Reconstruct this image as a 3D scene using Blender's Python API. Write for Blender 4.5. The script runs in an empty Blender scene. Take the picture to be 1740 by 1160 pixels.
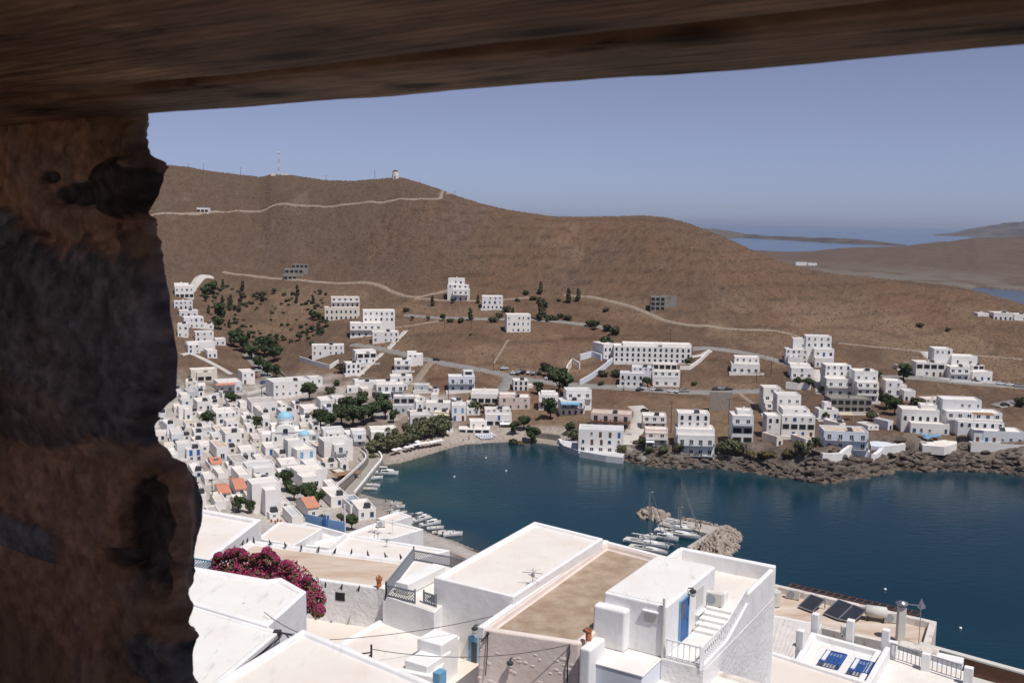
import bpy, bmesh, math, random
import numpy as np
from mathutils import Vector, Matrix
R = math.radians
S = bpy.context.scene
C = S.collection
random.seed(7)
# ------------------------------------------------------------------ camera
CAMZ = 90.0
F = 1692.0
PITCH = math.atan((580 - 372.8) / F)
ROLL = 0.0155
cam_d = bpy.data.cameras.new('camera')
cam = bpy.data.objects.new('camera', cam_d); C.objects.link(cam); S.camera = cam
cam_d.sensor_width = 36.0; cam_d.lens = 36.0 * F / 1740.0
cam_d.clip_start = 0.05; cam_d.clip_end = 200000
_f = np.array([0, math.cos(PITCH), -math.sin(PITCH)])
_r0 = np.array([1.0, 0, 0]); _u0 = np.cross(_r0, _f)
_r = _r0 * math.cos(ROLL) + _u0 * math.sin(ROLL)
_u = np.cross(_r, _f)
M = Matrix(((_r[0], _u[0], -_f[0], 0), (_r[1], _u[1], -_f[1], 0), (_r[2], _u[2], -_f[2], CAMZ), (0, 0, 0, 1)))
cam.matrix_world = M
cam_d.dof.use_dof = True; cam_d.dof.focus_distance = 300; cam_d.dof.aperture_fstop = 12
# ------------------------------------------------------------------ light
SUN_EL = R(62); sx, sy = 0.60, -0.80
SUN_AZ = math.atan2(sx, sy)                       # from +Y towards +X
w = bpy.data.worlds.new("World"); S.world = w; w.use_nodes = True
nt = w.node_tree
sky = nt.nodes.new('ShaderNodeTexSky'); sky.sky_type = 'NISHITA'; sky.sun_disc = False
sky.sun_elevation = SUN_EL; sky.sun_rotation = SUN_AZ
sky.altitude = 0; sky.air_density = 0.6; sky.dust_density = 0.4; sky.ozone_density = 10.0
bg = nt.nodes['Background']; bg.inputs[1].default_value = 0.079
tint = nt.nodes.new('ShaderNodeMix'); tint.data_type = 'RGBA'; tint.blend_type = 'MULTIPLY'; tint.inputs[0].default_value = 1
tint.inputs[7].default_value = (.83, .83, 1.0, 1)
hsv = nt.nodes.new('ShaderNodeHueSaturation'); hsv.inputs['Saturation'].default_value = .52; nt.links.new(sky.outputs[0], hsv.inputs['Color']); nt.links.new(hsv.outputs[0], tint.inputs[6]); nt.links.new(tint.outputs[2], bg.inputs[0])
sl = bpy.data.lights.new('sun', 'SUN'); so = bpy.data.objects.new('sun', sl); C.objects.link(so)
sl.energy = 3.75; sl.angle = R(0.5); sl.color = (1, 0.955, 0.9)
sd_ = Vector((math.sin(SUN_AZ) * math.cos(SUN_EL), math.cos(SUN_AZ) * math.cos(SUN_EL), math.sin(SUN_EL)))
so.rotation_euler = sd_.to_track_quat('Z', 'Y').to_euler()
S.view_settings.view_transform = 'Standard'; S.view_settings.look = 'None'
S.view_settings.gamma = 1; S.view_settings.exposure = 0.12

# ------------------------------------------------------------------ geometry helpers
def ray(px, py):
    d = _f + (px - 870) / F * _r - (py - 580) / F * _u
    return d
def P(px, py, z):
    d = ray(px, py); k = (z - CAMZ) / d[2]
    return Vector((d[0] * k, d[1] * k, z))
def PD(px, py, Y):
    d = ray(px, py); k = Y / d[1]
    return Vector((d[0] * k, Y, CAMZ + d[2] * k))
def proj(p):
    v = np.array(p) - np.array([0, 0, CAMZ]); a = v @ _f
    return 870 + F * (v @ _r) / a, 580 - F * (v @ _u) / a, a

class MB:
    """collects boxes, prisms and tubes and links them as one mesh object"""
    def __init__(s): s.v = []; s.f = []; s.m = []; s.cur = 0
    def add(s, vs, fs):
        n = len(s.v); s.v += [tuple(v) for v in vs]
        for f in fs: s.f.append(tuple(n + i for i in f)); s.m.append(s.cur)
        return s
    def box(s, x0, x1, y0, y1, z0, z1):
        return s.add([(x0,y0,z0),(x1,y0,z0),(x1,y1,z0),(x0,y1,z0),(x0,y0,z1),(x1,y0,z1),(x1,y1,z1),(x0,y1,z1)],
              [(0,3,2,1),(4,5,6,7),(0,1,5,4),(1,2,6,5),(2,3,7,6),(3,0,4,7)])
    def prism(s, pts, z0, z1):
        n = len(pts)
        a = sum(pts[i][0]*pts[(i+1)%n][1]-pts[(i+1)%n][0]*pts[i][1] for i in range(n))
        if a < 0: pts = pts[::-1]
        return s.add([(p[0],p[1],z0) for p in pts] + [(p[0],p[1],z1) for p in pts],
              [tuple(range(n))[::-1], tuple(range(n, 2*n))] + [(i,(i+1)%n,n+(i+1)%n,n+i) for i in range(n)])
    def bar(s, a, b, w, h=None, up=(0,0,1)):
        a = Vector(a); b = Vector(b); d = (b-a).normalized(); u = Vector(up)
        if abs(d.dot(u)) > .98: u = Vector((0,1,0))
        x = d.cross(u).normalized()*w/2; y = x.cross(d).normalized()*(h or w)/2
        vs = [a-x-y,a+x-y,a+x+y,a-x+y,b-x-y,b+x-y,b+x+y,b-x+y]
        return s.add(vs, [(0,1,2,3),(7,6,5,4),(0,4,5,1),(1,5,6,2),(2,6,7,3),(3,7,4,0)])
    def tube(s, pts, r, n=8, cap=True):
        pts = [Vector(p) for p in pts]; rs = r if isinstance(r, (list, tuple)) else [r]*len(pts)
        base = []; pu = None
        for i, p in enumerate(pts):
            d = (pts[min(i+1,len(pts)-1)] - pts[max(i-1,0)]).normalized()
            u = Vector((0,0,1)) if abs(d.z) < .95 else Vector((0,1,0))
            if pu is not None: u = pu
            x = d.cross(u).normalized(); y = x.cross(d); pu = y
            for k in range(n):
                t = 2*math.pi*k/n; base.append(p + (x*math.cos(t)+y*math.sin(t))*rs[i])
        fs = []
        for i in range(len(pts)-1):
            for k in range(n): fs.append((i*n+k, i*n+(k+1)%n, (i+1)*n+(k+1)%n, (i+1)*n+k))
        if cap: fs += [tuple(range(n))[::-1], tuple((len(pts)-1)*n+k for k in range(n))]
        return s.add(base, fs)
    def lathe(s, prof, c=(0,0,0), n=16, a0=0, a1=2*math.pi):
        full = abs(a1-a0-2*math.pi) < 1e-6; m = n if full else n+1
        vs = []
        for r, z in prof:
            for k in range(m):
                t = a0+(a1-a0)*k/n; vs.append((c[0]+r*math.cos(t), c[1]+r*math.sin(t), c[2]+z))
        fs = []
        for i in range(len(prof)-1):
            for k in range(n):
                k2 = (k+1)%m if full else k+1
                fs.append((i*m+k, i*m+k2, (i+1)*m+k2, (i+1)*m+k))
        return s.add(vs, fs)
    def mesh(s, name, mats, smooth=False):
        me = bpy.data.meshes.new(name); me.from_pydata(s.v, [], s.f)
        for m in (mats if isinstance(mats, (list, tuple)) else [mats]): me.materials.append(m)
        me.polygons.foreach_set('material_index', s.m)
        if smooth: me.polygons.foreach_set('use_smooth', [True]*len(s.f))
        me.update(); return me
    def build(s, name, mats, parent=None, smooth=False, bevel=0, loc=None, rz=0, sub=0):
        o = bpy.data.objects.new(name, s.mesh(name, mats, smooth)); C.objects.link(o)
        if parent: o.parent = parent
        if loc is not None: o.location = loc; o.rotation_euler.z = rz
        if bevel:
            b = o.modifiers.new('bevel', 'BEVEL'); b.width = bevel; b.segments = 3; b.limit_method = 'ANGLE'; b.angle_limit = R(35)
            for p in o.data.polygons: p.use_smooth = True
            wn = o.modifiers.new('wn', 'WEIGHTED_NORMAL'); wn.keep_sharp = False
        return o
def tag(o, label=None, cat=None, group=None, kind=None):
    if label: o['label'] = label
    if cat: o['category'] = cat
    if group: o['group'] = group
    if kind: o['kind'] = kind
    return o
def empty(name, label, cat, loc=(0,0,0), rz=0, group=None):
    o = bpy.data.objects.new(name, None); C.objects.link(o); o.location = loc; o.rotation_euler.z = rz
    o.empty_display_size = .1
    return tag(o, label, cat, group)
def inst(name, me, parent, loc=(0,0,0), rz=0, sc=(1,1,1), label=None):
    o = bpy.data.objects.new(name, me); C.objects.link(o); o.parent = parent
    o.location = loc; o.rotation_euler.z = rz; o.scale = sc
    if label: o['label'] = label
    return o
KIDS = {}
def dup(root, loc, rz=0, sc=1.0, label=None):
    r = root.copy(); C.objects.link(r); r.location = loc; r.rotation_euler = (0,0,rz); r.scale = (sc,)*3
    if label: r['label'] = label
    for ch in root.children:
        c = ch.copy(); C.objects.link(c); c.parent = r
        for g in ch.children:
            d = g.copy(); C.objects.link(d); d.parent = c
    return r

# ------------------------------------------------------------------ materials
def mat(name, col, rough=0.8, var=0.0, vscale=1.0, bump=0.0, bscale=5.0, spec=0.2, metal=0, col2=None, lo=.35, hi=.65, attr=None, detail=5, bdist=.05, stretch=None, speck=0, sscale=2.0):
    m = bpy.data.materials.new(name); m.use_nodes = True; n = m.node_tree; L = n.links
    b = n.nodes['Principled BSDF']; b.inputs['Roughness'].default_value = rough
    b.inputs['Specular IOR Level'].default_value = spec; b.inputs['Metallic'].default_value = metal
    tc = n.nodes.new('ShaderNodeTexCoord'); src = tc.outputs['Object']
    if stretch:
        mp = n.nodes.new('ShaderNodeMapping'); mp.inputs['Scale'].default_value = stretch; L.new(src, mp.inputs[0]); src = mp.outputs[0]
    b.inputs['Base Color'].default_value = (*col, 1)
    cur = None
    if attr:
        a = n.nodes.new('ShaderNodeAttribute'); a.attribute_name = attr; cur = a.outputs['Color']; L.new(cur, b.inputs['Base Color'])
    if col2 or var:
        t = n.nodes.new('ShaderNodeTexNoise'); t.inputs['Scale'].default_value = vscale; t.inputs['Detail'].default_value = detail
        t.inputs['Roughness'].default_value = .62; L.new(src, t.inputs['Vector'])
        mr = n.nodes.new('ShaderNodeMapRange'); mr.inputs[1].default_value = lo; mr.inputs[2].default_value = hi
        L.new(t.outputs[0], mr.inputs[0])
        mx = n.nodes.new('ShaderNodeMix'); mx.data_type = 'RGBA'
        L.new(mr.outputs[0], mx.inputs[0])
        c2 = col2 or tuple(c*(1-var) for c in col)
        if cur:
            mx.blend_type = 'MULTIPLY'; L.new(cur, mx.inputs[6]); mx.inputs[7].default_value = (*c2, 1)
        else:
            mx.inputs[6].default_value = (*col, 1); mx.inputs[7].default_value = (*c2, 1)
        L.new(mx.outputs[2], b.inputs['Base Color'])
    if speck:
        v = n.nodes.new('ShaderNodeTexVoronoi'); v.inputs['Scale'].default_value = sscale; L.new(src, v.inputs['Vector'])
        ns = n.nodes.new('ShaderNodeTexNoise'); ns.inputs['Scale'].default_value = sscale*.35; ns.inputs['Detail'].default_value = 3; L.new(src, ns.inputs['Vector'])
        th = n.nodes.new('ShaderNodeMapRange'); th.inputs[1].default_value = .5; th.inputs[2].default_value = .72; th.inputs[3].default_value = 0; th.inputs[4].default_value = .16; L.new(ns.outputs[0], th.inputs[0])
        ls = n.nodes.new('ShaderNodeMath'); ls.operation = 'LESS_THAN'; L.new(v.outputs['Distance'], ls.inputs[0]); L.new(th.outputs[0], ls.inputs[1])
        mu = n.nodes.new('ShaderNodeMath'); mu.operation = 'MULTIPLY'; mu.inputs[1].default_value = speck; L.new(ls.outputs[0], mu.inputs[0])
        # long faint drip and crack marks
        mp_ = n.nodes.new('ShaderNodeMapping'); mp_.inputs['Scale'].default_value = (2.2, .5, .5); mp_.inputs['Rotation'].default_value = (0, 0, .55); L.new(src, mp_.inputs[0])
        nc = n.nodes.new('ShaderNodeTexNoise'); nc.inputs['Scale'].default_value = 1.3; nc.inputs['Detail'].default_value = 7; nc.inputs['Roughness'].default_value = .7; L.new(mp_.outputs[0], nc.inputs['Vector'])
        mc = n.nodes.new('ShaderNodeMapRange'); mc.inputs[1].default_value = .56; mc.inputs[2].default_value = .72; mc.inputs[3].default_value = 0; mc.inputs[4].default_value = speck*.55; L.new(nc.outputs[0], mc.inputs[0])
        mxm = n.nodes.new('ShaderNodeMath'); mxm.operation = 'MAXIMUM'; L.new(mu.outputs[0], mxm.inputs[0]); L.new(mc.outputs[0], mxm.inputs[1])
        m3 = n.nodes.new('ShaderNodeMix'); m3.data_type = 'RGBA'; L.new(mxm.outputs[0], m3.inputs[0]); lk = b.inputs['Base Color'].links[0].from_socket; L.new(lk, m3.inputs[6]); m3.inputs[7].default_value = (.30,.27,.24,1); L.new(m3.outputs[2], b.inputs['Base Color'])
    if bump:
        t2 = n.nodes.new('ShaderNodeTexNoise'); t2.inputs['Scale'].default_value = bscale; t2.inputs['Detail'].default_value = 6
        L.new(src, t2.inputs['Vector']); bp = n.nodes.new('ShaderNodeBump'); bp.inputs['Strength'].default_value = bump
        bp.inputs['Distance'].default_value = bdist; L.new(t2.outputs[0], bp.inputs['Height']); L.new(bp.outputs[0], b.inputs['Normal'])
    return m
M_ = {}
def vary(m, amt=.16):
    """each building carries its own slightly different coat of paint"""
    n = m.node_tree; L = n.links; b = n.nodes['Principled BSDF']; oi = n.nodes.new('ShaderNodeObjectInfo'); cr = n.nodes.new('ShaderNodeValToRGB'); e = cr.color_ramp.elements
    e[0].color = (1, .985, .95, 1); e[1].color = (1-amt, 1-amt*.8, 1-amt*.5, 1); k = e.new(.55); k.color = (1, 1, 1, 1); k2 = e.new(.8); k2.color = (1-amt*.5, 1-amt*.6, 1-amt*.7, 1)
    L.new(oi.outputs['Random'], cr.inputs[0]); mx = n.nodes.new('ShaderNodeMix'); mx.data_type = 'RGBA'; mx.blend_type = 'MULTIPLY'; mx.inputs[0].default_value = 1
    src = b.inputs['Base Color'].links[0].from_socket; L.new(src, mx.inputs[6]); L.new(cr.outputs[0], mx.inputs[7]); L.new(mx.outputs[2], b.inputs['Base Color'])
M_['white'] = mat('limewash', (.80,.785,.77), .85, var=.10, vscale=.6, bump=.35, bscale=3, bdist=.04)
M_['whitefar'] = mat('village_plaster', (.80,.785,.775), .85, col2=(.70,.67,.64), vscale=.35, lo=.4, hi=.8)
M_['creamfar'] = mat('cream_plaster', (.72,.66,.58), .85, var=.12, vscale=.4)
M_['pinkfar'] = mat('pink_plaster', (.66,.54,.50), .85, var=.12, vscale=.4)
M_['greyfar'] = mat('grey_plaster', (.50,.52,.55), .85, var=.12, vscale=.4)
M_['lilacfar'] = mat('pale_blue_plaster', (.66,.69,.76), .85, var=.10, vscale=.4)
M_['roofw'] = mat('roof_screed', (.76,.725,.69), .9, col2=(.64,.58,.53), vscale=.25, lo=.42, hi=.75)
M_['roofb'] = mat('stained_roof', (.46,.36,.28), .9, col2=(.62,.53,.45), vscale=.5)
M_['roofg'] = mat('grey_roof', (.40,.37,.35), .9, col2=(.55,.52,.49), vscale=.5)
M_['tile'] = mat('red_tiles', (.48,.17,.10), .8, col2=(.60,.30,.20), vscale=3)
M_['conc'] = mat('bare_concrete', (.30,.275,.25), .9, var=.35, vscale=.5)
M_['dark'] = mat('shade_and_panel_black', (.025,.025,.028), .5)  # painted shade of open bays; also black for dark panels and netting
M_['glass'] = mat('window_glass', (.035,.045,.055), .15, spec=.5)
M_['blue'] = mat('blue_paint', (.045,.13,.36), .5, var=.2, vscale=3)
M_['lblue'] = mat('light_blue_paint', (.17,.36,.56), .5, var=.15, vscale=3)
M_['brown'] = mat('brown_wood', (.16,.08,.05), .6, var=.3, vscale=3)
M_['greyp'] = mat('grey_paint', (.33,.35,.38), .5, var=.1, vscale=4)
M_['wpaint'] = mat('white_paint', (.8,.8,.8), .4, var=.04, vscale=2, spec=.4)
M_['awn'] = mat('beige_awning', (.60,.50,.38), .8, var=.2, vscale=2)
M_['awnbrown'] = mat('brown_reed_awning', (.34,.20,.12), .9, var=.4, vscale=3)
M_['metal'] = mat('steel', (.45,.46,.48), .35, metal=.8)
M_['dmetal'] = mat('dark_metal', (.06,.06,.065), .5, metal=.4)
M_['terra'] = mat('terracotta', (.50,.17,.08), .8, var=.3, vscale=6)
M_['rock'] = mat('rock', (.30,.25,.21), .9, col2=(.14,.12,.11), vscale=.5, bump=.8, bscale=1.5, bdist=.3)
M_['boulder'] = mat('boulder', (.42,.36,.30), .9, col2=(.25,.20,.17), vscale=.8, bump=.5, bscale=2, bdist=.1)
vary(M_['whitefar'], .18); vary(M_['roofw'], .25); vary(M_['roofg'], .3)
# ------------------------------------------------------------------ noise (numpy)
def _h(ix, iy, s):
    n = (ix.astype(np.int64)*374761393 + iy.astype(np.int64)*668265263 + s*982451653) & 0x7fffffff
    n = (n ^ (n >> 13))*1274126177 & 0x7fffffff
    return ((n ^ (n >> 16)) & 0xffff)/65535.0
def vnoise(x, y, s=0):
    x0 = np.floor(x); y0 = np.floor(y); fx = x-x0; fy = y-y0
    fx = fx*fx*(3-2*fx); fy = fy*fy*(3-2*fy)
    a = _h(x0,y0,s); b = _h(x0+1,y0,s); c = _h(x0,y0+1,s); d = _h(x0+1,y0+1,s)
    return (a*(1-fx)+b*fx)*(1-fy)+(c*(1-fx)+d*fx)*fy
def fbm(x, y, o=5, s=0, g=.5):
    v = 0; a = 1; t = 0
    for i in range(o):
        v = v+a*vnoise(x, y, s+i*17); t += a; a *= g; x = x*2.03+11.3; y = y*2.03+7.7
    return v/t
# ------------------------------------------------------------------ bay outline at sea level, measured
bay_px = [(585,836),(600,828),(615,806),(628,792),(643,779),(650,790),(681,786),(729,772),(765,761),(789,755),(850,751),(898,751),(922,753),(946,757),
 (960,764),(1002,777),(1055,780),(1099,790),(1147,795),(1220,795),(1292,804),(1330,811),(1352,809),(1385,819),(1416,818),(1440,812),(1460,809),(1502,804),
 (1515,795),(1559,799),(1600,797),(1636,799),(1688,800),(1740,808),(1900,815),(2300,830)]
bay_near = [(2600,1500),(1900,1300),(1500,1150),(1250,1050),(1000,1000),(880,965),(806,934),(777,921),(758,915),(729,905),(705,894),(678,882),(664,874),(656,866),(630,856),(608,845)]
bay = np.array([tuple(P(x, y, 0))[:2] for x, y in bay_px + bay_near])
def sdist(X, Y, poly):
    """signed distance: positive on land (outside the polygon)"""
    d = np.full(X.shape, 1e18); ins = np.zeros(X.shape, bool); n = len(poly)
    for i in range(n):
        ax, ay = poly[i]; bx, by = poly[(i+1) % n]
        ex, ey = bx-ax, by-ay; wx, wy = X-ax, Y-ay
        t = np.clip((wx*ex+wy*ey)/(ex*ex+ey*ey), 0, 1)
        d = np.minimum(d, (wx-ex*t)**2+(wy-ey*t)**2)
        c = ((ay > Y) != (by > Y))
        with np.errstate(divide='ignore', invalid='ignore'):
            xi = (bx-ax)*(Y-ay)/(by-ay)+ax
        ins ^= c & (X < xi)
    d = np.sqrt(d); return np.where(ins, -d, d)
# ------------------------------------------------------------------ land profiles: px -> keys. ('z',py,z) or ('Y',py,Y) or (Y,z)
prof_px = [-300, 100, 280, 380, 450, 560, 700, 800, 900, 1000, 1100, 1200, 1300, 1400, 1500, 1600, 1740, 2000]
prof = {
 -300: [('z',900,6),('z',760,5),('Y',640,470),('Y',560,540),('Y',470,650)],
 100: [('z',890,6),('z',760,6),('Y',640,480),('Y',560,545),('Y',480,640)],
 280: [('z',880,6),('z',760,6),('Y',650,480),('Y',580,540),('Y',490,640)],
 380: [('z',880,6),('z',745,5.5),('Y',650,490),('Y',590,550),('Y',480,690)],
 450: [('z',880,5),('z',740,5),('Y',650,500),('Y',590,570),('Y',470,700)],
 560: [('z',880,3.5),('z',730,4.5),('Y',650,480),('Y',590,540),('Y',480,680)],
 700: [('z',870,3),('z',725,4),('Y',650,475),('Y',590,530),('Y',505,640)],
 800: [('z',860,2),('z',728,3.5),('Y',670,455),('Y',605,510),('Y',500,640)],
 900: [('z',790,2),('z',728,3.5),('Y',670,455),('Y',610,505),('Y',505,630)],
 1000:[('z',790,2),('z',752,4),('Y',680,445),('Y',630,490),('Y',510,620)],
 1100:[('z',795,2),('z',768,5),('Y',700,425),('Y',650,470),('Y',530,590)],
 1200:[('z',800,2),('z',772,5),('Y',700,425),('Y',655,465),('Y',560,550)],
 1300:[('z',805,3),('z',778,6),('Y',700,423),('Y',655,460),('Y',560,560)],
 1400:[('z',815,3),('z',780,7),('Y',700,420),('Y',645,465),('Y',560,570)],
 1500:[('z',803,3),('z',770,8),('Y',705,415),('Y',645,465),('Y',560,570)],
 1600:[('z',797,3),('z',768,8),('Y',710,410),('Y',650,460),('Y',575,555)],
 1740:[('z',806,3),('z',765,8),('Y',710,410),('Y',660,455),('Y',590,545)],
 2000:[('z',810,3),('z',768,8),('Y',715,410),('Y',665,455),('Y',600,545)]}
ridge = [(-300,230,1000),(100,262,980),(270,279,960),(320,285,950),(360,292,945),(410,298,940),(445,302,930),(460,297,915),(485,297,900),(520,302,890),(555,307,880),(600,308,860),(640,305,850),(680,302,840),
 (710,310,830),(745,322,822),(780,335,815),(820,347,805),(860,357,795),(900,363,785),(950,368,780),(1000,369,775),(1050,368,765),(1100,367,750),(1130,370,745),(1160,377,740),(1200,391,735),(1240,408,730),(1270,422,725),
 (1300,435,715),(1340,449,705),(1380,459,700),(1430,468,690),(1480,473,680),(1530,478,672),(1580,483,665),(1620,487,655),(1650,493,650),(1680,501,640),(1740,519,625),(2000,570,590)]
hump_px = [-300,1240,1290,1340,1380,1430,1520,1600,1660,1700,1740,2000]
hump_py = [400,425,427,429,428,423,419,412,404,405,404,404]
def key(px, k):
    if k[0] == 'z': p = P(px, k[1], k[2])
    elif k[0] == 'Y': p = PD(px, k[1], k[2])
    return (p[0]/p[1], p[1], p[2])
pxs = np.arange(-300, 2001, 10.0)
lines = []
def addline(fn): lines.append(np.array([fn(p) for p in pxs]))
def near(px, Y, z): 
    t = (px-870)/F*1.0; return (t, Y, z)
fr = lambda px: min(max((px-700)/500, 0), 1)
addline(lambda px: near(px, 16, 62))
addline(lambda px: near(px, 60, 60-fr(px)*6))
addline(lambda px: near(px, 115, 46-fr(px)*36))
addline(lambda px: near(px, 205, 15-fr(px)*13))
def lerpprof(i):
    ks = [key(p, prof[p][i]) for p in prof_px]
    a = np.array(ks)
    return lambda px: (np.interp(px, prof_px, a[:,0]), np.interp(px, prof_px, a[:,1]), np.interp(px, prof_px, a[:,2]))
for i in range(5): addline(lerpprof(i))
rp = [r[0] for r in ridge]
def ridgef(px):
    py = np.interp(px, rp, [r[1] for r in ridge]); Y = np.interp(px, rp, [r[2] for r in ridge]); return key(px, ('Y', py, Y))
addline(ridgef)
def beh(px):
    x, Y, z = ridgef(px); return (x, Y+150, max(z*.55-5, 3) if px < 1290 else max(z*.35, 2))
addline(beh)
def sad(px):
    z = np.interp(px, [1290,1340,1380,1400,1540,1570,1600,1640,1660,2000],[-5,4,1,-4,-4,2,3,2,-5,-5])
    return (near(px,0,0)[0], np.interp(px,[1300,1500,1740],[1450,1400,1150]), z)
addline(sad)
def hb(px):
    if px < 1290: return (near(px,0,0)[0], 1900, -5)
    py = np.interp(px, [1290,1380,1450,1560,1640,1740,2000],[462,462,462,468,474,480,490]); return key(px, ('z', py, 6))
addline(hb)
def ht(px):
    if px < 1250: return (near(px,0,0)[0], 2450, -5)
    return key(px, ('Y', np.interp(px, hump_px, hump_py), 2450-(px-1300)*.4))
addline(ht)
addline(lambda px: (near(px,0,0)[0], 3200, -8))
NT, NY = 1020, 760
T0, T1 = -0.70, 0.86
tg = np.linspace(T0, T1, NT); Yg = np.exp(np.linspace(math.log(16), math.log(3100), NY))
K = len(lines)
kY = np.array([np.interp(tg, l[:,0], l[:,1]) for l in lines]); kZ = np.array([np.interp(tg, l[:,0], l[:,2]) for l in lines])
for k in range(1, K): kY[k] = np.maximum(kY[k], kY[k-1]+4)
# monotone cubic in every column
h = np.diff(kY, axis=0); dl = np.diff(kZ, axis=0)/h
mm = np.zeros_like(kZ)
for k in range(1, K-1):
    a, b = dl[k-1], dl[k]; w1 = 2*h[k]+h[k-1]; w2 = h[k]+2*h[k-1]
    with np.errstate(divide='ignore', invalid='ignore'):
        v = (w1+w2)/(w1/a+w2/b)
    mm[k] = np.where(a*b > 0, v, 0)
mm[0] = dl[0]; mm[-1] = dl[-1]
Z = np.zeros((NT, NY))
for i in range(NT):
    j = np.clip(np.searchsorted(kY[:,i], Yg)-1, 0, K-2); hh = h[j,i]; s = np.clip((Yg-kY[j,i])/hh, 0, 1)
    Z[i] = (2*s**3-3*s**2+1)*kZ[j,i]+(s**3-2*s**2+s)*hh*mm[j,i]+(-2*s**3+3*s**2)*kZ[j+1,i]+(s**3-s**2)*hh*mm[j+1,i]
XX = tg[:,None]*Yg[None,:]; YY = np.broadcast_to(Yg[None,:], XX.shape)
SD = sdist(XX, YY, bay)
# relief on the open hillside: broad gullies, small bumps, none that moves the skyline much
hillw = np.clip((Z-25)/25, 0, 1)
near_ridge = np.clip(np.abs(YY-np.interp(tg, lines[9][:,0], lines[9][:,1])[:,None])/90, .12, 1)
gx, gy = XX/60, YY/95
g1 = fbm(gx*1.0+.4*gy, gy*.5, 4, 3)-.5
Z += hillw*near_ridge*(g1*9 + (fbm(XX/17, YY/24, 4, 9)-.5)*3.2)
Z += (fbm(XX/4.5, YY/4.5, 3, 21)-.5)*.5*np.clip((Z-6)/10, 0, 1)
far = YY > 1000
Z += np.where(far & (Z > 2), (fbm(XX/120, YY/180, 5, 5)-.5)*np.minimum(Z*.35, 14), 0)
# rocky shore
pxa = 870+XX/YY*F
rocky = np.clip((pxa-985)/60, 0, 1)*np.clip((YY-300)/30, 0, 1)*(YY < 700)
rk = fbm(XX/7+YY/40, YY/5, 5, 31, .6); rk2 = 1-np.abs(fbm(XX/14+YY/30, YY/9, 4, 51)-.5)*4
wide = np.clip(1-(SD-4)/22, 0, 1)
Z += rocky*wide*np.clip(SD/3, 0, 1)*((rk-.5)*8+rk2*2.2)
cap = .4+np.clip(SD, 0, 60)*(.42+.5*fbm(XX/30, YY/20, 3, 61))+(rk-.5)*5*np.clip(SD/4, 0, 1)+rk2*1.2*np.clip(SD/4, 0, 1)
Z = np.where((rocky > .5) & (SD > 0), np.minimum(Z, cap+np.clip(SD-14, 0, 100)), Z)
cl = np.clip((SD+3)/6.0, 0, 1); cl = cl*cl*(3-2*cl)
soft = np.clip((SD+1.0)/(np.where(rocky > .5, 2.0, 12.0)), 0, 1)
Zs = np.where(SD > -3, Z*soft**.8 + (1-soft)*(-2.5*(1-cl)), Z)
bayz = -np.minimum(-SD*.25+.3, 8)
infl = YY < 1000
Z = np.where(infl & (SD < 0), bayz, np.where(infl & (SD < 14), np.maximum(Z*soft, .25*np.clip(SD, 0, 8)), Z))
Z = np.where(far & (Z < 1.5), np.minimum(Z, -3), Z)
logY0, dlog = math.log(16), (math.log(3100)-math.log(16))/(NY-1)
def gz(x, y):
    t = (x/y-T0)/(T1-T0)*(NT-1); j = (math.log(y)-logY0)/dlog
    t = min(max(t, 0), NT-1.001); j = min(max(j, 0), NY-1.001); a = int(t); b = int(j); u = t-a; v = j-b
    return (Z[a,b]*(1-u)+Z[a+1,b]*u)*(1-v)+(Z[a,b+1]*(1-u)+Z[a+1,b+1]*u)*v
def G(px, py, y0=150.0):
    """where the line of sight through (px,py) meets the ground"""
    d = ray(px, py); y = y0
    while y < 3000:
        k = y/d[1]; z = CAMZ+d[2]*k
        if z <= gz(d[0]*k, y): break
        y += .8
    lo, hi = y-.8, y
    for _ in range(12):
        m = (lo+hi)/2; k = m/d[1]
        if CAMZ+d[2]*k <= gz(d[0]*k, m): hi = m
        else: lo = m
    k = hi/d[1]; return Vector((d[0]*k, hi, CAMZ+d[2]*k))
# ------------------------------------------------------------------ ground colour by kind of ground, with crevice shade in the rock
col = np.zeros((NT, NY, 3))
hill = np.array([.128,.085,.058]); grass = np.array([.235,.158,.10]); rockc = np.array([.155,.128,.110]); sand = np.array([.36,.31,.27]); town = np.array([.50,.47,.44]); farc = np.array([.125,.088,.068])
n1 = fbm(XX/35, YY/50, 5, 71); n2 = fbm(XX/9, YY/12, 5, 73); n3 = fbm(XX/130, YY/160, 4, 77); n4 = fbm(XX/2.2, YY/3.2, 3, 91)
def mixc(a, b, w): return a*(1-w[...,None])+b*w[...,None]
col[:] = hill
col = mixc(col, np.array([.175,.100,.062]), np.clip((n3-.5)*5, 0, 1)*.7)
col = mixc(col, np.array([.13,.090,.07]), np.clip((n1-.52)*6, 0, 1)*.55)
hz = np.clip(1-(Z-34)/16, 0, 1)*infl
col = mixc(col, grass, hz*np.clip((n1-.46)*6, 0, 1)*.75)
col = mixc(col, np.array([.19,.12,.08]), hz*np.clip((n2-.52)*8, 0, 1)*.7)
scr = fbm(XX/40-YY/120, YY/90, 5, 97)
col = mixc(col, np.array([.36,.30,.25]), np.clip((scr-.68)*14, 0, 1)*np.clip((n2-.5)*9, 0, 1)*.12*infl)
tl = np.abs(((Z+n1*9)/6.5) % 1-.5); col = mixc(col, col*.62, np.clip((.10-tl)*16, 0, 1)*np.clip((n3-.44)*8, 0, 1)*.8*infl)
col *= (.92+(n4-.5)*.5)[...,None]
col = mixc(col, farc*(1+(n2-.5)*.5)[...,None], np.clip((YY-900)/400, 0, 1))
townw = np.clip((800-pxa)/60, 0, 1)*np.clip((11-Z+(n2-.5)*8)/4, 0, 1)*np.clip((515-YY)/30, 0, 1)*np.clip((n1-.30)*8, .25, 1)
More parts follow.
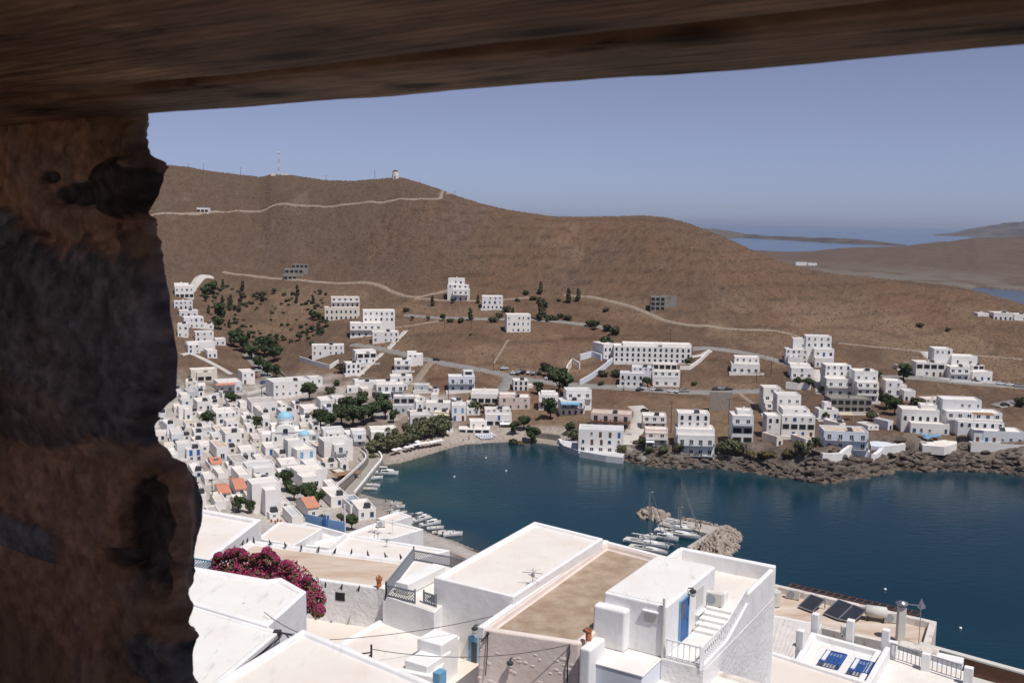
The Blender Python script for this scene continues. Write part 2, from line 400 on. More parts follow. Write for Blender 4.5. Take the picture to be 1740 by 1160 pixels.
col = mixc(col, town*(.75+.5*n2)[...,None], townw*.85)
col = mixc(col, rockc*(.35+1.25*rk)[...,None]*np.clip(.55+rk2*.6, .5, 1.1)[...,None], rocky*np.clip(1-(SD-9)/9, 0, 1))  # rock darkens where its relief is low: crevice shade painted into the colour
sandw = np.clip(1-(SD-11)/5, 0, 1)*(pxa < 985)*(YY > 255)*(YY < 520)
col = mixc(col, sand*(.85+.3*n2)[...,None], sandw)
col = np.where((infl & (SD < 1.2) & (SD > -30))[...,None], col*.8, col)
fr_ = far & (Z < 16) & (Z > -2); col = np.where(fr_[...,None], mixc(col, np.array([.17,.145,.125]), np.clip((16-Z)/12, 0, 1)*np.clip((n1-.3)*4, 0, 1)), col)
def grid_mesh(name, X, Y, Zz, colr, m):
    a, b = X.shape; me = bpy.data.meshes.new(name)
    co = np.stack([X, Y, Zz], -1).reshape(-1, 3).astype(np.float32)
    i = np.arange((a-1)*(b-1)); r_ = i//(b-1); c_ = i % (b-1); v0 = r_*b+c_
    q = np.stack([v0, v0+b, v0+b+1, v0+1], -1).astype(np.int32)
    me.vertices.add(len(co)); me.vertices.foreach_set('co', co.ravel())
    me.loops.add(q.size); me.loops.foreach_set('vertex_index', q.ravel())
    me.polygons.add(len(q)); me.polygons.foreach_set('loop_start', np.arange(0, q.size, 4, dtype=np.int32)); 
    me.update(calc_edges=True)
    me.polygons.foreach_set('use_smooth', np.ones(len(q), bool))
    if colr is not None:
        at = me.color_attributes.new('ground', 'FLOAT_COLOR', 'POINT')
        at.data.foreach_set('color', np.concatenate([colr.reshape(-1,3), np.ones((a*b,1))], 1).astype(np.float32).ravel())
    me.materials.append(m); me.validate()
    o = bpy.data.objects.new(name, me); C.objects.link(o); return o
gm = mat('ground_soil', (.2,.13,.09), .95, attr='ground', col2=(.66,.64,.61), vscale=.9, lo=.48, hi=.64, bump=.6, bscale=.8, bdist=.5, detail=4)
land = grid_mesh('hills', XX, YY, Z, col, gm); tag(land, 'dry brown hillsides and rocky shore round the bay', 'hillside', kind='structure')
# ------------------------------------------------------------------ sea
ts = np.linspace(-0.85, 1.1, 560); ys = np.concatenate([np.exp(np.linspace(math.log(20), math.log(900), 420)), np.exp(np.linspace(math.log(900), math.log(70000), 80))[1:]])
SX = ts[:,None]*ys[None,:]; SY = np.broadcast_to(ys[None,:], SX.shape)
sds = -sdist(SX, SY, bay)
deep = np.array([.001,.023,.041]); mid = np.array([.008,.052,.060]); shal = np.array([.075,.085,.070])
nn = fbm(SX/26, SY/34, 5, 15); n5 = fbm(SX/70, SY/90, 4, 19)
pxs_ = 870+SX/SY*F
wd = np.clip((pxs_-880)/560, 0, 1)*.75+np.clip((430-SY)/150, 0, 1)*.35
sc = mixc(np.broadcast_to(mid, SX.shape+(3,)), deep, np.clip(wd, 0, 1))
sc = mixc(sc, np.array([.030,.062,.062]), np.clip((nn-.46)*6, 0, 1)*np.clip(1-(sds-10)/110, 0, 1)*.9*np.clip((SY-290)/40, 0, 1))
sc = mixc(sc, shal, np.clip(1-(sds+nn*8-4)/9, 0, 1)*(SY < 900))
sc = mixc(sc, np.array([.004,.030,.050]), np.clip((n5-.47)*7, 0, 1)*.75)
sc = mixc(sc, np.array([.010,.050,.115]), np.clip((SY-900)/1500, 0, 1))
wm = bpy.data.materials.new('sea_water'); wm.use_nodes = True; n = wm.node_tree; b = n.nodes['Principled BSDF']
b.inputs['Roughness'].default_value = .16; b.inputs['Specular IOR Level'].default_value = .3; b.inputs['IOR'].default_value = 1.33
a = n.nodes.new('ShaderNodeAttribute'); a.attribute_name = 'ground'; n.links.new(a.outputs[0], b.inputs['Base Color'])
tc = n.nodes.new('ShaderNodeTexCoord'); mp = n.nodes.new('ShaderNodeMapping'); mp.inputs['Scale'].default_value = (.30, .75, 1); mp.inputs['Rotation'].default_value = (0,0,R(12))
n.links.new(tc.outputs['Object'], mp.inputs[0])
t1 = n.nodes.new('ShaderNodeTexNoise'); t1.inputs['Scale'].default_value = .8; t1.inputs['Detail'].default_value = 5; n.links.new(mp.outputs[0], t1.inputs['Vector'])
t2 = n.nodes.new('ShaderNodeTexNoise'); t2.inputs['Scale'].default_value = .05; t2.inputs['Detail'].default_value = 3; n.links.new(mp.outputs[0], t2.inputs['Vector'])
mu = n.nodes.new('ShaderNodeMath'); mu.operation = 'MULTIPLY'; n.links.new(t1.outputs[0], mu.inputs[0]); n.links.new(t2.outputs[0], mu.inputs[1])
bp = n.nodes.new('ShaderNodeBump'); bp.inputs['Strength'].default_value = .55; bp.inputs['Distance'].default_value = .35
n.links.new(mu.outputs[0], bp.inputs['Height']); n.links.new(bp.outputs[0], b.inputs['Normal'])
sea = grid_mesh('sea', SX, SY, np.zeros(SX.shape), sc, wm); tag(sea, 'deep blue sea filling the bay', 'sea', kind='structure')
# ------------------------------------------------------------------ low islands and a headland out at sea
def island(name, top, base, back, label, c):
    x0, x1 = top[0][0], top[-1][0]; n = 160; m = 26; px_ = np.linspace(x0, x1, n)
    X = np.zeros((n, m)); Y = X.copy(); Zz = X.copy()
    for i, px in enumerate(px_):
        pf = P(px, np.interp(px, [q[0] for q in base], [q[1] for q in base]), 0)
        Yr = pf.y+back*.45; pt = PD(px, np.interp(px, [q[0] for q in top], [q[1] for q in top]), Yr)
        for j in range(m):
            s = j/(m-1); yy = pf.y+(back)*s; X[i,j] = pf.x*yy/pf.y; Y[i,j] = yy
            a = s/.45 if s < .45 else (1-s)/.55
            a = max(a, 0); hh = a**.7 if s < .45 else a
            Zz[i,j] = -2+max(pt.z+2, 3)*hh
    nz = fbm(X/90, Y/150, 5, 41); Zz = Zz*(.72+.5*nz)
    cc = mixc(np.broadcast_to(np.array(c), X.shape+(3,)), np.array(c)*.6, np.clip((nz-.45)*5, 0, 1))
    o = grid_mesh(name, X, Y, Zz, cc, gm); tag(o, label, 'island', kind='structure')
island('low_island', [(1196,388),(1215,388),(1240,390),(1262,397),(1300,400),(1360,403),(1400,404),(1450,406),(1500,411),(1540,417)],
       [(1196,404),(1262,404),(1380,411),(1470,416),(1540,419)], 700, 'long low brown island lying across the bay mouth', (.12,.095,.08))
island('far_headland', [(1585,399),(1620,395),(1660,386),(1700,380),(1740,376),(1850,368),(2000,362)], [(1585,400.5),(1640,402),(1740,404.5),(2000,410)], 2600,
       'distant pale headland on the right beyond the sea', (.12,.10,.09))
# ------------------------------------------------------------------ shared window and door meshes (unit width 1, height 1, facing -Y)
def win_mesh(kind, fm, gm_):
    b = MB()
    if kind == 'arch':
        n = 8; pts = [(-.5,0),(.5,0)]+[(.5*math.cos(math.pi*k/n), .72+.28*math.sin(math.pi*k/n)) for k in range(n+1)]
        b.add([(x, -.03, z) for x, z in pts]+[(x, .02, z) for x, z in pts], [tuple(range(len(pts)))]+[(i,(i+1)%len(pts)+0,(i+1)%len(pts)+len(pts),i+len(pts)) for i in range(len(pts))])
        b.m = [1]*len(b.m); q = [(-.5,0)]+[(.5*math.cos(math.pi*k/n), .72+.28*math.sin(math.pi*k/n)) for k in range(n,-1,-1)]+[(.5,0)]
        b.cur = 0
        for i in range(len(q)-1): b.bar((q[i][0]*1.04,-.05,q[i][1]), (q[i+1][0]*1.04,-.05,q[i+1][1]), .09, .09)
    else:
        b.cur = 1; b.box(-.46,.46,-.03,.02,.03,.97); b.cur = 0
        b.box(-.52,-.44,-.07,.02,0,1); b.box(.44,.52,-.07,.02,0,1); b.box(-.44,.44,-.07,.02,.94,1.0); b.box(-.44,.44,-.07,.02,0,.04)
        if kind == 'win': b.box(-.03,.03,-.06,-.02,.04,.94); b.box(-.58,.58,-.14,.02,-.07,-.002)
        if kind == 'french': b.box(-.03,.03,-.06,-.02,.04,.94)
    return b.mesh('window', [fm, gm_])
WM = {}
for nm, k, f, g in [('sq','win','wpaint','glass'),('bl','win','blue','glass'),('ar','arch','wpaint','glass'),('fr','french','wpaint','glass'),('frb','french','brown','glass'),('db','door','blue','blue'),
                    ('dl','door','lblue','lblue'),('dw','door','brown','brown'),('hole','hole','conc','dark'),('frl','french','lblue','glass'),('gr','win','greyp','glass')]:
    WM[nm] = win_mesh(k, M_[f], M_[g])
SIZ = {'sq':(1.05,1.3,.9),'bl':(1.05,1.35,.85),'ar':(1.15,1.9,.15),'fr':(1.5,2.1,.12),'frb':(1.5,2.1,.12),'db':(1.0,2.1,.1),'dl':(1.0,2.1,.1),'dw':(1.0,2.1,.1),'hole':(2.4,2.0,.4),'frl':(1.5,2.1,.12),'gr':(1.0,1.25,.9)}
def tier_box(b, x0, x1, y0, y1, z0, z1, rim=.28, rh=.35):
    """walls with a raised rim round a sunken flat roof (the roof itself is another part)"""
    o = [(x0,y0),(x1,y0),(x1,y1),(x0,y1)]; i = [(x0+rim,y0+rim),(x1-rim,y0+rim),(x1-rim,y1-rim),(x0+rim,y1-rim)]
    vs = [(*p,z0) for p in o]+[(*p,z1) for p in o]+[(*p,z1) for p in i]+[(*p,z1-rh) for p in i]
    fs = [(0,3,2,1)]
    for k in range(4):
        j = (k+1) % 4; fs += [(k,j,4+j,4+k),(4+k,4+j,8+j,8+k),(8+k,8+j,12+j,12+k)]
    b.add(vs, fs)
def facade(root, x0, x1, y, z0, z1, st, rnd, side=None, used=None):
    """rows of windows, doors and balconies on one wall; side None = front (-Y), 'L'/'R' = side walls along y0..y1"""
    H = z1-z0; n = max(1, int(round((H-.2)/3.05))); sh = H/n; W = x1-x0
    if H < 1.6 or W < 1.8: return
    rz = {None:0, 'R':math.pi/2, 'L':-math.pi/2}[side]
    def put(m, u, z):
        if m in ('sq','bl','gr') and rnd.random() < .12: return
        w_, h_, zo = SIZ[m]; 
        if h_+zo > sh-.25: h_ = max(sh-.35-zo, .7)
        if m == 'hole': w_ = min(W/max(1,round(W/3.2))*.8, 3.2)
        if m in ('sq','bl','gr'): w_ *= rnd.uniform(.75,1.15); h_ *= rnd.uniform(.8,1.1)
        loc = (u, y, z+zo) if side is None else ((y, u, z+zo))
        inst('door' if m in ('db','dl','dw') else 'window', WM[m], root, loc, rz, (w_, 1, h_))
    for r in range(n):
        z = z0+r*sh; s = st[min(r, len(st)-1)] if side is None else 'w'
        if s in 'wW' and side is None and W > 7.5 and r > 0 and rnd.random() < .4: s = rnd.choice('bvb')
        cnt = max(1, int(round(W/{'w':3.0,'W':2.9,'a':2.8,'b':3.6,'B':3.6,'h':3.2,'d':3.2,'l':3.0,'s':5,'g':3.4,'v':3.6,'-':99}[s])))
        if s == '-': continue
        if side is not None: cnt = max(1, int(W/4))
        for k in range(cnt):
            u = x0+(k+.5)*W/cnt+rnd.uniform(-.25,.25)*(s in 'wds'); 
            if s in 'wWs': m = rnd.choice(['sq','sq','sq','bl','gr']) if s != 'W' else 'sq'
            elif s == 'a': m = 'ar'
            elif s == 'b' or s == 'v': m = 'fr'
            elif s == 'B': m = 'frb'
            elif s == 'h': m = 'hole'
            elif s == 'd': m = rnd.choice(['db','sq','dw','bl'])
            elif s == 'l': m = 'dl'
            elif s == 'g': m = 'gr'
            put(m, u, z)
        if s in 'bBv' and side is None:
            b = MB(); p = 1.3; b.box(x0+.15, x1-.15, y-p, y-.003, z-.12, z+.04)
            if s == 'b': b.box(x0+.15, x1-.15, y-p, y-p+.12, z+.04, z+.85)
            else:
                b.bar((x0+.2,y-p+.05,z+.95),(x1-.2,y-p+.05,z+.95),.07)
                k = x0+.2
                while k < x1-.15: b.box(k,k+.05,y-p+.03,y-p+.07,z+.04,z+.93); k += .45
            nb = max(1, int(W/4)) 
            for q in range(nb+1):
                u = x0+.15+(W-.3-.16)*q/nb; b.box(u, u+.16, y-p+.121 if s == 'b' else y-p, y-.004, z+.041, z+(1.1 if r < n-1 else .85))
            b.build('balcony', M_['brown'] if s == 'B' else (M_['greyp'] if s == 'v' else M_['whitefar']), root)
NAMES = {}
def house(T, xl, xr, yb, yt, d=7, yaw=0, label='', st='w', tiers=(), wall='whitefar', roof='roofw', name='village_house', cat='house', awn=None, heater=0, gable=None, side=True, group=None, pit=True):
    if T is A4 or T is A8:
        d = d*1.35; yaw = yaw+11 if yaw < 22 else yaw
    ox, oy, s = T; f = lambda x, y: (ox+x/s, oy+y/s)
    (ax, ay), (bx, by) = f(xl, yb), f(xr, yt); cx = (ax+bx)/2
    g = G(cx, ay); Yd = g.y; mpp = Yd/F*math.sqrt(1+(cx-870)**2/F**2*0)
    ya = R(yaw); span = (bx-ax)*mpp
    w_ = max((span-d*abs(math.sin(ya)))/math.cos(ya), 3.0)
    rnd = random.Random(int(xl*7+yb*13)); root = empty(name, label, cat, (g.x, g.y, g.z), ya, group)
    htop = (ay-by)*mpp*1.01
    zb = -3.0 if d < 12 else -4.5
    body = MB(); tier_box(body, -w_/2, w_/2, 0, d, zb, htop)
    roofs = MB(); rr = lambda x0,x1,y0,y1,z: roofs.add([(x0+.28,y0+.28,z-.35+.004),(x1-.28,y0+.28,z-.35+.004),(x1-.28,y1-.28,z-.35+.004),(x0+.28,y1-.28,z-.35+.004)], [(0,1,2,3)])
    if gable:
        rb = MB(); hh = gable; e = .35; ym = d/2
        rb.add([(-w_/2-e,-e,htop-.1),(w_/2+e,-e,htop-.1),(w_/2+e,ym,htop+hh),(-w_/2-e,ym,htop+hh),(w_/2+e,d+e,htop-.1),(-w_/2-e,d+e,htop-.1),
                (-w_/2-e,-e,htop+.06),(w_/2+e,-e,htop+.06),(w_/2+e,ym,htop+hh+.16),(-w_/2-e,ym,htop+hh+.16),(w_/2+e,d+e,htop+.06),(-w_/2-e,d+e,htop+.06)],
               [(6,7,8,9),(9,8,10,11),(0,3,2,1),(3,5,4,2),(0,1,7,6),(1,2,8,7),(2,4,10,8),(4,5,11,10),(5,3,9,11),(3,0,6,9)])
        rb.build('roof', M_[roof], root)
        body.add([(-w_/2,0,htop),(-w_/2,d,htop),(-w_/2,ym,htop+hh-.15)],[(0,2,1)]); body.add([(w_/2,0,htop),(w_/2,d,htop),(w_/2,ym,htop+hh-.15)],[(0,1,2)])
    else: rr(-w_/2, w_/2, 0, d, htop)
    facade(root, -w_/2, w_/2, 0, 0, htop, st, rnd)
    if side and d > 5:
        if yaw > 5 or cx < 760: facade(root, 1.0, d-.8, w_/2, 0, htop, 'w', rnd, 'R')
        elif yaw < -5 or cx > 980: facade(root, 1.0, d-.8, -w_/2, 0, htop, 'w', rnd, 'L')
    tops = [(-w_/2, w_/2, htop)]
    for t in tiers:
        tl, tr, tt, dy, td = t[:5]; ts_ = t[5] if len(t) > 5 else st
        (cx0, _), (cx1, ty) = f(tl, yb), f(tr, tt)
        k = (Yd+dy*math.cos(ya))/F; sc_ = (Yd+dy)/Yd
        x0 = ((cx0-cx)*k)/math.cos(ya); x1 = ((cx1-cx)*k)/math.cos(ya)
        x0 += dy*math.sin(ya)*0; zt = CAMZ+PD(cx, ty, Yd+dy).z-CAMZ-g.z
        if x1-x0 < 1.5: x1 = x0+1.5
        zlow = max([q[2] for q in tops if q[0] < x1-.5 and q[1] > x0+.5] or [0])
        zlow = min(zlow, zt-.8)
        tier_box(body, x0, x1, dy, dy+td, zb, zt); rr(x0, x1, dy, dy+td, zt)
        facade(root, x0, x1, dy, zlow, zt, ts_, rnd); tops.append((x0, x1, zt))
        if td > 4 and (x1 > tops[0][1]-1 or True) and side:
            if cx < 760 and zt-zlow > 2.4: facade(root, dy+.8, dy+td-.6, x1, zlow, zt, 'w', rnd, 'R')
            if cx > 980 and zt-zlow > 2.4: facade(root, dy+.8, dy+td-.6, x0, zlow, zt, 'w', rnd, 'L')
    body.build('wall', M_[wall], root)
    if T in (A5, A6, A7, A2) and rnd.random() < .6 and g.z > 8 and name != 'beach_bar' and w_ > 5:
        tb = MB(); e0 = rnd.uniform(0,2); dp = rnd.uniform(2.5,4.5); tier_box(tb, -w_/2-e0, w_/2+rnd.uniform(0,2.5), -dp, -.004, -4.5, .5, .25, .45); tb.build('terrace', M_['whitefar'], root)
    if roofs.v: roofs.build('roof', M_[roof], root)
    if awn:
        al, ar_, ay_, am = awn; u0 = (f(al,0)[0]-cx)*mpp; u1 = (f(ar_,0)[0]-cx)*mpp; z = (ay-f(0,ay_)[1])*mpp
        b = MB(); b.add([(u0,-2.8,z-.35),(u1,-2.8,z-.35),(u1,-.004,z+.1),(u0,-.004,z+.1),(u0,-2.8,z-.43),(u1,-2.8,z-.43),(u1,-.004,z+.02),(u0,-.004,z+.02)],
              [(0,1,2,3),(7,6,5,4),(0,4,5,1),(1,5,6,2),(2,6,7,3),(3,7,4,0)])
        for u in (u0+.1, u1-.1): b.box(u-.05,u+.05,-2.75,-2.65,z-3,z-.44)
        b.build('awning', M_[am], root)
    if roof != 'tile' and w_ > 6 and rnd.random() < .45 and not gable:
        b = MB(); u = rnd.uniform(-w_/4, w_/4); x0,x1,zt = tops[-1]; u = (x0+x1)/2; yy = (tiers[-1][3] if tiers else 0)+3
        b.box(u-.35,u+.35,yy,yy+.6,zt-.34,zt+.75); b.box(u-.42,u+.42,yy-.07,yy+.67,zt+.751,zt+.85); b.build('chimney', M_[wall], root)
    x0, x1, zt = tops[0] if rnd.random() < .5 else tops[-1]; dd = 0 if (x0,x1,zt) == tops[0] else tiers[-1][3]
    FOOT.append((root.location.x+math.sin(-ya)*d/2*1, root.location.y+math.cos(ya)*d/2, max(w_, d)/2, label, cx, ay)); HEAT.append((root, Vector(((x0*.4+x1*.6), dd+2.2, zt-.34)), ya, heater))
    return root
HEAT = []; FOOT = []
A4 = (250,580,4.1425); A5 = (560,580,4.1425); A6 = (930,560,4.1425); A7 = (1300,540,3.866); A8 = (250,740,4.1425); A2 = (720,440,3.412); A1 = (240,260,3.412); A3 = (1200,360,3.222)
# ---- upper and right-hand slope
house(A7, 320,452,325,262, 8, -8, 'tall stepped white apartment block at the top of the right-hand houses', 'ww', [(330,456,205,4,8,'d'),(285,446,122,9,9,'ww'),(150,290,212,5,7,'w'),(205,288,142,10,7,'w'),(160,240,262,2,4,'w')], name='apartment_block', cat='apartments')
house(A7, 165,318,398,328, 9, -6, 'two storey white house above the orange-red awning, below the stepped apartment block', 'bw', [(170,300,305,3,7,'-')], awn=(165,325,400,'tile'))
house(A7, 395,588,512,398, 10, -4, 'white hotel with three rows of railed balconies, below the stepped apartment block', 'bbb', [(412,578,312,6,9,'ww')], name='hotel', cat='hotel')
house(A7, 592,746,548,420, 11, -4, 'tall narrow cream house right beside the railed hotel', 'sw', [(592,744,350,3,9,'w')], wall='whitefar', cat='house')
house(A7, 425,700,622,528, 9, 0, 'unfinished bare concrete frame building with empty dark bays', 'hh', wall='conc', roof='conc', name='unfinished_building', cat='building shell', side=False)
house(A7, 350,480,665,600, 6, 0, 'small white house with an orange awning in front of the concrete frame', 'd', [(395,440,556,2,4,'-')], awn=(480,570,620,'awn'))
house(A7, 785,905,505,412, 8, -6, 'square white house with grey verandah above the bushes in the right-hand gully', 'vw', [(900,946,440,5,5,'w')])
house(A7, 905,990,545,478, 7, -6, 'white terraced house with a rounded arch, half hidden by bushes in the gully', 'a')
house(A7, 945,1216,765,692, 10, -10, 'white arcaded villa behind the blue pool terrace', 'w', [(915,1150,606,4,9,'aw'),(1050,1152,572,9,6,'w')], name='villa', cat='villa')
house(A7, 1040,1216,572,532, 7, 8, 'low beige house on the road above the arcaded villa', 'w', wall='creamfar')
house(A7, 1365,1700,825,742, 9, -8, 'long low white building with round arch at the right edge by the sea', 'd', [(1300,1590,690,5,9,'a'),(1250,1600,625,10,9,'bB'),(1255,1500,545,16,9,'ww')], name='apartment_block', cat='apartments', awn=(1350,1480,620,'awnbrown'))
house(A7, 985,1180,385,292, 9, -6, 'two storey white house with a raw dark open upper floor beside the long white stair', 'dh', name='village_house', cat='house', side=False)
house(A7, 1205,1345,412,322, 9, -6, 'white villa with a wide dark garage door under the long stair', 'vb', [(1255,1418,250,8,9,'s'),(1150,1266,205,10,9,'w')], name='villa', cat='villa')
house(A7, 1345,1505,418,352, 9, 8, 'white villa with a shaded roof terrace at the end of the upper road', 'dw', [(1400,1480,312,5,6,'h')], name='villa', cat='villa')
house(A7, 870,975,345,312, 5, 0, 'low pinkish ruin beside the upper right road', 's', wall='pinkfar', roof='roofg')
house(A7, 100,330,785,640, 10, -4, 'large white house with tall arches and dark balconies above the dry seaside garden', 'dhdw', [(125,300,602,4,9,'w'),(120,275,508,14,9,'w')], name='apartment_block', cat='apartments')
house(A7, -5,118,635,560, 8, -2, 'white stepped apartments with shaded balconies at the top left of the seaside cluster', 'bw', [(0,115,458,5,8,'bW')], name='apartment_block', cat='apartments')
house(A6, 1290,1452,800,600, 9, -4, 'narrow white block with four dark balconies facing the sea', 'hhbh', [(1342,1450,568,4,6,'-')], name='apartment_block', cat='apartments')
house(A7, 5,100,790,640, 8, -2, 'tall white house front with small windows between the dark balcony block and the arched house', 'wdaw')
house(A7, 372,684,862,742, 11, -7, 'long pale blue seaside hotel with three rows of grey balconies', 'vvv', wall='lilacfar', roof='roofb', name='hotel', cat='hotel')
# ---- seaside row in the centre
house(A6, 205,545,868,700, 10, -6, 'white seaside hotel with small balconies right above the quay terrace', 'bddb', name='hotel', cat='hotel')
house(A6, 290,598,700,588, 9, -10, 'apartment house with dark red-brown balconies behind the seaside hotel', 'BB', roof='roofb', wall='pinkfar', name='apartment_block', cat='apartments')
house(A6, 665,842,700,604, 8, -4, 'small white house with three square windows beside the pale ramp', 'dw')
house(A6, 682,852,812,722, 8, -4, 'white and pink house with a shaded balcony at the foot of the pale ramp', 'vb', [(690,852,700,3,6,'-')], wall='pinkfar', awn=(690,750,775,'wpaint'))
house(A6, 905,1182,885,738, 11, -4, 'big white seaside apartment block with long glazed floors and beige bands', 'vvvd', [(905,1178,700,2,9,'-'),(922,1145,590,5,8,'Wa')], name='apartment_block', cat='apartments')
house(A6, 460,1016,232,118, 11, -4, 'long white two storey school with a row of small arched windows', 'aa', [(530,1012,100,2,9,'-')], name='school', cat='school')
house(A6, 358,520,205,100, 12, 24, 'gable-ended white wing with tall windows at the left end of the long school', 'wa', name='school_wing', cat='school')
house(A6, 500,685,398,305, 8, -8, 'white house with three dark arches on the road below the school', 'a', [(590,745,262,6,8,'w')])
house(A6, 735,935,398,340, 8, -6, 'stepped white apartments with curved balconies just below the school', 'b', [(740,935,292,4,7,'b'),(745,915,242,8,7,'h')], name='apartment_block', cat='apartments')
house(A6, 1288,1500,306,240, 8, -8, 'lone white house with a dark verandah on the bend of the upper road', 'v', [(1320,1490,192,3,7,'W')])
house(A2, 785,940,902,820, 8, 6, 'white house with a pale blue pergola and arches above the beach', 'aw', [(835,985,760,5,8,'bw')], awn=(790,900,830,'lblue'))
house(A2, 665,780,872,785, 7, 0, 'square white two storey house behind the dark trees above the beach', 'ww', [(680,765,770,2,5,'-')])
# ---- lone hill houses
house(A2, 165,262,242,175, 7, -6, 'tall stepped white house high on the hillside, next to the dirt track', 'dw', [(132,250,150,3,6,'w'),(132,222,112,6,6,'w')])
house(A2, 335,462,290,216, 9, 4, 'white two storey house with arched windows on the slope below the stepped hill house', 'aw')
house(A2, 474,626,425,322, 9, 8, 'three storey white block standing alone in the middle of the dry slope', 'www', [(480,620,318,3,5,'-')], name='apartment_block', cat='apartments')
house(A2, 515,612,762,702, 7, 6, 'small white cube house between trees on the road behind the beach', 'a', [(600,640,730,3,5,'w')])
house(A5, 830,1030,350,245, 8, 6, 'white house with pale blue balcony railings on the lower slope', 'bv', [(945,1015,208,3,5,'h')], wall='lilacfar')
house(A2, 272,432,838,780, 9, 0, 'white flat-roofed house with a long dark verandah under vines behind the beach', 'h', [(275,430,765,2,7,'-')])
house(A2, 430,622,872,800, 9, 4, 'pinkish house with a wide glazed ground floor behind the beach', 'gs', [(440,540,785,2,7,'-')], wall='pinkfar')
house(A2, 352,515,968,900, 8, 4, 'white restaurant house with two shaded terraces at the back of the beach', 'hd', [(355,505,872,3,7,'w')], awn=(440,530,945,'wpaint'))
house(A2, 200,385,1012,985, 6, 0, 'low white flat-roofed beach bar with a dark glazed front', 'h', name='beach_bar', cat='beach bar', side=False)
house(A2, 262,372,985,940, 7, 6, 'small white cube house just above the beach bar', 'w')
house(A2, 10,156,890,832, 7, 2, 'white house with a row of square windows above the brown beach tavern', 'w')
house(A2, 158,250,938,845, 8, 4, 'narrow white house with a blue-framed balcony between the row house and the beach bar', 'dl')
house(A2, 245,330,905,862, 8, 4, 'white stepped house climbing the slope behind the beach bar', 'w', [(250,290,830,4,5,'w')])
house(A5, 555,715,640,512, 8, 10, 'white cube house with a dark roof loggia at the left end of the beach', 'dw', [(570,690,495,2,5,'-')])
house(A5, 735,850,540,495, 5, 0, 'brown shaded beach tavern with a beige canopy', 'h', wall='creamfar', awn=(730,850,505,'awn'), name='tavern', cat='tavern')
# ---- middle slope
house(A5, 102,236,228,150, 7, 22, 'white house with arched loggias at the foot of the long white steps', 'aa')
house(A5, 180,345,155,82, 7, 22, 'white house with a dark roof terrace beside the long white steps', 'wh', [(190,330,62,2,6,'-')])
house(A5, 450,578,208,128, 7, 8, 'white house with a long balcony on the lower middle slope', 'bw', [(548,660,92,5,7,'w'),(550,615,74,7,5,'-')])
house(A5, 420,592,292,243, 7, 10, 'low white house above the dusty lane in the middle of the slope', 'w')
house(A5, 118,215,362,322, 6, 8, 'low white house with a green garden left of the white stair lane', 'g', [(175,320,285,6,7,'w')])
house(A5, 322,532,402,300, 7, 8, 'stepped white house with a white awning and garden above the dark trees', 'dw', [(325,470,280,3,6,'w')], awn=(370,430,350,'wpaint'))
house(A5, 438,600,505,448, 8, 6, 'lilac grey house with many long windows behind the beach trees', 'gg', [(448,600,388,3,7,'h')], wall='greyfar', roof='roofw')
house(A5, 592,708,348,305, 6, 4, 'grey unpainted house with a car port beside the dusty lane', 's', wall='greyfar')
house(A1, 1058,1262,965,895, 9, 12, 'stepped white house with arches at the upper left of the middle slope', 'a', [(1105,1265,835,5,8,'aw')], wall='creamfar')
house(A1, 1205,1400,1065,985, 9, 10, 'wide white apartment block with blue-trimmed balconies on the middle slope', 'db', [(1288,1470,912,6,9,'ww')], name='apartment_block', cat='apartments')
house(A1, 1335,1500,1098,1035, 7, 12, 'square white house with four windows just above the long white steps', 'w')
house(A1, 985,1182,1175,1112, 7, 12, 'white two storey house with a walled garden terrace on the slope', 'w')
# ---- left-hand hillside column
house(A1, 190,312,840,770, 8, 20, 'topmost white house of the left hillside column with a dark verandah', 'hw', [(200,275,755,3,6,'w')])
house(A1, 185,305,905,858, 7, 20, 'white house with two arches, second down the left hillside column', 'aw')
house(A1, 215,338,950,912, 7, 24, 'white house with a blue door, third down the left hillside column', 'd')
house(A1, 240,372,1015,950, 7, 28, 'long white house with small windows, fourth down the left hillside column', 'w')
house(A1, 205,280,1068,990, 7, 14, 'narrow white house beside the stone pillar on the left hillside', 'wd')
house(A1, 352,430,1022,990, 6, 25, 'small white house at the head of the stepped lane on the left hillside', 'w')
house(A1, 305,430,1092,1035, 7, 25, 'plain white cube house at the bottom of the left hillside column', 'w')
house(A1, 420,500,1115,1075, 6, 25, 'low white house at the lower end of the left hillside lane', 'w')
house(A4, 265,400,85,22, 7, 18, 'white house with blue shutters on the left above the zigzag path', 'w', [(300,470,5,4,6,'w')])
house(A4, 400,520,118,62, 7, 18, 'low white house with a dark garage above the zigzag path', 'g')
house(A4, 322,490,280,215, 9, 14, 'pale house with a flat overhanging roof on a beige terrace at the left', 'hw', [(325,488,195,2,7,'-')], wall='creamfar')
# ---- the dense harbour village on the left
house(A4, 470,700,352,285, 9, 16, 'white house with a red and brown terrace awning and blue ground floor', 'vd', awn=(480,620,290,'tile'))
house(A4, 640,790,300,212, 8, 16, 'two storey white house with turquoise trim by the road into the village', 'dw')
house(A4, 250,405,412,352, 9, 28, 'long low grey building with a row of dark blue doors', 'W', wall='greyfar', roof='roofg', name='row_building', cat='row building')
house(A4, 855,1200,385,278, 10, 18, 'long white school house with two rows of dark windows and a walled yard', 'WW', [(1165,1250,262,8,6,'w')], name='school', cat='school')
house(A4, 700,955,500,425, 10, 12, 'white house with a grey flat roof and long shaded balcony below the walled yard', 'bh', roof='roofg')
house(A4, 450,668,582,498, 9, 14, 'white house with many roof heaters below the dark round tree', 'dw')
house(A4, 320,492,488,420, 8, 16, 'plain white house with a blue window left of the dark round tree', 'w')
house(A4, 235,352,552,475, 8, 16, 'white house with a low roof room near the pillar, below the long grey building', 'w', [(240,300,455,3,4,'-')])
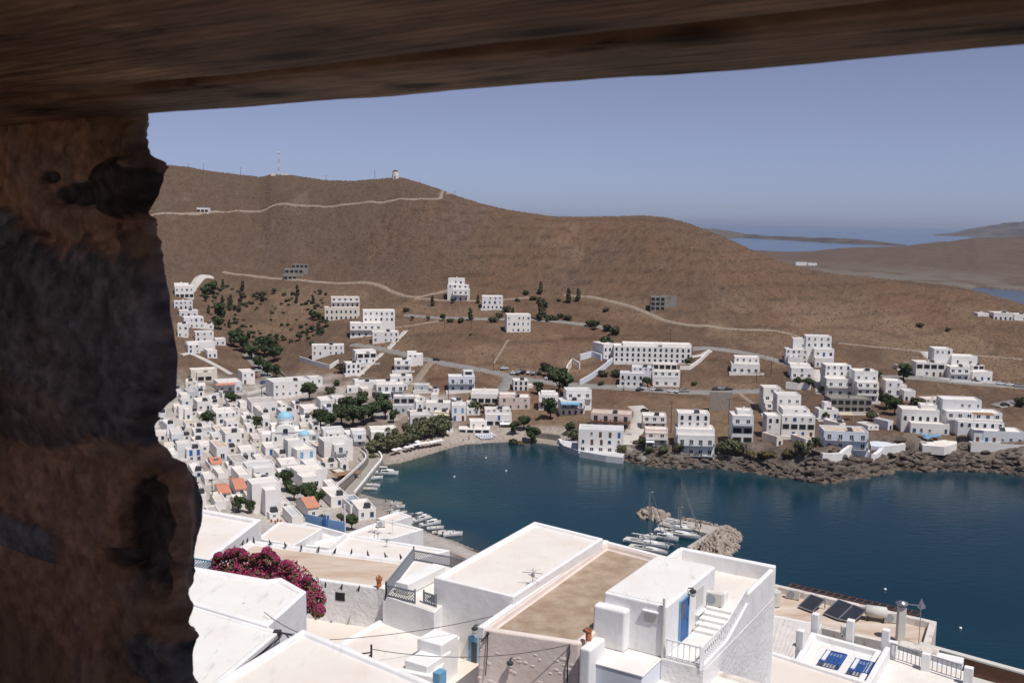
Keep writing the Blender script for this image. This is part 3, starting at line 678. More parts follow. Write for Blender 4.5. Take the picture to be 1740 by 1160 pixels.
house(A4, 95,242,645,580, 8, 20, 'white house with a blue door right beside the stone pillar', 'd')
house(A4, 245,372,605,575, 6, 14, 'low cream roofed house beside the dry yellow yard', 's', roof='awn')
house(A4, 912,1088,562,490, 8, 14, 'white house with a green-blue shopfront just above the blue dome', 'gd')
house(A4, 1072,1242,540,470, 8, 12, 'white house with a brown pergola right above the blue dome', 'h', awn=(1150,1240,490,'awnbrown'))
house(A4, 1192,1335,482,412, 8, 10, 'white house with a pale roof directly left of the dark park trees', 'w')
house(A4, 1300,1412,452,402, 8, 10, 'small white house with grey arches above the dark park trees', 'a', [(1310,1400,390,2,5,'-')])
house(A4, 1242,1322,535,462, 6, 10, 'plain pale blue walled house at the upper edge of the park trees', 's', wall='lilacfar')
house(A4, 650,780,592,545, 7, 12, 'low white house with a wide pale roof left of the church', 's')
house(A4, 132,302,735,648, 9, 12, 'large plain white house beside the pillar, left of the railed terrace house', 'w')
house(A4, 300,428,722,640, 8, 12, 'white house with a railed corner terrace on the left', 'vd')
house(A4, 430,562,712,668, 7, 12, 'low white house with blue doors below the dry yellow yard', 'd')
house(A4, 508,712,725,640, 9, 14, 'white house with blue doors and solar heaters left of the church', 'dd')
house(A4, 708,852,738,680, 8, 12, 'pinkish house with a white balustrade left of the church forecourt', 'g', wall='pinkfar')
house(A4, 1110,1240,700,650, 7, 12, 'grey house with stacked shady balconies right of the church', 'v', wall='greyfar')
house(A4, 1235,1400,690,640, 9, 8, 'white house with a broad pyramid-like pale roof right of the church', 'g', [(1250,1390,620,2,7,'-')])
house(A5, 150,275,742,648, 8, 14, 'white two storey house at the start of the quay road', 'gb', [(160,260,628,2,6,'-')])
house(A5, 275,490,705,632, 8, 16, 'white waterfront row house with blue balconies behind the beach trees', 'bb', [(300,480,612,3,6,'-')])
house(A4, 105,265,868,792, 8, 14, 'white house with two dark windows at the left beside the pillar', 'dw')
house(A4, 232,440,852,752, 9, 14, 'white house with a small balcony and solar tank, left of the brown-roofed house', 'wd', [(235,330,712,3,6,'w')])
house(A4, 432,632,830,742, 10, 16, 'white house with a flat brown roof and one balcony', 'v', roof='roofb')
house(A4, 628,800,826,766, 7, 12, 'row of low white rooms right of the brown-roofed house', 'd', group=None)
house(A4, 800,952,800,742, 7, 12, 'low white house with blue shutters below the church', 'd')
house(A4, 905,1010,850,790, 7, 14, 'white house with a tilted solar panel beneath the church', 'w')
house(A4, 985,1262,880,755, 11, 30, 'large white building with pale blue doors and blue outside stairs', 'll', [(1040,1140,688,6,5,'-')], name='town_hall', cat='building')
house(A4, 1262,1466,845,722, 10, 26, 'white waterfront building with dark arches and a long balcony', 'av', [(1270,1460,695,3,8,'-')], name='harbour_house', cat='building')
house(A4, 420,562,892,858, 7, 14, 'low white house with a red tiled roof, below the brown-roofed house', 's', roof='tile', gable=1.0)
house(A4, 560,765,910,845, 9, 16, 'long white house with a grey roof right of the upper red tiled roof', 'w', roof='roofg')
house(A4, 700,930,965,885, 9, 14, 'white house with a round pale roof and dark balcony below the low rooms', 'w', [(720,900,868,2,7,'-')])
house(A4, 905,1118,925,862, 8, 22, 'low white house with a tan flat roof beside the blue stair building', 's')
house(A4, 1005,1312,1030,945, 12, 20, 'angular white hotel with two floors of glazed balconies by the quay', 'bb', [(1100,1290,905,5,7,'s')], name='hotel', cat='hotel')
house(A4, 1310,1480,975,925, 6, 35, 'quay restaurant with dark open front and a tan reed canopy', 'h', wall='conc', name='restaurant', cat='restaurant', awn=(1290,1490,912,'awnbrown'))
house(A4, 588,792,1022,932, 9, 16, 'white house with three solar heaters on its roof, above the red tiled pair', 'a')
house(A4, 270,452,965,912, 9, 14, 'wide flat white roofed house at the left below the upper red roof', 's')
house(A4, 265,392,1040,985, 8, 14, 'plain white house by the pillar left of the wooden pole', 's')
house(A4, 390,492,1005,960, 7, 14, 'small white house with a pyramid roof hump left of the red tiled pair', 's', [(410,480,945,2,3,'-')])
house(A4, 482,620,1118,1062, 8, 14, 'low house with a red tiled roof, left one of the tiled pair', 's', roof='tile', gable=.9)
house(A4, 578,752,1092,1035, 10, 14, 'white-rimmed house with a large red hipped roof, right one of the tiled pair', 's', roof='tile', gable=1.3)
house(A4, 768,1000,1230,1035, 9, 16, 'tall plain white house right of the red tiled pair, with a dark roof heater', 'ww', [(775,960,990,4,7,'w')])
house(A4, 290,470,1165,1070, 9, 14, 'white-rimmed double house behind the nearest roofs at the left', 'w', roof='roofw')
house(A4, 440,598,1180,1120, 8, 14, 'low white house with a stair wall beside the dark garden tree', 'w')
house(A8, 1068,1275,580,500, 8, 30, 'white cottage with an orange tiled roof among trees near the jetty', 's', roof='tile', gable=1.6)
house(A8, 1235,1480,500,420, 9, 26, 'white boathouse with a pinkish flat roof by the foot of the quay road', 's', roof='roofw')
house(A8, 1375,1590,545,478, 8, 26, 'white shed with a shiny pale grey metal roof beside the jetty', '-', roof='greyp', name='shed', cat='shed')
house(A8, 1440,1660,590,510, 8, 22, 'flat-roofed house with a rusty rim beside the small boats', 'w', roof='roofw')
house(A8, 850,950,590,540, 6, 16, 'small white house with two solar panels behind the nearest roofs', 's')
house(A8, 960,1160,640,560, 8, 16, 'white house with a dusty terrace between the orange cottage and the near roofs', 's')
house(A4, 1080,1260,920,860, 7, 24, 'narrow white annex below the blue stair building', 'w')
house(A4, 130,240,950,880, 7, 14, 'white house by the pillar under the house with two dark windows', 'd')
house(A4, 750,905,1030,975, 7, 16, 'small white house with dark arched windows above the tall plain house', 'a')
house(A5, 715,760,425,370, 5, 0, 'white stair tower rising between the row houses behind the beach', '-')
house(A4, 640,720,470,430, 5, 12, 'tiny white store by the curved village road', '-', name='store_hut', cat='hut')
house(A4, 560,640,900,870, 5, 14, 'little white store squeezed between red roof and grey roof', '-', name='store_hut', cat='hut')
# far houses
house(A3, 490,552,294,276, 8, 0, 'far white house with a pale roof on the saddle beyond the hill', 's')
house(A3, 558,606,294,280, 7, 0, 'small white house at the right of the far pair on the saddle', 's')
house(A3, 1570,1680,592,552, 10, -6, 'white house with an arched porch far right on the hillside', 'a')
house(A3, 1684,1760,596,560, 9, -4, 'plain white house cut by the right edge of the view', 's')
house(A3, 1486,1548,572,554, 6, 0, 'small plain white hut left of the far right houses', '-', name='hut', cat='hut')
house(A1, 322,388,345,318, 6, 0, 'tiny white ruined house beside the high track', 'h')
house(A1, 822,905,735,700, 7, 8, 'grey concrete building shell with three stepped rows of empty bays on the hillside', 'h', [(830,935,668,4,6,'h'),(865,960,645,8,6,'h')], wall='conc', roof='conc', name='unfinished_building', cat='building shell', side=False)
house(A2, 1312,1400,300,220, 8, -4, 'dark unfinished two storey shell above the right-hand track', 'hh', [(1370,1465,215,3,6,'h')], wall='conc', roof='conc', name='unfinished_building', cat='building shell', side=False)
# ------------------------------------------------------------------ the church with the blue dome
g = G(250+975/4.1425, 580+735/4.1425); k = g.y/F; ch = empty('church', 'large white church with a pale blue dome and arched gables in the village', 'church', g, R(14))
b = MB(); b.box(-6.5,6.5,0,13,-3,7.0); b.box(-6.9,6.9,-.15,.0-.003,6.7,7.05); b.box(-11,-6.501,2,11,-3,5.5); b.box(6.501,9.5,2,11,-3,5.5)
for (x0,x1,y) in ((-6.5,6.5,-.35),):
    n = 14; pts = [((x0+x1)/2+4.6*math.cos(math.pi-math.pi*i/n), 6.6+3.6*math.sin(math.pi*i/n)) for i in range(n+1)]
    m_ = len(pts); b.add([(p[0],y,p[1]) for p in pts]+[(p[0],y+13.7,p[1]) for p in pts], [tuple(range(m_))]+[tuple(range(m_,2*m_))[::-1]]+[(i,i+1,i+1+m_,i+m_)[::-1] for i in range(m_-1)])
b.lathe([(2.6,-3),(2.6,5.2),(0.01,5.3)], (8.6,0.5,0), 20)
b.build('wall', M_['whitefar'], ch)
b = MB(); b.lathe([(3.7,7),(3.7,12.2),(3.9,12.2),(3.9,12.5),(0.01,12.55)], (0,6.5,0), 24); b.build('drum', M_['whitefar'], ch)
mdome = mat('dome_blue', (.30,.55,.70), .5, var=.12, vscale=1)
b = MB(); b.lathe([(3.8*math.cos(a), 12.5+3.1*math.sin(a)) for a in [i*math.pi/16 for i in range(9)]], (0,6.5,0), 28); b.build('dome', mdome, ch, smooth=True)
b = MB(); b.lathe([(2.7*math.cos(a), 5.2+1.9*math.sin(a)) for a in [i*math.pi/16 for i in range(9)]], (8.6,0.5,0), 24); b.build('small_dome', mdome, ch, smooth=True)
b = MB(); b.box(-.09,.09,6.41,6.59,15.5,17.2); b.box(-.5,-.091,6.41,6.59,16.5,16.66); b.box(.091,.5,6.41,6.59,16.5,16.66); b.build('cross', M_['wpaint'], ch)
for a in range(8):
    t = R(200+a*20); inst('window', WM['ar'], ch, (3.72*math.cos(t), 6.5+3.72*math.sin(t), 8.2), t+math.pi/2, (.8,1,2.4))
inst('window', WM['ar'], ch, (0,-.38,6.1), 0, (2.4,1,2.6)); inst('door', WM['ar'], ch, (0,-.39,.2), 0, (1.8,1,3.0))
ch.scale = (.78,.78,.78)
for x in (-4.6,4.4): inst('window', WM['ar'], ch, (x,-.02,2.6), 0, (1.1,1,2.2))
inst('window', WM['ar'], ch, (-8.6,1.98,2.2), 0, (1.1,1,2.0)); inst('window', WM['frl'], ch, (8.6,-2.12,1.6), 0, (1.1,1,2.4))
# ---- more houses of the dense village
fill = [
 (300,360,530,492,'small white house under the low roof room at the left'),(365,450,560,520,'white house with a pale terrace left of the many-heater house'),
 (660,760,560,520,'little white house right of the many-heater house'),(780,900,560,500,'white house with small square windows left above the blue dome'),
 (640,705,690,640,'white house squeezed left of the church, behind the solar heaters'),(930,1000,480,440,'plain white house at the foot of the walled school yard'),
 (1010,1110,475,440,'low white house right of the walled school yard'),(1255,1330,585,545,'white house at the edge of the park trees right of the church'),
 (1150,1230,625,590,'low white store right behind the church'),(1100,1200,755,715,'plain white house in front of the right wall of the church'),
 (860,960,640,600,'white house tucked behind the left wing of the church'),(1310,1420,745,705,'white house between the blue stair building and the waterfront row'),
 (1400,1480,700,655,'plain white house left of the start of the quay road'),(560,640,780,745,'tiny white house right behind the flat brown roof'),
 (960,1040,745,710,'white porch house at the right foot of the church'),(1180,1300,930,885,'white house between the angular hotel and the arched waterfront building'),
 (640,740,860,830,'low white house behind the grey roof'),(440,520,900,870,'narrow white house left of the upper red tiled roof'),
 (150,240,760,720,'white house by the pillar below the large plain house'),(270,330,900,865,'white house with a yard left of the wooden power pole'),
 (930,1010,985,935,'white house between the round pale roof and the angular hotel'),(480,590,960,925,'wide low white house behind the three roof heaters'),
 (330,400,640,600,'small white house above the dry yellow yard'),(560,660,480,440,'white house left of the grey-roofed balcony house'),
 (420,520,440,405,'pale house under the dark round tree, left side'),(930,1010,1190,1130,'white house behind the garden trees, right of the tall plain house'),
 (600,700,1180,1130,'low white store behind the dark garden tree'),(1000,1100,700,660,'white side chapel house behind the small blue dome'),
 (700,760,640,600,'white house with a brown gate left behind the church'),(240,320,700,662,'low white house by the pillar above the small balcony house')]
for i, (a, b_, c, d_, l) in enumerate(fill):
    house(A4, a, b_, c, d_, 7, 10+(i*7) % 14, l, ['w','d','w','a','g'][i % 5], roof=['roofw','roofw','roofg','roofw','roofb'][i*3 % 5] if i % 2 else 'roofw', wall='creamfar' if i % 9 == 4 else 'whitefar')
def short(l):
    w = l.split()[:9]
    while w[-1] in ('with','at','by','left','right','above','below','beside','in','behind','between','under','just','the','of','a','and','its','to','on','from','white','blue','red','dark'): w.pop()
    return ' '.join(w).rstrip(',')
def infill(poly, n, seed, gap):
    rs = random.Random(seed); k = 0; tries = 0; xs = [p[0] for p in poly]; ys = [p[1] for p in poly]; seen = set()
    while k < n and tries < 5000:
        tries += 1; x = rs.uniform(min(xs), max(xs)); y = rs.uniform(min(ys), max(ys))
        if not inpoly(x, y, poly) or any(abs(x-a) < w and abs(y-c) < h for a, c, w, h in [(610,712,62,26),(487,745,24,30),(525,845,40,26),(412,872,26,14),(445,650,24,40),(515,690,30,12)]): continue
        g = G(x, y); gy = g.y+4
        if any((g.x-f[0])**2+(gy-f[1])**2 < (f[2]+gap)**2 for f in FOOT): continue
        w = rs.uniform(22, 38)*330/g.y; h = rs.choice([rs.uniform(9,12), rs.uniform(13,19)])*340/g.y
        nb = min([f for f in FOOT if ' plain white house ' not in f[3]], key=lambda f: (f[4]-x)**2+((f[5]-y)*1.4)**2); dx, dy = x-nb[4], y-nb[5]
        rel = ('right of' if dx > 0 else 'left of') if abs(dx) > abs(dy)*1.2 else ('in front of' if dy > 0 else 'behind'); lab = ('low' if h < 13 else 'tall')+' plain white house '+rel+' the '+short(nb[3])
        if lab in seen or any(lab[4:] == q[4:] for q in seen): continue
        seen.add(lab); lab = ' '.join(lab.split()[:16]); TT = (x, y, 1.0)
        house(TT, -w/2, w/2, 0, -h, rs.uniform(7,10), rs.uniform(16,30), lab, rs.choice(['w','d','w','a','g','dw']), roof=rs.choice(['roofw','roofw','roofw','roofg','roofb']), wall=rs.choice(['whitefar','whitefar','whitefar','creamfar'])); k += 1
    print('infill', k)
def inpoly(x, y, poly):
    c = False
    for i in range(len(poly)):
        (ax, ay), (bx, by) = poly[i-1], poly[i]
        if (ay > y) != (by > y) and x < (bx-ax)*(y-ay)/(by-ay)+ax: c = not c
    return c
infill([(262,690),(330,655),(420,690),(470,715),(560,688),(570,745),(600,760),(585,800),(552,828),(600,868),(560,885),(300,885),(250,800)], 55, 5, 2.6)
infill([(600,655),(700,650),(800,690),(880,700),(870,735),(800,742),(680,725),(640,700)], 14, 8, 3.5)
infill([(1280,720),(1390,690),(1500,690),(1560,725),(1500,750),(1300,760)], 6, 3, 3.0)
# ------------------------------------------------------------------ roads and paths draped on the ground
def resample(pts, st):
    out = [pts[0]]
    for a, b in zip(pts, pts[1:]):
        n = max(1, int((b-a).length/st)); out += [a.lerp(b, k/n) for k in range(1, n+1)]
    return out
def smooth(pts):
    if len(pts) < 3: return pts
    q = [pts[0]]
    for a, b in zip(pts, pts[1:]): q += [a.lerp(b, .25), a.lerp(b, .75)]
    return q+[pts[-1]]
def ground_line(px, st=2.5, sm=2):
    pts = [Vector((*G(x, y)[:2], 0)) for x, y in px]
    for _ in range(sm): pts = smooth(pts)
    return resample(pts, st)
def road(px, wd, m, name, label, lift=.18, st=2.5):
    pts = ground_line(px, st); b = MB(); vs = []
    for i, p in enumerate(pts):
        d = (pts[min(i+1, len(pts)-1)]-pts[max(i-1, 0)]).normalized(); n = Vector((-d.y, d.x, 0))
        zc = [gz(p.x+n.x*wd*s, p.y+n.y*wd*s) for s in (-.5, -.25, 0, .25, .5)]
        zl = max(zc)*.5+sum(zc)/5*.5
        for s, z in zip((-.62, -.5, 0, .5, .62), (zc[0], zc[0], zc[2], zc[4], zc[4])):
            zz = (z*.5+zl*.5)+lift if abs(s) < .6 else z-.8
            vs.append((p.x+n.x*wd*s, p.y+n.y*wd*s, zz))
    fs = [(i*5+k, i*5+k+1, (i+1)*5+k+1, (i+1)*5+k) for i in range(len(pts)-1) for k in range(4)]
    b.add(vs, fs); o = b.build(name, m, smooth=True); tag(o, label, 'road', kind='structure'); return o
M_['dirt'] = mat('pale_dirt', (.30,.235,.185), .95, var=.25, vscale=.4)
M_['asph'] = mat('old_asphalt', (.26,.245,.23), .9, var=.2, vscale=.4)
M_['whitestep'] = mat('white_steps', (.55,.51,.47), .9, var=.2, vscale=1)
road([(238,370),(300,364),(370,359)], 4.5, M_['dirt'], 'dirt_road', 'pale part of the high track')
road([(372,359),(450,354),(540,350),(640,345),(720,341),(765,337),(776,332),(760,331)], 3, M_['dirt'], 'dirt_road', 'high track')
road([(380,462),(430,468),(480,474),(520,477),(560,480),(620,479),(645,484),(670,497),(700,506),(740,498),(760,493)], 3.4, M_['dirt'], 'dirt_road', 'hill track')
road([(705,507),(740,509),(800,512),(850,509),(900,505)], 3.5, M_['dirt'], 'dirt_road', 'hill track')
road([(960,501),(1020,507),(1060,517),(1095,529),(1130,546),(1180,555),(1250,560),(1310,560),(1345,567),(1375,580)], 3.4, M_['dirt'], 'dirt_road', 'right hill track')
road([(1425,583),(1500,591),(1560,596),(1640,603),(1700,607),(1760,612)], 3, M_['dirt'], 'dirt_road', 'right hill track')
road([(690,535),(740,540),(800,541),(860,542),(945,545),(1010,552),(1045,562)], 5.5, M_['asph'], 'road', 'hill road')
road([(600,585),(650,592),(728,612),(780,622),(840,632),(868,640),(858,655),(850,668)], 5.5, M_['asph'], 'road', 'village road')
road([(868,642),(900,645),(930,648),(954,652),(1051,658),(1138,665),(1240,665),(1300,664),(1330,662)], 6.5, M_['asph'], 'road', 'middle road')
road([(1176,592),(1215,592),(1253,597),(1300,606),(1345,620)], 6, M_['asph'], 'road', 'school road')
road([(1175,606),(1190,604),(1206,596)], 3, M_['whitestep'], 'path', 'pale path')
road([(1497,640),(1553,641),(1610,647),(1688,654),(1760,659)], 6.5, M_['asph'], 'road', 'right road')
road([(1690,690),(1720,683),(1760,679)], 6, M_['asph'], 'road', 'shore road')
road([(655,598),(672,580),(689,562)], 3.0, M_['whitestep'], 'steps', 'white steps')
road([(606,640),(628,620),(650,600)], 2.6, M_['whitestep'], 'steps', 'white steps')
road([(686,672),(700,655),(712,641),(735,611)], 4.0, M_['dirt'], 'lane', 'dusty lane')
road([(308,603),(322,599),(345,609),(370,622),(394,636)], 2.6, M_['whitestep'], 'path', 'zigzag path')
road([(322,496),(334,478),(342,468),(360,470)], 5.5, M_['whitestep'], 'path', 'pale ramp')
road([(1063,757),(1072,740),(1084,722),(1094,700),(1080,690)], 7, M_['whitestep'], 'ramp', 'pale ramp')
road([(1064,762),(1080,768),(1100,783)], 2.4, M_['conc'], 'path', 'path to the rocks')
road([(1386,628),(1390,650),(1394,670)], 3.5, M_['whitestep'], 'steps', 'steps')
road([(1450,626),(1455,650),(1458,676)], 2.5, M_['creamfar'], 'steps', 'steps')
road([(1569,597),(1588,618),(1611,646)], 4, M_['whitestep'], 'steps', 'long stair')
road([(863,577),(852,596),(838,618)], 1.2, M_['dirt'], 'path', 'dry stone line')
road([(600,566),(640,561),(700,553),(745,545)], 2.5, M_['dirt'], 'dirt_road', 'track')
road([(420,600),(432,615),(450,634),(462,652),(440,668),(410,676),(395,690)], 6, M_['asph'], 'road', 'valley road')
road([(1255,668),(1300,700),(1330,720)], 2, M_['dirt'], 'path', 'path')
# ------------------------------------------------------------------ walls following the ground
def gwall(px, h, th, m, label, name='garden_wall', cat='wall', deep=1.5, flat=False, sm=0, z0=None):
    pts = [Vector((*G(x, y)[:2], 0)) if z0 is None else Vector((*P(x, y, z0)[:2], 0)) for x, y in px]
    for _ in range(sm): pts = smooth(pts)
    pts = resample(pts, 3) if not flat else pts
    zs = [gz(p.x, p.y) if z0 is None else z0 for p in pts]; 
    if flat and z0 is None: zs = [max(zs)]*len(zs)
    b = MB(); vs = []
    for i, p in enumerate(pts):
        d = (pts[min(i+1, len(pts)-1)]-pts[max(i-1, 0)]).normalized(); n = Vector((-d.y, d.x, 0))*th/2
        vs += [(p.x-n.x,p.y-n.y,zs[i]-deep),(p.x+n.x,p.y+n.y,zs[i]-deep),(p.x+n.x,p.y+n.y,zs[i]+h),(p.x-n.x,p.y-n.y,zs[i]+h)]
    n_ = len(pts); fs = [(i*4+k, (i+1)*4+k, (i+1)*4+(k+1) % 4, i*4+(k+1) % 4) for i in range(n_-1) for k in range(4)]+[(0,1,2,3),((n_-1)*4+3,(n_-1)*4+2,(n_-1)*4+1,(n_-1)*4)]
    b.add(vs, fs); return tag(b.build(name, m), label, cat)
WH = M_['whitefar']
M_['stone'] = mat('stone_masonry', (.36,.31,.27), .9, col2=(.22,.19,.17), vscale=2.5, bump=.6, bscale=3, bdist=.1)
gwall([(509,612),(530,619),(560,627),(575,618)], 2.2, .5, WH, 'white garden wall below the house with a walled terrace on the slope')
gwall([(950,751),(965,762),(985,769),(1005,774),(1030,778),(1056,780)], 1.4, 1.2, WH, 'low white sea wall curving in front of the seaside hotel', 'sea_wall', sm=1, deep=3)
gwall([(1171,773),(1220,776),(1280,777),(1330,778)], .6, .5, M_['stone'], 'low stone wall along the top of the rocky shore')
gwall([(905,742),(930,745),(952,748)], 2.2, .8, M_['stone'], 'stone retaining wall at the right end of the beach', deep=3)
gwall([(1205,697),(1243,697)], 8, .6, M_['stone'], 'tall grey stone retaining wall with one small white framed opening', 'retaining_wall', flat=True)
gwall([(1395,783),(1410,784),(1427,783)], 3.0, 1.5, WH, 'white walled terrace at the left foot of the pale blue hotel', 'terrace_wall', deep=5)
gwall([(1427,783),(1436,775),(1448,766),(1462,765),(1470,772),(1477,780)], 3.0, 1.2, WH, 'white wall winding round the rocks below the pale blue hotel', 'terrace_wall', deep=5, sm=1)
gwall([(1477,782),(1492,779),(1500,770),(1520,768),(1536,765)], 2.8, 1.5, WH, 'jagged white sea wall right of the pale blue hotel', 'terrace_wall', deep=5)
gwall([(1612,697),(1630,718),(1655,745)], 2.2, .8, M_['lilacfar'], 'sloping pale wall climbing left of the low arched building', 'garden_wall')
gwall([(1535,705),(1545,722),(1550,735)], 1.8, .7, WH, 'sloping white wall left of the arcaded villa')
gwall([(1560,640),(1600,645),(1650,650)], 1.0, .5, WH, 'low white wall along the upper right road')
gwall([(1155,628),(1172,628),(1190,615),(1205,600)], 2.0, .5, WH, 'white wall of the school yard beside the pale path')
gwall([(985,655),(1010,640),(1030,625),(1040,616)], 2.6, .6, M_['lilacfar'], 'pale wall and steps left of the school gardens')
gwall([(960,650),(964,632),(972,620),(985,628)], 3.5, .6, M_['creamfar'], 'tan zigzag wall of the open air theatre', 'retaining_wall')
gwall([(985,612),(1005,606),(1022,612)], 3.0, 1.0, M_['lilacfar'], 'pale blue painted wall beside the dark tree left of the school', 'painted_wall')
gwall([(1335,660),(1355,662),(1378,662)], 3.2, .5, WH, 'white zigzag-topped wall above the dry slope right of the cluster')
gwall([(450,612),(470,628),(490,645)], 1.0, .5, M_['stone'], 'low stone wall beside the valley road')
gwall([(575,835),(600,812),(618,795),(625,785),(624,775),(615,768)], 2.2, .8, M_['stone'], 'curved stone wall with a white rim between restaurant and quay road', 'retaining_wall', sm=1, z0=2.2)
gwall([(315,690),(350,682),(372,676)], 2.5, .5, WH, 'beige walled terrace wall below the flat overhanging roof house')
gwall([(420,672),(460,660),(500,668)], 1.5, .5, WH, 'white wall edging the curved village road')
# raised village quay road
def slab(pts, z1, z0, m, name, label, cat='structure', kind='structure'):
    b = MB(); b.prism([tuple(P(x, y, z1)[:2]) for x, y in pts], z0, z1); return tag(b.build(name, m), label, cat, kind=kind)
ZP = G(1590,752).z+.6; ZQ = G(1500,752).z+.4
M_['paveq'] = mat('quay_paving', (.36,.33,.30), .9, var=.2, vscale=.6)
slab([(560,856),(585,834),(611,806),(626,786),(622,774),(606,762),(600,752),(622,752),(640,764),(651,780),(642,792),(603,839),(595,850)], 2.0, -4, M_['paveq'], 'road', 'raised grey quay road')
gwall([(603,838),(622,815),(636,797),(649,782),(648,774),(640,766),(630,760)], .8, .6, WH, 'white parapet wall curving along the quay road above the water', 'parapet', sm=1, deep=.0, z0=2.0)
gwall([(570,829),(590,812),(608,796),(622,782),(621,774),(612,768)], 1.0, .4, WH, 'white railing wall on top of the curved stone wall beside the reed canopy', 'parapet', sm=1, deep=-.1, z0=4.5)
slab([(950,750),(958,757),(985,766),(1030,774),(1058,777),(1062,768),(1000,752),(965,745)], 2.4, -3, M_['roofw'], 'terrace', 'pale terrace between the seaside hotel and the water', 'terrace', None)
slab([(1553,738),(1568,756),(1605,759),(1626,753),(1624,738)], ZP, ZP-3.2, M_['roofw'], 'pool_terrace', 'white pool terrace below the arcaded villa', 'terrace', None)
slab([(1476,745),(1480,757),(1500,759),(1523,754),(1524,742)], ZQ, ZQ-3.2, M_['lilacfar'], 'terrace', 'pale paved terrace right of the pale blue hotel', 'terrace', None)
# ------------------------------------------------------------------ jagged rocks along the shore
def rock_mesh(seed):
    bm = bmesh.new(); bmesh.ops.create_icosphere(bm, subdivisions=2, radius=1); rs = random.Random(seed)
    ax = Vector((rs.uniform(.7,1.2), rs.uniform(.7,1.2), rs.uniform(.55,.9)))
    pl = [(Vector((rs.gauss(0,1),rs.gauss(0,1),rs.gauss(0,1))).normalized(), rs.uniform(.5,.85)) for _ in range(9)]
    for v in bm.verts:
        for n, d in pl:
            k = v.co.dot(n)-d
            if k > 0: v.co -= n*k
        v.co = Vector((v.co.x*ax.x, v.co.y*ax.y, v.co.z*ax.z))
    me = bpy.data.meshes.new('boulder'); bm.to_mesh(me); bm.free(); return me
RK = [rock_mesh(i) for i in range(6)]
M_['shorerock'] = mat('shore_rock', (.165,.130,.105), .9, col2=(.055,.047,.042), vscale=.45, lo=.38, hi=.62, bump=.9, bscale=1.2, bdist=.4)
rs = random.Random(77); b = MB(); sh = [P(x, y, 0) for x, y in bay_px if x > 985]
for i in range(950):
    k = rs.randrange(len(sh)-2); p = sh[k].lerp(sh[k+1], rs.random()); d = (sh[k+1]-sh[k]).normalized(); n = Vector((-d.y, d.x, 0)); off = abs(rs.gauss(0, 4.2))-1.0; q = p+n*off
    px_ = 870+F*q.x/q.y; s = rs.uniform(.5, 1.9)*(1.25 if px_ > 1380 else .8); z = gz(q.x, q.y)-s*.1
    if off > 12: continue
    me = RK[i % 6]; Mx = Matrix.Translation((q.x, q.y, max(z, -.3))) @ Matrix.Rotation(rs.uniform(-.5,.5), 4, 'X') @ Matrix.Rotation(rs.uniform(-.4,.4), 4, 'Y') @ Matrix.Rotation(rs.uniform(-.5,.5), 4, 'Z') @ Matrix.Diagonal((s*1.7, s, s*.75, 1))
    b.add([Mx @ v.co for v in me.vertices], [tuple(f.vertices) for f in me.polygons])
tag(b.build('shore_rocks', M_['shorerock']), 'jagged dark rocks along the foot of the right-hand shore', 'rocks', kind='stuff')
# ------------------------------------------------------------------ trees
def leafmat(name, c, c2):
    m = mat(name, c, .8, col2=c2, vscale=1.1, lo=.4, hi=.6, spec=.1, detail=3)
    return m
LM = {'d': leafmat('dark_leaves', (.075,.098,.045), (.038,.055,.026)), 'o': leafmat('grey_green_leaves', (.15,.155,.085), (.085,.092,.052)), 's': leafmat('shrub_leaves', (.095,.095,.052), (.055,.058,.034)),
      'y': leafmat('dry_leaves', (.16,.12,.055), (.09,.07,.035)), 'r': leafmat('purple_blossom', (.13,.035,.06), (.05,.05,.03))}
M_['bark'] = mat('bark', (.10,.07,.05), .9, var=.3, vscale=4)
def crown_mesh(name, seed, n, lobes, leaf, m):
    rs = np.random.RandomState(seed); li = rs.randint(0, len(lobes), n); L = np.array(lobes)
    d = rs.normal(size=(n,3)); d /= np.linalg.norm(d, axis=1)[:,None]; rr = rs.uniform(.45, 1.05, n)**.6
    c = L[li,:3]+d*L[li,3:6]*rr[:,None]
    a = rs.normal(size=(n,3)); a /= np.linalg.norm(a, axis=1)[:,None]; bb = np.cross(a, d+rs.normal(size=(n,3))*.5); bb /= np.linalg.norm(bb, axis=1)[:,None]
    s = (leaf*rs.uniform(.6, 1.3, n))[:,None]; a = np.cross(bb, d); a /= np.linalg.norm(a, axis=1)[:,None]+1e-9
    a = a+d*rs.uniform(-.7, .7, n)[:,None]
    v = np.stack([c-a*s-bb*s*.6, c+a*s*.3-bb*s, c+a*s+bb*s*.5, c-a*s*.3+bb*s], 1).reshape(-1,3)
    me = bpy.data.meshes.new(name); me.from_pydata(v.tolist(), [], np.arange(4*n).reshape(-1,4).tolist()); me.materials.append(m); return me
TR = {}
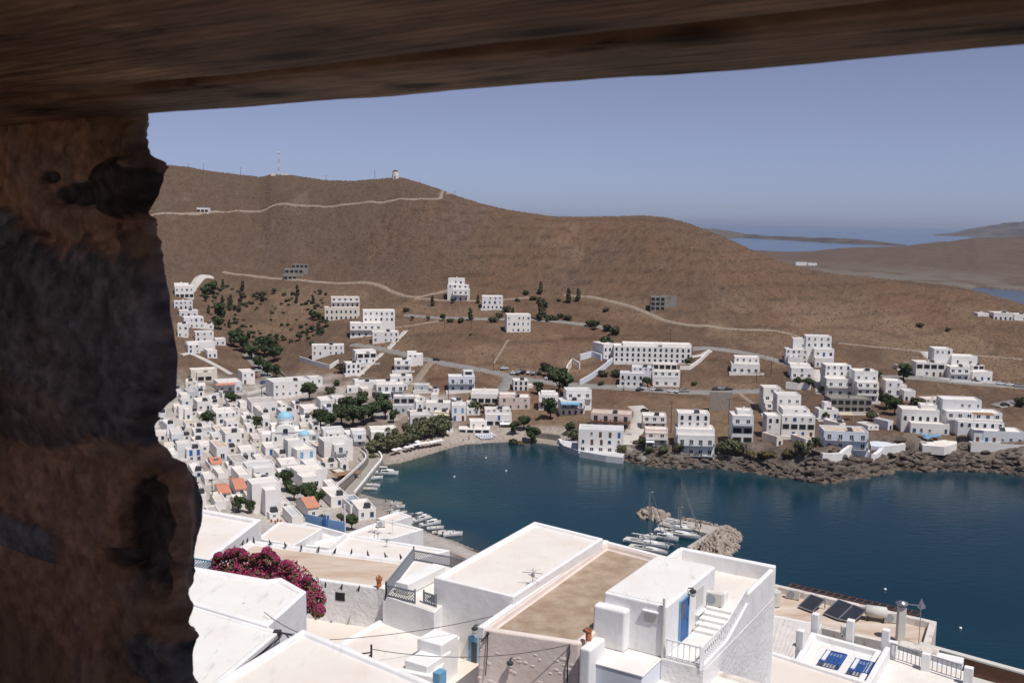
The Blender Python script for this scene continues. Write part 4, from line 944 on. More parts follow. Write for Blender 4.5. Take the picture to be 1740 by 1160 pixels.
def make_tree(kind, seed, n=900):
    rs = random.Random(seed)
    if kind == 'd': lobes = [(rs.uniform(-1.5,1.5), rs.uniform(-1.5,1.5), rs.uniform(2.2,4.8), rs.uniform(.7,1.5), rs.uniform(.7,1.5), rs.uniform(.6,1.2)) for _ in range(11)]; leaf = .30
    elif kind == 'o': lobes = [(rs.uniform(-1.6,1.6), rs.uniform(-1.6,1.6), rs.uniform(1.6,3.4), rs.uniform(.9,1.5), rs.uniform(.9,1.5), rs.uniform(.9,1.5)) for _ in range(8)]; leaf = .26
    elif kind == 'p': lobes = [(rs.uniform(-.4,.4), rs.uniform(-.4,.4), z, 1.5-z*.17, 1.5-z*.17, .9) for z in (1.4,2.4,3.4,4.4,5.4)]; leaf = .24
    else: lobes = [(rs.uniform(-.9,.9), rs.uniform(-.9,.9), rs.uniform(.5,1.3), rs.uniform(.6,1.1), rs.uniform(.6,1.1), rs.uniform(.5,.8)) for _ in range(5)]; leaf = .22; n = 420
    lm = LM['s' if kind == 'p' else kind]
    cr = crown_mesh('crown', seed, n, lobes, leaf, lm)
    b = MB(); hz_ = {'d':3.2,'o':2.2,'p':5,'s':.8,'y':.8,'r':1.6}[kind]
    b.tube([(0,0,-.6),(.05,.05,hz_*.5),(.0,.1,hz_)], [.26,.2,.08], 7)
    for k in range(4):
        t = k*1.6+seed; b.tube([(.03,.05,hz_*.45),(math.cos(t)*.7,math.sin(t)*.7,hz_*.8),(math.cos(t)*1.1,math.sin(t)*1.1,hz_*1.15)], [.12,.08,.03], 5)
    return cr, b.mesh('trunk', M_['bark'])
for k in 'dopsyr': TR[k] = [make_tree(k, 11*i+ord(k)) for i in range(4)]
SZ = {'d':6.0, 'o':5.2, 'p':3.2, 's':3.0, 'y':3.0, 'r':3.4}
tcount = 0
def tree(px, py, wpx, kind, label, group, name=None, hs=1.0):
    """py = foot of the crown on the ground"""
    global tcount
    g = G(px, py); s = wpx*g.y/F/SZ[kind]; rs = random.Random(tcount*3+5); tcount += 1
    nm = name or {'d':'tree','o':'tree','p':'pine_tree','s':'shrub','y':'shrub','r':'flowering_shrub'}[kind]
    r = empty(nm, label, 'tree' if kind in 'dop' else 'shrub', g, rs.uniform(0, 6.28), group); r.scale = (s, s, s*hs)
    cr, tr = TR[kind][rs.randrange(4)]; inst('crown', cr, r); inst('trunk', tr, r); return r
GG = [('dark shrubby tree scattered over the dry valley slope left of the middle houses', 'trees scattered over the left valley slope')]
rs = random.Random(4)
def inpoly(x, y, poly):
    c = False
    for i in range(len(poly)):
        (ax, ay), (bx, by) = poly[i-1], poly[i]
        if (ay > y) != (by > y) and x < (bx-ax)*(y-ay)/(by-ay)+ax: c = not c
    return c
poly = [(345,482),(400,490),(470,500),(540,495),(565,500),(545,520),(560,560),(545,585),(470,590),(420,600),(385,560),(350,530)]
k = 0
while k < 210:
    x = rs.uniform(340,570); y = rs.uniform(480,600)
    if not inpoly(x, y, poly): continue
    dens = .4+.6*(abs(x-380) < 40 or y < 515 or x > 520 or y > 570)
    if rs.random() > dens: continue
    kd = rs.choice('ssssspd' if dens > .5 else 'sssssy'); tree(x, y, {'s':rs.uniform(4,9),'y':5,'p':rs.uniform(6,10),'d':rs.uniform(10,15)}[kd], kd, *GG[0]); k += 1
big = 'large dark tree in the green clump beside the valley road'
for x, y, w in [(398,590,32),(415,600,34),(428,612,30),(450,607,40),(466,615,32),(440,628,26),(455,640,28),(470,642,26),(375,545,34),(360,500,26),(372,560,24),(350,505,22)]: tree(x, y, w, 'd', big, 'dark trees beside the valley road')
gr2 = ('dark bushy tree strung along the hillside road above the middle houses', 'trees along the hillside road')
for x, y, w in [(752,545,14),(765,548,12),(785,548,14),(800,545,12),(838,548,16),(848,540,14),(862,530,16),(880,512,10),(905,510,14),(920,515,16),(926,528,18),(918,545,20),(932,545,18),(945,545,12),(952,540,12),(964,544,18),(1003,555,20),(1012,560,18),(1030,562,20),(1045,568,22),(895,500,12),(918,500,12),(950,512,10),(966,515,14),(982,512,12),(770,515,10),(812,515,8),(1030,530,12),(800,570,6),(728,545,10),(870,545,12),(556,555,10),(700,545,10),(690,530,12),(735,520,10)]:
    tree(x, y, w*.95, rs.choice('dssp'), *gr2)
pk = ('large dark green tree in the village park above the quay', 'trees of the village park')
for x, y, w in [(545,725,34),(562,728,32),(580,722,40),(600,726,44),(618,722,42),(632,716,38),(655,712,40),(590,705,36),(612,700,36),(645,700,36),(575,708,26),(668,718,24)]: tree(x, y, w, 'd', *pk)
bt = ('grey-green tamarisk tree in the row shading the back of the beach', 'tamarisks behind the beach')
for x, y, w in [(632,772,30),(645,770,30),(658,768,32),(672,763,34),(686,758,34),(700,752,36),(714,748,38),(728,744,38),(742,742,38),(755,740,30),(648,755,26),(665,750,28),(695,742,30),(722,735,34),(745,732,34),(636,786,20)]: tree(x, y, w, 'o', *bt)
for x, y, w, k, l in [(393,690,30,'d','dark round tree standing alone left of the grey-roofed house'),(526,680,38,'d','big round green tree in front of the long white school house'),(352,724,30,'d','dark tree with bare twigs beside the dry yellow yard'),
  (436,728,24,'d','dark bush tree just left of the church'),(487,835,40,'d','wide green tree left of the angular hotel'),(500,850,34,'d','green tree behind the tall plain house'),(520,855,44,'d','broad bright green tree in front of the angular hotel'),(538,862,34,'d','round green tree above the orange tiled cottage'),
  (405,870,32,'d','dark garden tree beside the wooden pole at the left'),(425,872,26,'d','dark garden bush right of the wooden pole'),(545,895,24,'d','dark round bush under the orange tiled cottage'),(598,900,34,'d','dark tree behind the blue gate, beside the white mast'),(580,890,22,'d','dark bush left of the white mast'),
  (903,755,36,'d','dark green tree at the right end of the beach'),(875,738,26,'d','dense dark tree between beach restaurant and pergola house'),(890,730,30,'d','dense dark tree behind the beach, left of the pergola house'),(935,712,40,'d','dense green tree above the pergola house'),(915,670,24,'d','tree beside the small white cube house on the road'),(950,672,56,'d','wide round green tree behind the pergola house'),(930,640,24,'d','dark tree by the car park'),
  (928,630,26,'r','purple flowering tree above the car park'),(1028,598,30,'d','dark tree against the light blue wall'),(1025,640,20,'s','dark bush below the school steps'),(1045,640,20,'s','round bush right of the school steps'),(1022,655,12,'s','small round bush in the dry garden below the school'),(1170,617,14,'s','bush in the school yard'),
  (1100,658,22,'d','green tree by the parked cars under the curved balconies'),(975,748,26,'o','tree on the seaside terrace corner, left'),(968,738,24,'d','taller dark tree behind the seaside terrace'),(1055,772,20,'o','grey-green tree at the right end of the sea wall'),(1090,762,20,'d','dark tree at the foot of the pale ramp'),(1105,772,18,'o','olive tree left of the pink house garden'),(1125,772,22,'o','olive tree before the pink house'),(1155,768,20,'o','olive tree left of the big seaside block'),
  (1237,775,40,'o','broad bushy tree right of the big seaside block'),(1255,772,26,'o','bushy tree in the dry seaside garden'),(1272,778,20,'y','dry bush in the seaside garden'),(1300,780,24,'y','large dry bush below the arched apartments'),(1310,778,18,'y','pale dry bush below the arched apartments'),(1365,775,34,'o','tall olive tree left of the pale blue hotel'),(1340,776,20,'y','dry bush left of the tall olive tree'),(1385,760,20,'d','dark bush at the left wall of the pale blue hotel'),
  (1375,662,24,'d','dark hedge bush under the orange-red awning'),(1355,660,22,'d','dark hedge bush left under the orange-red awning'),(1395,668,14,'d','dark cypress-like bush between hotel and stair lane'),(1490,650,24,'d','dark tree behind the narrow cream house'),(1535,648,34,'d','dark round tree beside the upper right road'),(1505,695,30,'d','dark green tree in the gully'),(1520,705,34,'d','large dark tree in the gully below the square house'),(1480,715,24,'o','bush in the gully right of the concrete frame'),(1560,690,26,'s','bush under the terraced arch house'),(1500,680,24,'r','reddish flowering bush in the gully'),(1525,690,24,'r','purple bougainvillea below the terraced arch house'),
  (1400,712,14,'d','dark bush before the small orange-awning house'),(1610,720,22,'s','green bush right of the arcaded villa'),(1600,705,26,'s','tall bush right of the arcaded villa'),(1735,690,24,'s','bush cut by the right edge'),(810,700,30,'s','vine hedge below the long dark verandah'),(836,702,26,'s','vine hedge under the right part of the long dark verandah'),(760,728,22,'d','dark tree in front of the brown tavern'),(745,722,18,'d','dark bush left of the brown tavern'),(885,760,18,'y','dry shrub on the beach bank'),(872,758,20,'s','green shrub on the beach bank'),
  (572,655,14,'s','bush by the white stair lane'),(585,632,24,'s','dark hedge at the foot of the long white steps'),(560,668,18,'s','green bush above the park trees'),(615,675,20,'s','garden bush left of the stepped white house'),(1180,655,10,'s','small bush on the middle road'),(1562,556,12,'s','lone dark bush on the right hillside'),(1610,563,10,'s','small dark bush on the right hillside')]:
    tree(x, y, w, k, l, None)
# ------------------------------------------------------------------ low scrub on the hills (uncountable)
rsn = np.random.RandomState(3); N = 135000
u = rsn.uniform(T0+.02, T1-.02, N); yy = np.sqrt(rsn.uniform(330**2, 930**2, N)); xx = u*yy
ti = ((u-T0)/(T1-T0)*(NT-1)).astype(int); ji = ((np.log(yy)-logY0)/dlog).astype(int); zz = Z[ti, ji]; sdd = SD[ti, ji]
dn = fbm(xx/30, yy/45, 4, 111); ok = (zz > 13) & (rsn.uniform(0,1,N) < np.clip((dn-.25)*2.2, .1, 1)) & (sdd > 15)
xx, yy, zz = xx[ok], yy[ok], zz[ok]; n_ = len(xx)
zz = np.array([gz(a, b_) for a, b_ in zip(xx, yy)])
s = rsn.uniform(.28, .75, n_)*(.8+yy/1300); an = rsn.uniform(0, 6.28, n_)
vs = []
for k in range(5):
    q = an+k*2*math.pi/5; rr = s*rsn.uniform(.8, 1.2, n_); vs.append(np.stack([xx+np.cos(q)*rr, yy+np.sin(q)*rr, zz-.12], -1))
vs.append(np.stack([xx, yy, zz+s*.75], -1)); V = np.stack(vs, 1).reshape(-1, 3).astype(np.float32)
b0 = np.arange(n_)[:,None]*6; fc = np.stack([b0+np.array([[k, (k+1) % 5, 5]]) for k in range(5)], 1).reshape(-1, 3).astype(np.int32)
me = bpy.data.meshes.new('scrub'); me.vertices.add(len(V)); me.vertices.foreach_set('co', V.ravel()); me.loops.add(fc.size); me.loops.foreach_set('vertex_index', fc.ravel())
me.polygons.add(len(fc)); me.polygons.foreach_set('loop_start', np.arange(0, fc.size, 3, dtype=np.int32)); me.update(calc_edges=True)
me.materials.append(mat('dry_scrub', (.078,.055,.038), .95, col2=(.155,.102,.066), vscale=.25)); so_ = bpy.data.objects.new('scrub', me); C.objects.link(so_)
tag(so_, 'low thorny scrub covering the dry hills', 'scrub', kind='stuff')
# ------------------------------------------------------------------ boats
def hull_mb(L, W, H, deckz=None, bow=.5, n=14):
    """pointed hull along +X, waterline at z=0"""
    b = MB(); rows = []
    for i in range(n+1):
        t = i/n; x = -L/2+L*t
        w = W/2*(1-max(0, (t-.45)/.55)**2.1)*(.82+.18*min(1, t/.25)); h = H*(1+bow*t*t)
        rows.append([(x-.04*L*t*0, 0, -.25), (x, w*.72, -.1), (x+.02*L*t, w, h*.55), (x+.03*L*t, w*1.02, h)])
    vs = []; fs = []
    for r in rows:
        vs += [(p[0], -p[1], p[2]) for p in reversed(r)]+[p for p in r[1:]]
    k = 7
    for i in range(n):
        for j in range(k-1): fs.append((i*k+j, i*k+j+1, (i+1)*k+j+1, (i+1)*k+j))
    fs.append(tuple(range(k)))
    b.add(vs, fs); return b, rows
def deck_mb(rows, dz, inset=.9):
    b = MB(); vs = []
    for r in rows: vs += [(r[3][0], -r[3][1]*inset, r[3][2]-dz), (r[3][0], r[3][1]*inset, r[3][2]-dz)]
    b.add(vs, [(2*i, 2*i+1, 2*i+3, 2*i+2)[::-1] for i in range(len(rows)-1)])
    for s in (-1, 1):
        for r, q in zip(rows, rows[1:]):
            b.add([(r[3][0], s*r[3][1]*inset, r[3][2]-dz), (q[3][0], s*q[3][1]*inset, q[3][2]-dz), (q[3][0], s*q[3][1], q[3][2]+.02), (r[3][0], s*r[3][1], r[3][2]+.02)], [(0,1,2,3)])
    return b
M_['deckw'] = mat('boat_deck', (.62,.60,.56), .6, var=.15, vscale=2); M_['hullblue'] = mat('hull_blue', (.05,.10,.22), .35, spec=.4); M_['cush'] = mat('grey_canvas', (.22,.23,.25), .8)
M_['teak'] = mat('teak', (.33,.22,.14), .7, var=.3, vscale=3)
def boat(px, py, ang, L, kind, label, group=None):
    p = P(px, py, 0); nm = {'m':'motorboat','s':'sailing_yacht','r':'rowing_boat','c':'cabin_cruiser','d':'inflatable_dinghy'}[kind]
    r = empty(nm, label, {'m':'boat','s':'yacht','r':'boat','c':'boat','d':'dinghy'}[kind], (p.x, p.y, 0), R(ang), group)
    W = {'m':.36,'s':.27,'r':.36,'c':.32,'d':.45}[kind]*L; H = {'m':.16,'s':.085,'r':.13,'c':.13,'d':.10}[kind]*L
    h, rows = hull_mb(L, W, H, bow=.25 if kind == 's' else .45); h.build('hull', M_['wpaint'] if kind != 'd' else M_['cush'], r, smooth=True)
    deck_mb(rows, .05 if kind == 's' else .3).build('deck', M_['deckw'] if kind in 'sc' else M_['cush'] if kind == 'd' else M_['deckw'], r)
    if kind == 'm':
        b = MB(); b.box(-.1*L,.05*L,-.12*L,.12*L,H-.3,H+.35); b.build('console', M_['wpaint'], r, bevel=.05)
        b = MB(); b.add([(.06*L,-.12*L,H+.3),(.06*L,.12*L,H+.3),(.0,.11*L,H+.75),(.0,-.11*L,H+.75)],[(0,1,2,3)]); b.build('windscreen', M_['glass'], r)
        b = MB(); b.box(-.53*L,-.49*L,-.15,.15,-.2,H+.3); b.box(-.56*L,-.48*L,-.2,.2,H+.31,H+.6); b.build('outboard_motor', M_['dmetal'], r, bevel=.04)
    if kind == 'r':
        for x in (-.25, .1): b = MB(); b.box(x*L-.14,x*L+.14,-W*.42,W*.42,H-.18,H-.12); b.build('bench', M_['teak'], r)
        b = MB(); b.box(-.53*L,-.49*L,-.13,.13,-.2,H+.4); b.build('outboard_motor', M_['dmetal'], r)
    if kind == 'd':
        b = MB(); b.tube([(x[3][0], x[3][1], x[3][2]) for x in rows], .2, 8); b.tube([(x[3][0], -x[3][1], x[3][2]) for x in rows], .2, 8); b.build('tube', M_['cush'], r, smooth=True)
    if kind == 'c':
        b = MB(); b.prism([(-.2*L,-W*.36),(.18*L,-W*.33),(.32*L,-W*.14),(.32*L,W*.14),(.18*L,W*.33),(-.2*L,W*.36)], H-.2, H+.9); b.build('cabin', M_['wpaint'], r, bevel=.12)
        b = MB(); b.box(-.15*L,.12*L,-W*.37,W*.37,H+.35,H+.7); b.build('window', M_['glass'], r)
        b = MB(); b.box(-.28*L,.05*L,-W*.34,W*.34,H+1.7,H+1.78)
        for x in (-.27,.04):
            for y in (-.32,.32): b.bar((x*L,y*W,H+.9),(x*L,y*W,H+1.7),.06)
        b.build('bimini', M_['deckw'], r)
    if kind == 's':
        hm_ = L*1.18; b = MB(); b.tube([(.06*L,0,H),(.06*L,0,H+hm_)], [.11,.07], 8)
        for z in (.38,.68): b.bar((.06*L,-W*.32,H+hm_*z),(.06*L,W*.32,H+hm_*z),.06)
        b.build('mast', M_['metal'], r)
        b = MB(); b.tube([(.06*L,0,H+1.5),(-.34*L,0,H+1.6)], .09, 8); b.tube([(.04*L,0,H+1.72),(-.32*L,0,H+1.80)], [.17,.13], 8); b.build('boom', M_['wpaint'], r)
        b = MB()
        for q in ((.52*L,0,H*1.2),(-.5*L,0,H),(.06*L,-W*.48,H),(.06*L,W*.48,H)): b.bar((.06*L,0,H+hm_*.98), q, .035)
        b.bar((.52*L,0,H*1.2+.3),(.09*L,0,H+hm_*.9),.14); b.build('rigging', M_['metal'], r)
        b = MB(); b.prism([(-.12*L,-W*.26),(.2*L,-W*.2),(.26*L,0),(.2*L,W*.2),(-.12*L,W*.26)], H-.05, H+.42); b.build('coachroof', M_['wpaint'], r, bevel=.08)
        b = MB(); b.box(-.1*L,.14*L,-W*.265,W*.265,H+.1,H+.28); b.build('window', M_['glass'], r)
        b = MB(); b.box(-.36*L,-.14*L,-W*.22,W*.22,H-.04,H+.03); b.build('cockpit', M_['cush'], r)
        b = MB(); b.add([(-.22*L,-W*.25,H+.5),(-.1*L,-W*.25,H+1.25),(-.1*L,W*.25,H+1.25),(-.22*L,W*.25,H+.5),(-.04*L,-W*.25,H+.4),(-.04*L,W*.25,H+.4)],[(0,1,2,3),(1,4,5,2)]); b.build('sprayhood', M_['cush'], r)
    return r
def s9(x, y): return 560+x/4.1425, 740+y/4.1425
for (x, y, a, L, k, l) in [(398,275,-5,8.5,'c','largest white motor cruiser, alone at the head of the quay wall'),(322,307,20,5.2,'m','white motorboat next to the cruiser at the quay wall'),(303,358,-8,5,'m','white open boat below the first motorboat on the quay wall'),(283,381,-3,5,'r','flat white rowing boat nearest the foot of the quay wall'),
    (460,545,50,4.2,'r','leftmost small white boat of the row along the near shore'),(498,556,40,4.8,'r','white open boat, second from the left in the near row'),(540,572,35,4.8,'d','dark inflatable third from the left in the near row'),(592,600,30,4.4,'m','white boat left of the boat with a pale blue canopy'),(645,598,45,6.5,'c','white boat with a pale canopy, middle of the near row'),
    (710,630,28,6.5,'c','broad white cabin boat right of the canopied boat'),(742,658,15,5,'r','plain white open boat behind the broad cabin boat'),(768,685,20,4.2,'r','small white boat fourth from the right end of the near row'),(820,696,15,5,'m','white motorboat second from the right end of the near row'),(866,706,15,5.6,'m','rightmost white motorboat of the near row')]:
    X, Y = s9(x, y); boat(X, Y, a, L, k, l)
def s7(x, y): return 1050+x/7.25, 820+y/7.25
for (x, y, a, L, k, l) in [(735,655,-32,13.5,'s','large white sailing yacht berthed nearest the rubble arm, with a tall mast'),(735,578,-28,11.5,'s','white sailing yacht tied right below the concrete quay'),(350,770,-28,13,'s','white sailing yacht at the far left of the pier berths'),(370,845,-30,11,'s','white yacht half hidden behind the brown roof edge'),
    (560,700,-25,8.5,'c','white motor cruiser between the two pairs of yachts'),(820,560,60,6,'m','dark decked motorboat moored under the quay'),(920,640,30,3.6,'d','small grey dinghy behind the large yacht'),(570,775,-20,5,'d','grey dinghy next to the motor cruiser'),(390,700,20,7,'m','small white motorboat beyond the leftmost yacht')]:
    X, Y = s7(x, y); boat(X, Y, a, L, k, l)
# small jetty with boats by the quay foot
jt = MB(); jt.prism([tuple(P(*q, .8)[:2]) for q in [(606,846),(612,838),(640,846),(684,852),(683,858),(660,864),(640,866)]], -3, .8); tag(jt.build('jetty', M_['conc']), 'low concrete jetty with small boats at the foot of the quay road', 'jetty')
for (x, y, a, L, k, l) in [(655,868,10,4.6,'r','white rowing boat left of the jetty tip'),(668,858,-15,4.8,'m','white motorboat against the jetty'),(676,863,20,4.4,'m','white motorboat at the jetty tip'),(640,858,70,4.0,'r','little boat tied inside the jetty')]: boat(x, y, a, L, k, l)
# ------------------------------------------------------------------ pier and rubble arms
M_['concq'] = mat('quay_concrete', (.47,.43,.39), .9, var=.2, vscale=.5)
b = MB(); b.prism([tuple(P(*s7(x, y), 1.2)[:2]) for x, y in [(610,418),(740,448),(1262,548),(1190,640),(1000,600),(740,490),(650,545),(500,505)]], -5, 1.2)
b.prism([tuple(P(*s7(x, y), 1.16)[:2]) for x, y in [(1262,552),(1185,640),(905,812),(850,785),(1120,615)]], -5, 1.16)
tag(b.build('pier', M_['concq']), 'grey concrete pier with two arms where the yachts lie', 'pier')
def rubble(polypx, n, smin, smax, hz_, label):
    pp = [tuple(P(*s7(x, y), .3)[:2]) for x, y in polypx]; xs = [p[0] for p in pp]; ys = [p[1] for p in pp]; rs = random.Random(n); k = 0; b = MB(); cx = sum(xs)/len(xs); cy = sum(ys)/len(ys)
    while k < n:
        x = rs.uniform(min(xs), max(xs)); y = rs.uniform(min(ys), max(ys))
        if not inpoly(x, y, pp): continue
        e = sdist(np.array([x]), np.array([y]), pp)[0]; top = min(hz_, -e*.55)
        z = rs.uniform(-.5, 1)*.3+top*rs.uniform(.7,1); s = rs.uniform(smin, smax); me = RK[rs.randrange(6)]
        q = Matrix.Translation((x,y,z)) @ Matrix.Rotation(rs.uniform(0,6.28),4,(rs.random(),rs.random(),1)) @ Matrix.Scale(s,4)
        b.add([q @ v.co for v in me.vertices], [tuple(p.vertices) for p in me.polygons]); k += 1
    o = b.build('rubble_rocks', M_['boulder']); tag(o, label, 'rocks', kind='stuff')
rubble([(245,385),(270,345),(380,325),(620,385),(610,425),(520,475),(420,455),(300,430)], 150, .55, 1.15, 2.0, 'big pale boulders heaped off the left tip of the pier')
rubble([(1265,545),(1400,560),(1520,640),(1500,760),(1440,870),(1250,920),(1050,900),(880,820),(1010,720)], 620, .45, .95, 2.6, 'rubble mound covering the right side of the pier')
rubble([(740,425),(1100,485),(1265,535),(1262,552),(740,447)], 90, .35, .7, 1.3, 'line of stones behind the pier')
# lamp posts
def lamp(px, py, h, label, z=None, group=None):
    g = P(px, py, z) if z is not None else G(px, py); r = empty('lamp_post', label, 'lamp post', g, 0, group)
    b = MB(); b.tube([(0,0,-.3),(0,0,h)], [.09,.06], 8); b.bar((0,0,h),(.9,0,h+.1),.06); b.build('pole', M_['greyp'], r)
    b = MB(); b.box(.7,1.2,-.12,.12,h+.02,h+.14); b.build('lamp_head', M_['wpaint'], r)
lamp(1050+380/7.25, 820+330/7.25, 5.5, 'lamp post on the boulders left of the pier', 2.0); lamp(1050+742/7.25, 820+470/7.25, 4.2, 'lamp post on the concrete pier between the masts', 1.2)
# ------------------------------------------------------------------ wooden utility poles
def upole(px, py, pyt, label, name='utility_pole'):
    g = G(px, py); d = g.y; h = (py-pyt)*d/F; r = empty(name, label, 'utility pole', g, 0.3)
    b = MB(); b.tube([(0,0,-.6),(0,0,h)], [.17,.11], 8); b.build('pole', M_['bark'], r)
    b = MB(); b.bar((-.9,0,h-.5),(.9,0,h-.5),.12)
    for x in (-.8,0,.8): b.tube([(x,0,h-.44),(x,0,h-.25)], .06, 6)
    b.build('crossarm', M_['bark'], r)
for x, y, t, l in [(361,855,810,'wooden power pole at the left in front of the red tiled pair'),(395,868,842,'short wooden pole beside the dark garden tree'),(470,865,838,'wooden pole before the tall plain house'),(313,810,786,'wooden pole beside the stone pillar'),(445,688,655,'wooden pole by the curved village road'),(530,684,658,'thin pole in the walled school yard'),
  (1060,663,643,'wooden pole on the middle road, left'),(1157,663,635,'wooden pole on the middle road, centre'),(1093,650,632,'wooden pole below the curved balconies'),(1140,735,680,'wooden pole behind the small white house'),(1238,720,675,'wooden pole beside the tall retaining wall'),(1139,585,558,'pole on the dry slope behind the school'),(801,560,540,'thin pole on the hill road, right'),(755,560,540,'thin pole on the hill road, left'),
  (762,680,655,'wooden pole below the blue railed house'),(838,632,600,'pole at the junction above the white cube house'),(320,290,278,'thin pole on the skyline, leftmost'),(346,294,279,'thin pole on the skyline, second from the left'),(409,301,285,'thin pole on the skyline left of the mast'),(554,309,298,'thin pole on the skyline between mast and windmill'),(637,306,289,'thin pole on the skyline left of the windmill'),(773,338,325,'thin pole at the hairpin of the high track'),(1310,640,612,'wooden pole beside the upper road'),(1285,650,632,'short pole left of the stepped block')]:
    upole(x, y, t, l)
# radio mast and windmill on the ridge
g = G(474, 298); h = (298-257)*g.y/F; r = empty('radio_mast', 'red and white radio mast on the ridge', 'mast', g)
for i in range(6):
    b = MB(); z0, z1 = h*i/6, h*(i+1)/6
    for a in range(3): b.bar((.5*math.cos(a*2.09),.5*math.sin(a*2.09),z0),(.5*math.cos(a*2.09),.5*math.sin(a*2.09),z1-.004),.16)
    b.bar((.5,0,z0+.2),(-.25,.43,z1-.2),.12); b.bar((-.25,.43,z0+.2),(-.25,-.43,z1-.2),.12); b.build('mast_section', M_['tile'] if i % 2 else M_['wpaint'], r)
b = MB(); b.box(-.9,.9,-.7,.7,h*.9,h*.97); b.build('antenna', M_['wpaint'], r); b = MB(); b.box(-7,-3,-1,2,-1,2.2); b.box(2,8,-1,2,-1,1.8); b.build('equipment_hut', M_['whitefar'], r)
g = G(672, 303.5); r = empty('windmill', 'round white windmill on the hilltop', 'windmill', g)
b = MB(); b.lathe([(3.0,-1.5),(2.75,2.5),(2.4,5.6),(0.01,5.7)], n=20); b.build('tower', M_['creamfar'], r, smooth=False)
b = MB(); b.lathe([(2.55,5.6),(1.6,6.5),(0.01,7.1)], n=18); b.build('cap', M_['bark'], r); inst('window', WM['sq'], r, (0,-2.62,3), 0, (.8,1,.9)); inst('door', WM['dw'], r, (0,-2.95,0), 0, (.9,1,1.9))
# ------------------------------------------------------------------ cars
def car_proto(c, van=False):
    r = empty('parked_car', '', 'car'); b = MB(); L, W = (4.6,1.8) if van else (3.9,1.65)
    prof = [(-L/2,.35),(-L/2,.85),(-L/2+.1,1.0),(-L*.36,1.05 if not van else 1.7),(L*.25,1.0 if not van else 1.15),(L/2-.1,.8),(L/2,.6),(L/2,.35)]
    n = len(prof); b.add([(x,-W/2,z) for x,z in prof]+[(x,W/2,z) for x,z in prof], [tuple(range(n)),tuple(range(n,2*n))[::-1]]+[(i,(i+1) % n+0,(i+1) % n+n,i+n)[::-1] for i in range(n)]); b.build('body', c, r, bevel=.08)
    b = MB(); z = 1.0; t = 1.42 if not van else 1.95
    b.add([(-L*.40,-W*.45,z),(L*.22,-W*.45,z),(L*.22,W*.45,z),(-L*.40,W*.45,z),(-L*.30,-W*.38,t),(L*.06,-W*.38,t),(L*.06,W*.38,t),(-L*.30,W*.38,t)],[(0,1,5,4),(1,2,6,5),(2,3,7,6),(3,0,4,7)]); b.build('windows', M_['glass'], r)
    b = MB(); b.box(-L*.31,L*.07,-W*.39,W*.39,t,t+.05); b.build('roof', c, r)
    for x in (-.31,.31):
        for y in (-W/2+.05,W/2-.05):
            b = MB(); b.tube([(x*L,y-.1,.32),(x*L,y+.1,.32)], .32, 12); b.build('wheel', M_['dmetal'], r)
    return r
cc = {'w': mat('white_car_paint', (.75,.75,.75), .25, spec=.5), 's': mat('silver_car_paint', (.40,.41,.43), .3, metal=.5), 'b': mat('dark_car_paint', (.03,.035,.045), .25, spec=.5), 'r': mat('red_car_paint', (.35,.04,.03), .3, spec=.5), 'l': mat('blue_car_paint', (.05,.12,.30), .3, spec=.5)}
cp = {k: car_proto(v, k == 's') for k, v in cc.items()}; used = set()
CN = {'w':'white','s':'silver','b':'black','r':'red','l':'blue'}
cars = [(1088,664,'b',5,'parked alone at the left on the middle road'),(1111,664,'w',5,'on the middle road under the curved balconies'),(1120,665,'b',5,'right behind the white car on the middle road'),(1141,667,'w',5,'in the middle road lay-by'),(1150,667,'w',80,'parked crosswise in the middle road lay-by'),(1163,667,'s',5,'on the middle road right of the curved balconies'),
  (1217,663,'b',0,'left of the pair above the tall retaining wall'),(1227,663,'s',0,'middle one above the tall retaining wall'),(1238,663,'b',0,'right one above the tall retaining wall'),(873,636,'w',30,'leftmost in the car park by the purple tree'),(882,635,'s',70,'second from the left in the car park'),(890,634,'b',70,'third in the car park'),(898,635,'w',80,'fourth in the car park, near the purple tree'),(907,636,'s',75,'fifth in the car park'),
  (916,636,'b',75,'sixth in the car park'),(932,645,'w',10,'parked under the trees right of the car park'),(939,646,'b',10,'right end car under the trees'),(857,628,'w',20,'alone at the junction above the car park'),(742,613,'b',-15,'on the village road bend'),(1658,650,'b',-5,'before the upper right villa'),(1700,654,'w',-5,'long one at the right edge road'),(1716,656,'w',-5,'second from the right edge on the upper road'),(1732,659,'s',-5,'at the right edge on the upper road'),
  (432,642,'r',60,'on the valley road'),(437,632,'w',60,'on the valley road above the red car'),(448,652,'l',50,'lower down the valley road'),(1708,690,'b',10,'on the shore road at the right'),(1096,700,'b',30,'at the top of the pale ramp')]
for x, y, k, a, l in cars:
    g = G(x, y); g.z = gz(g.x, g.y)+.2
    if k not in used: o = cp[k]; o.location = g; o.rotation_euler.z = R(a); used.add(k)
    else: o = dup(cp[k], g, R(a))
    o['label'] = CN[k]+(' van ' if k == 's' else ' car ')+l; o['group'] = 'parked cars round the bay'
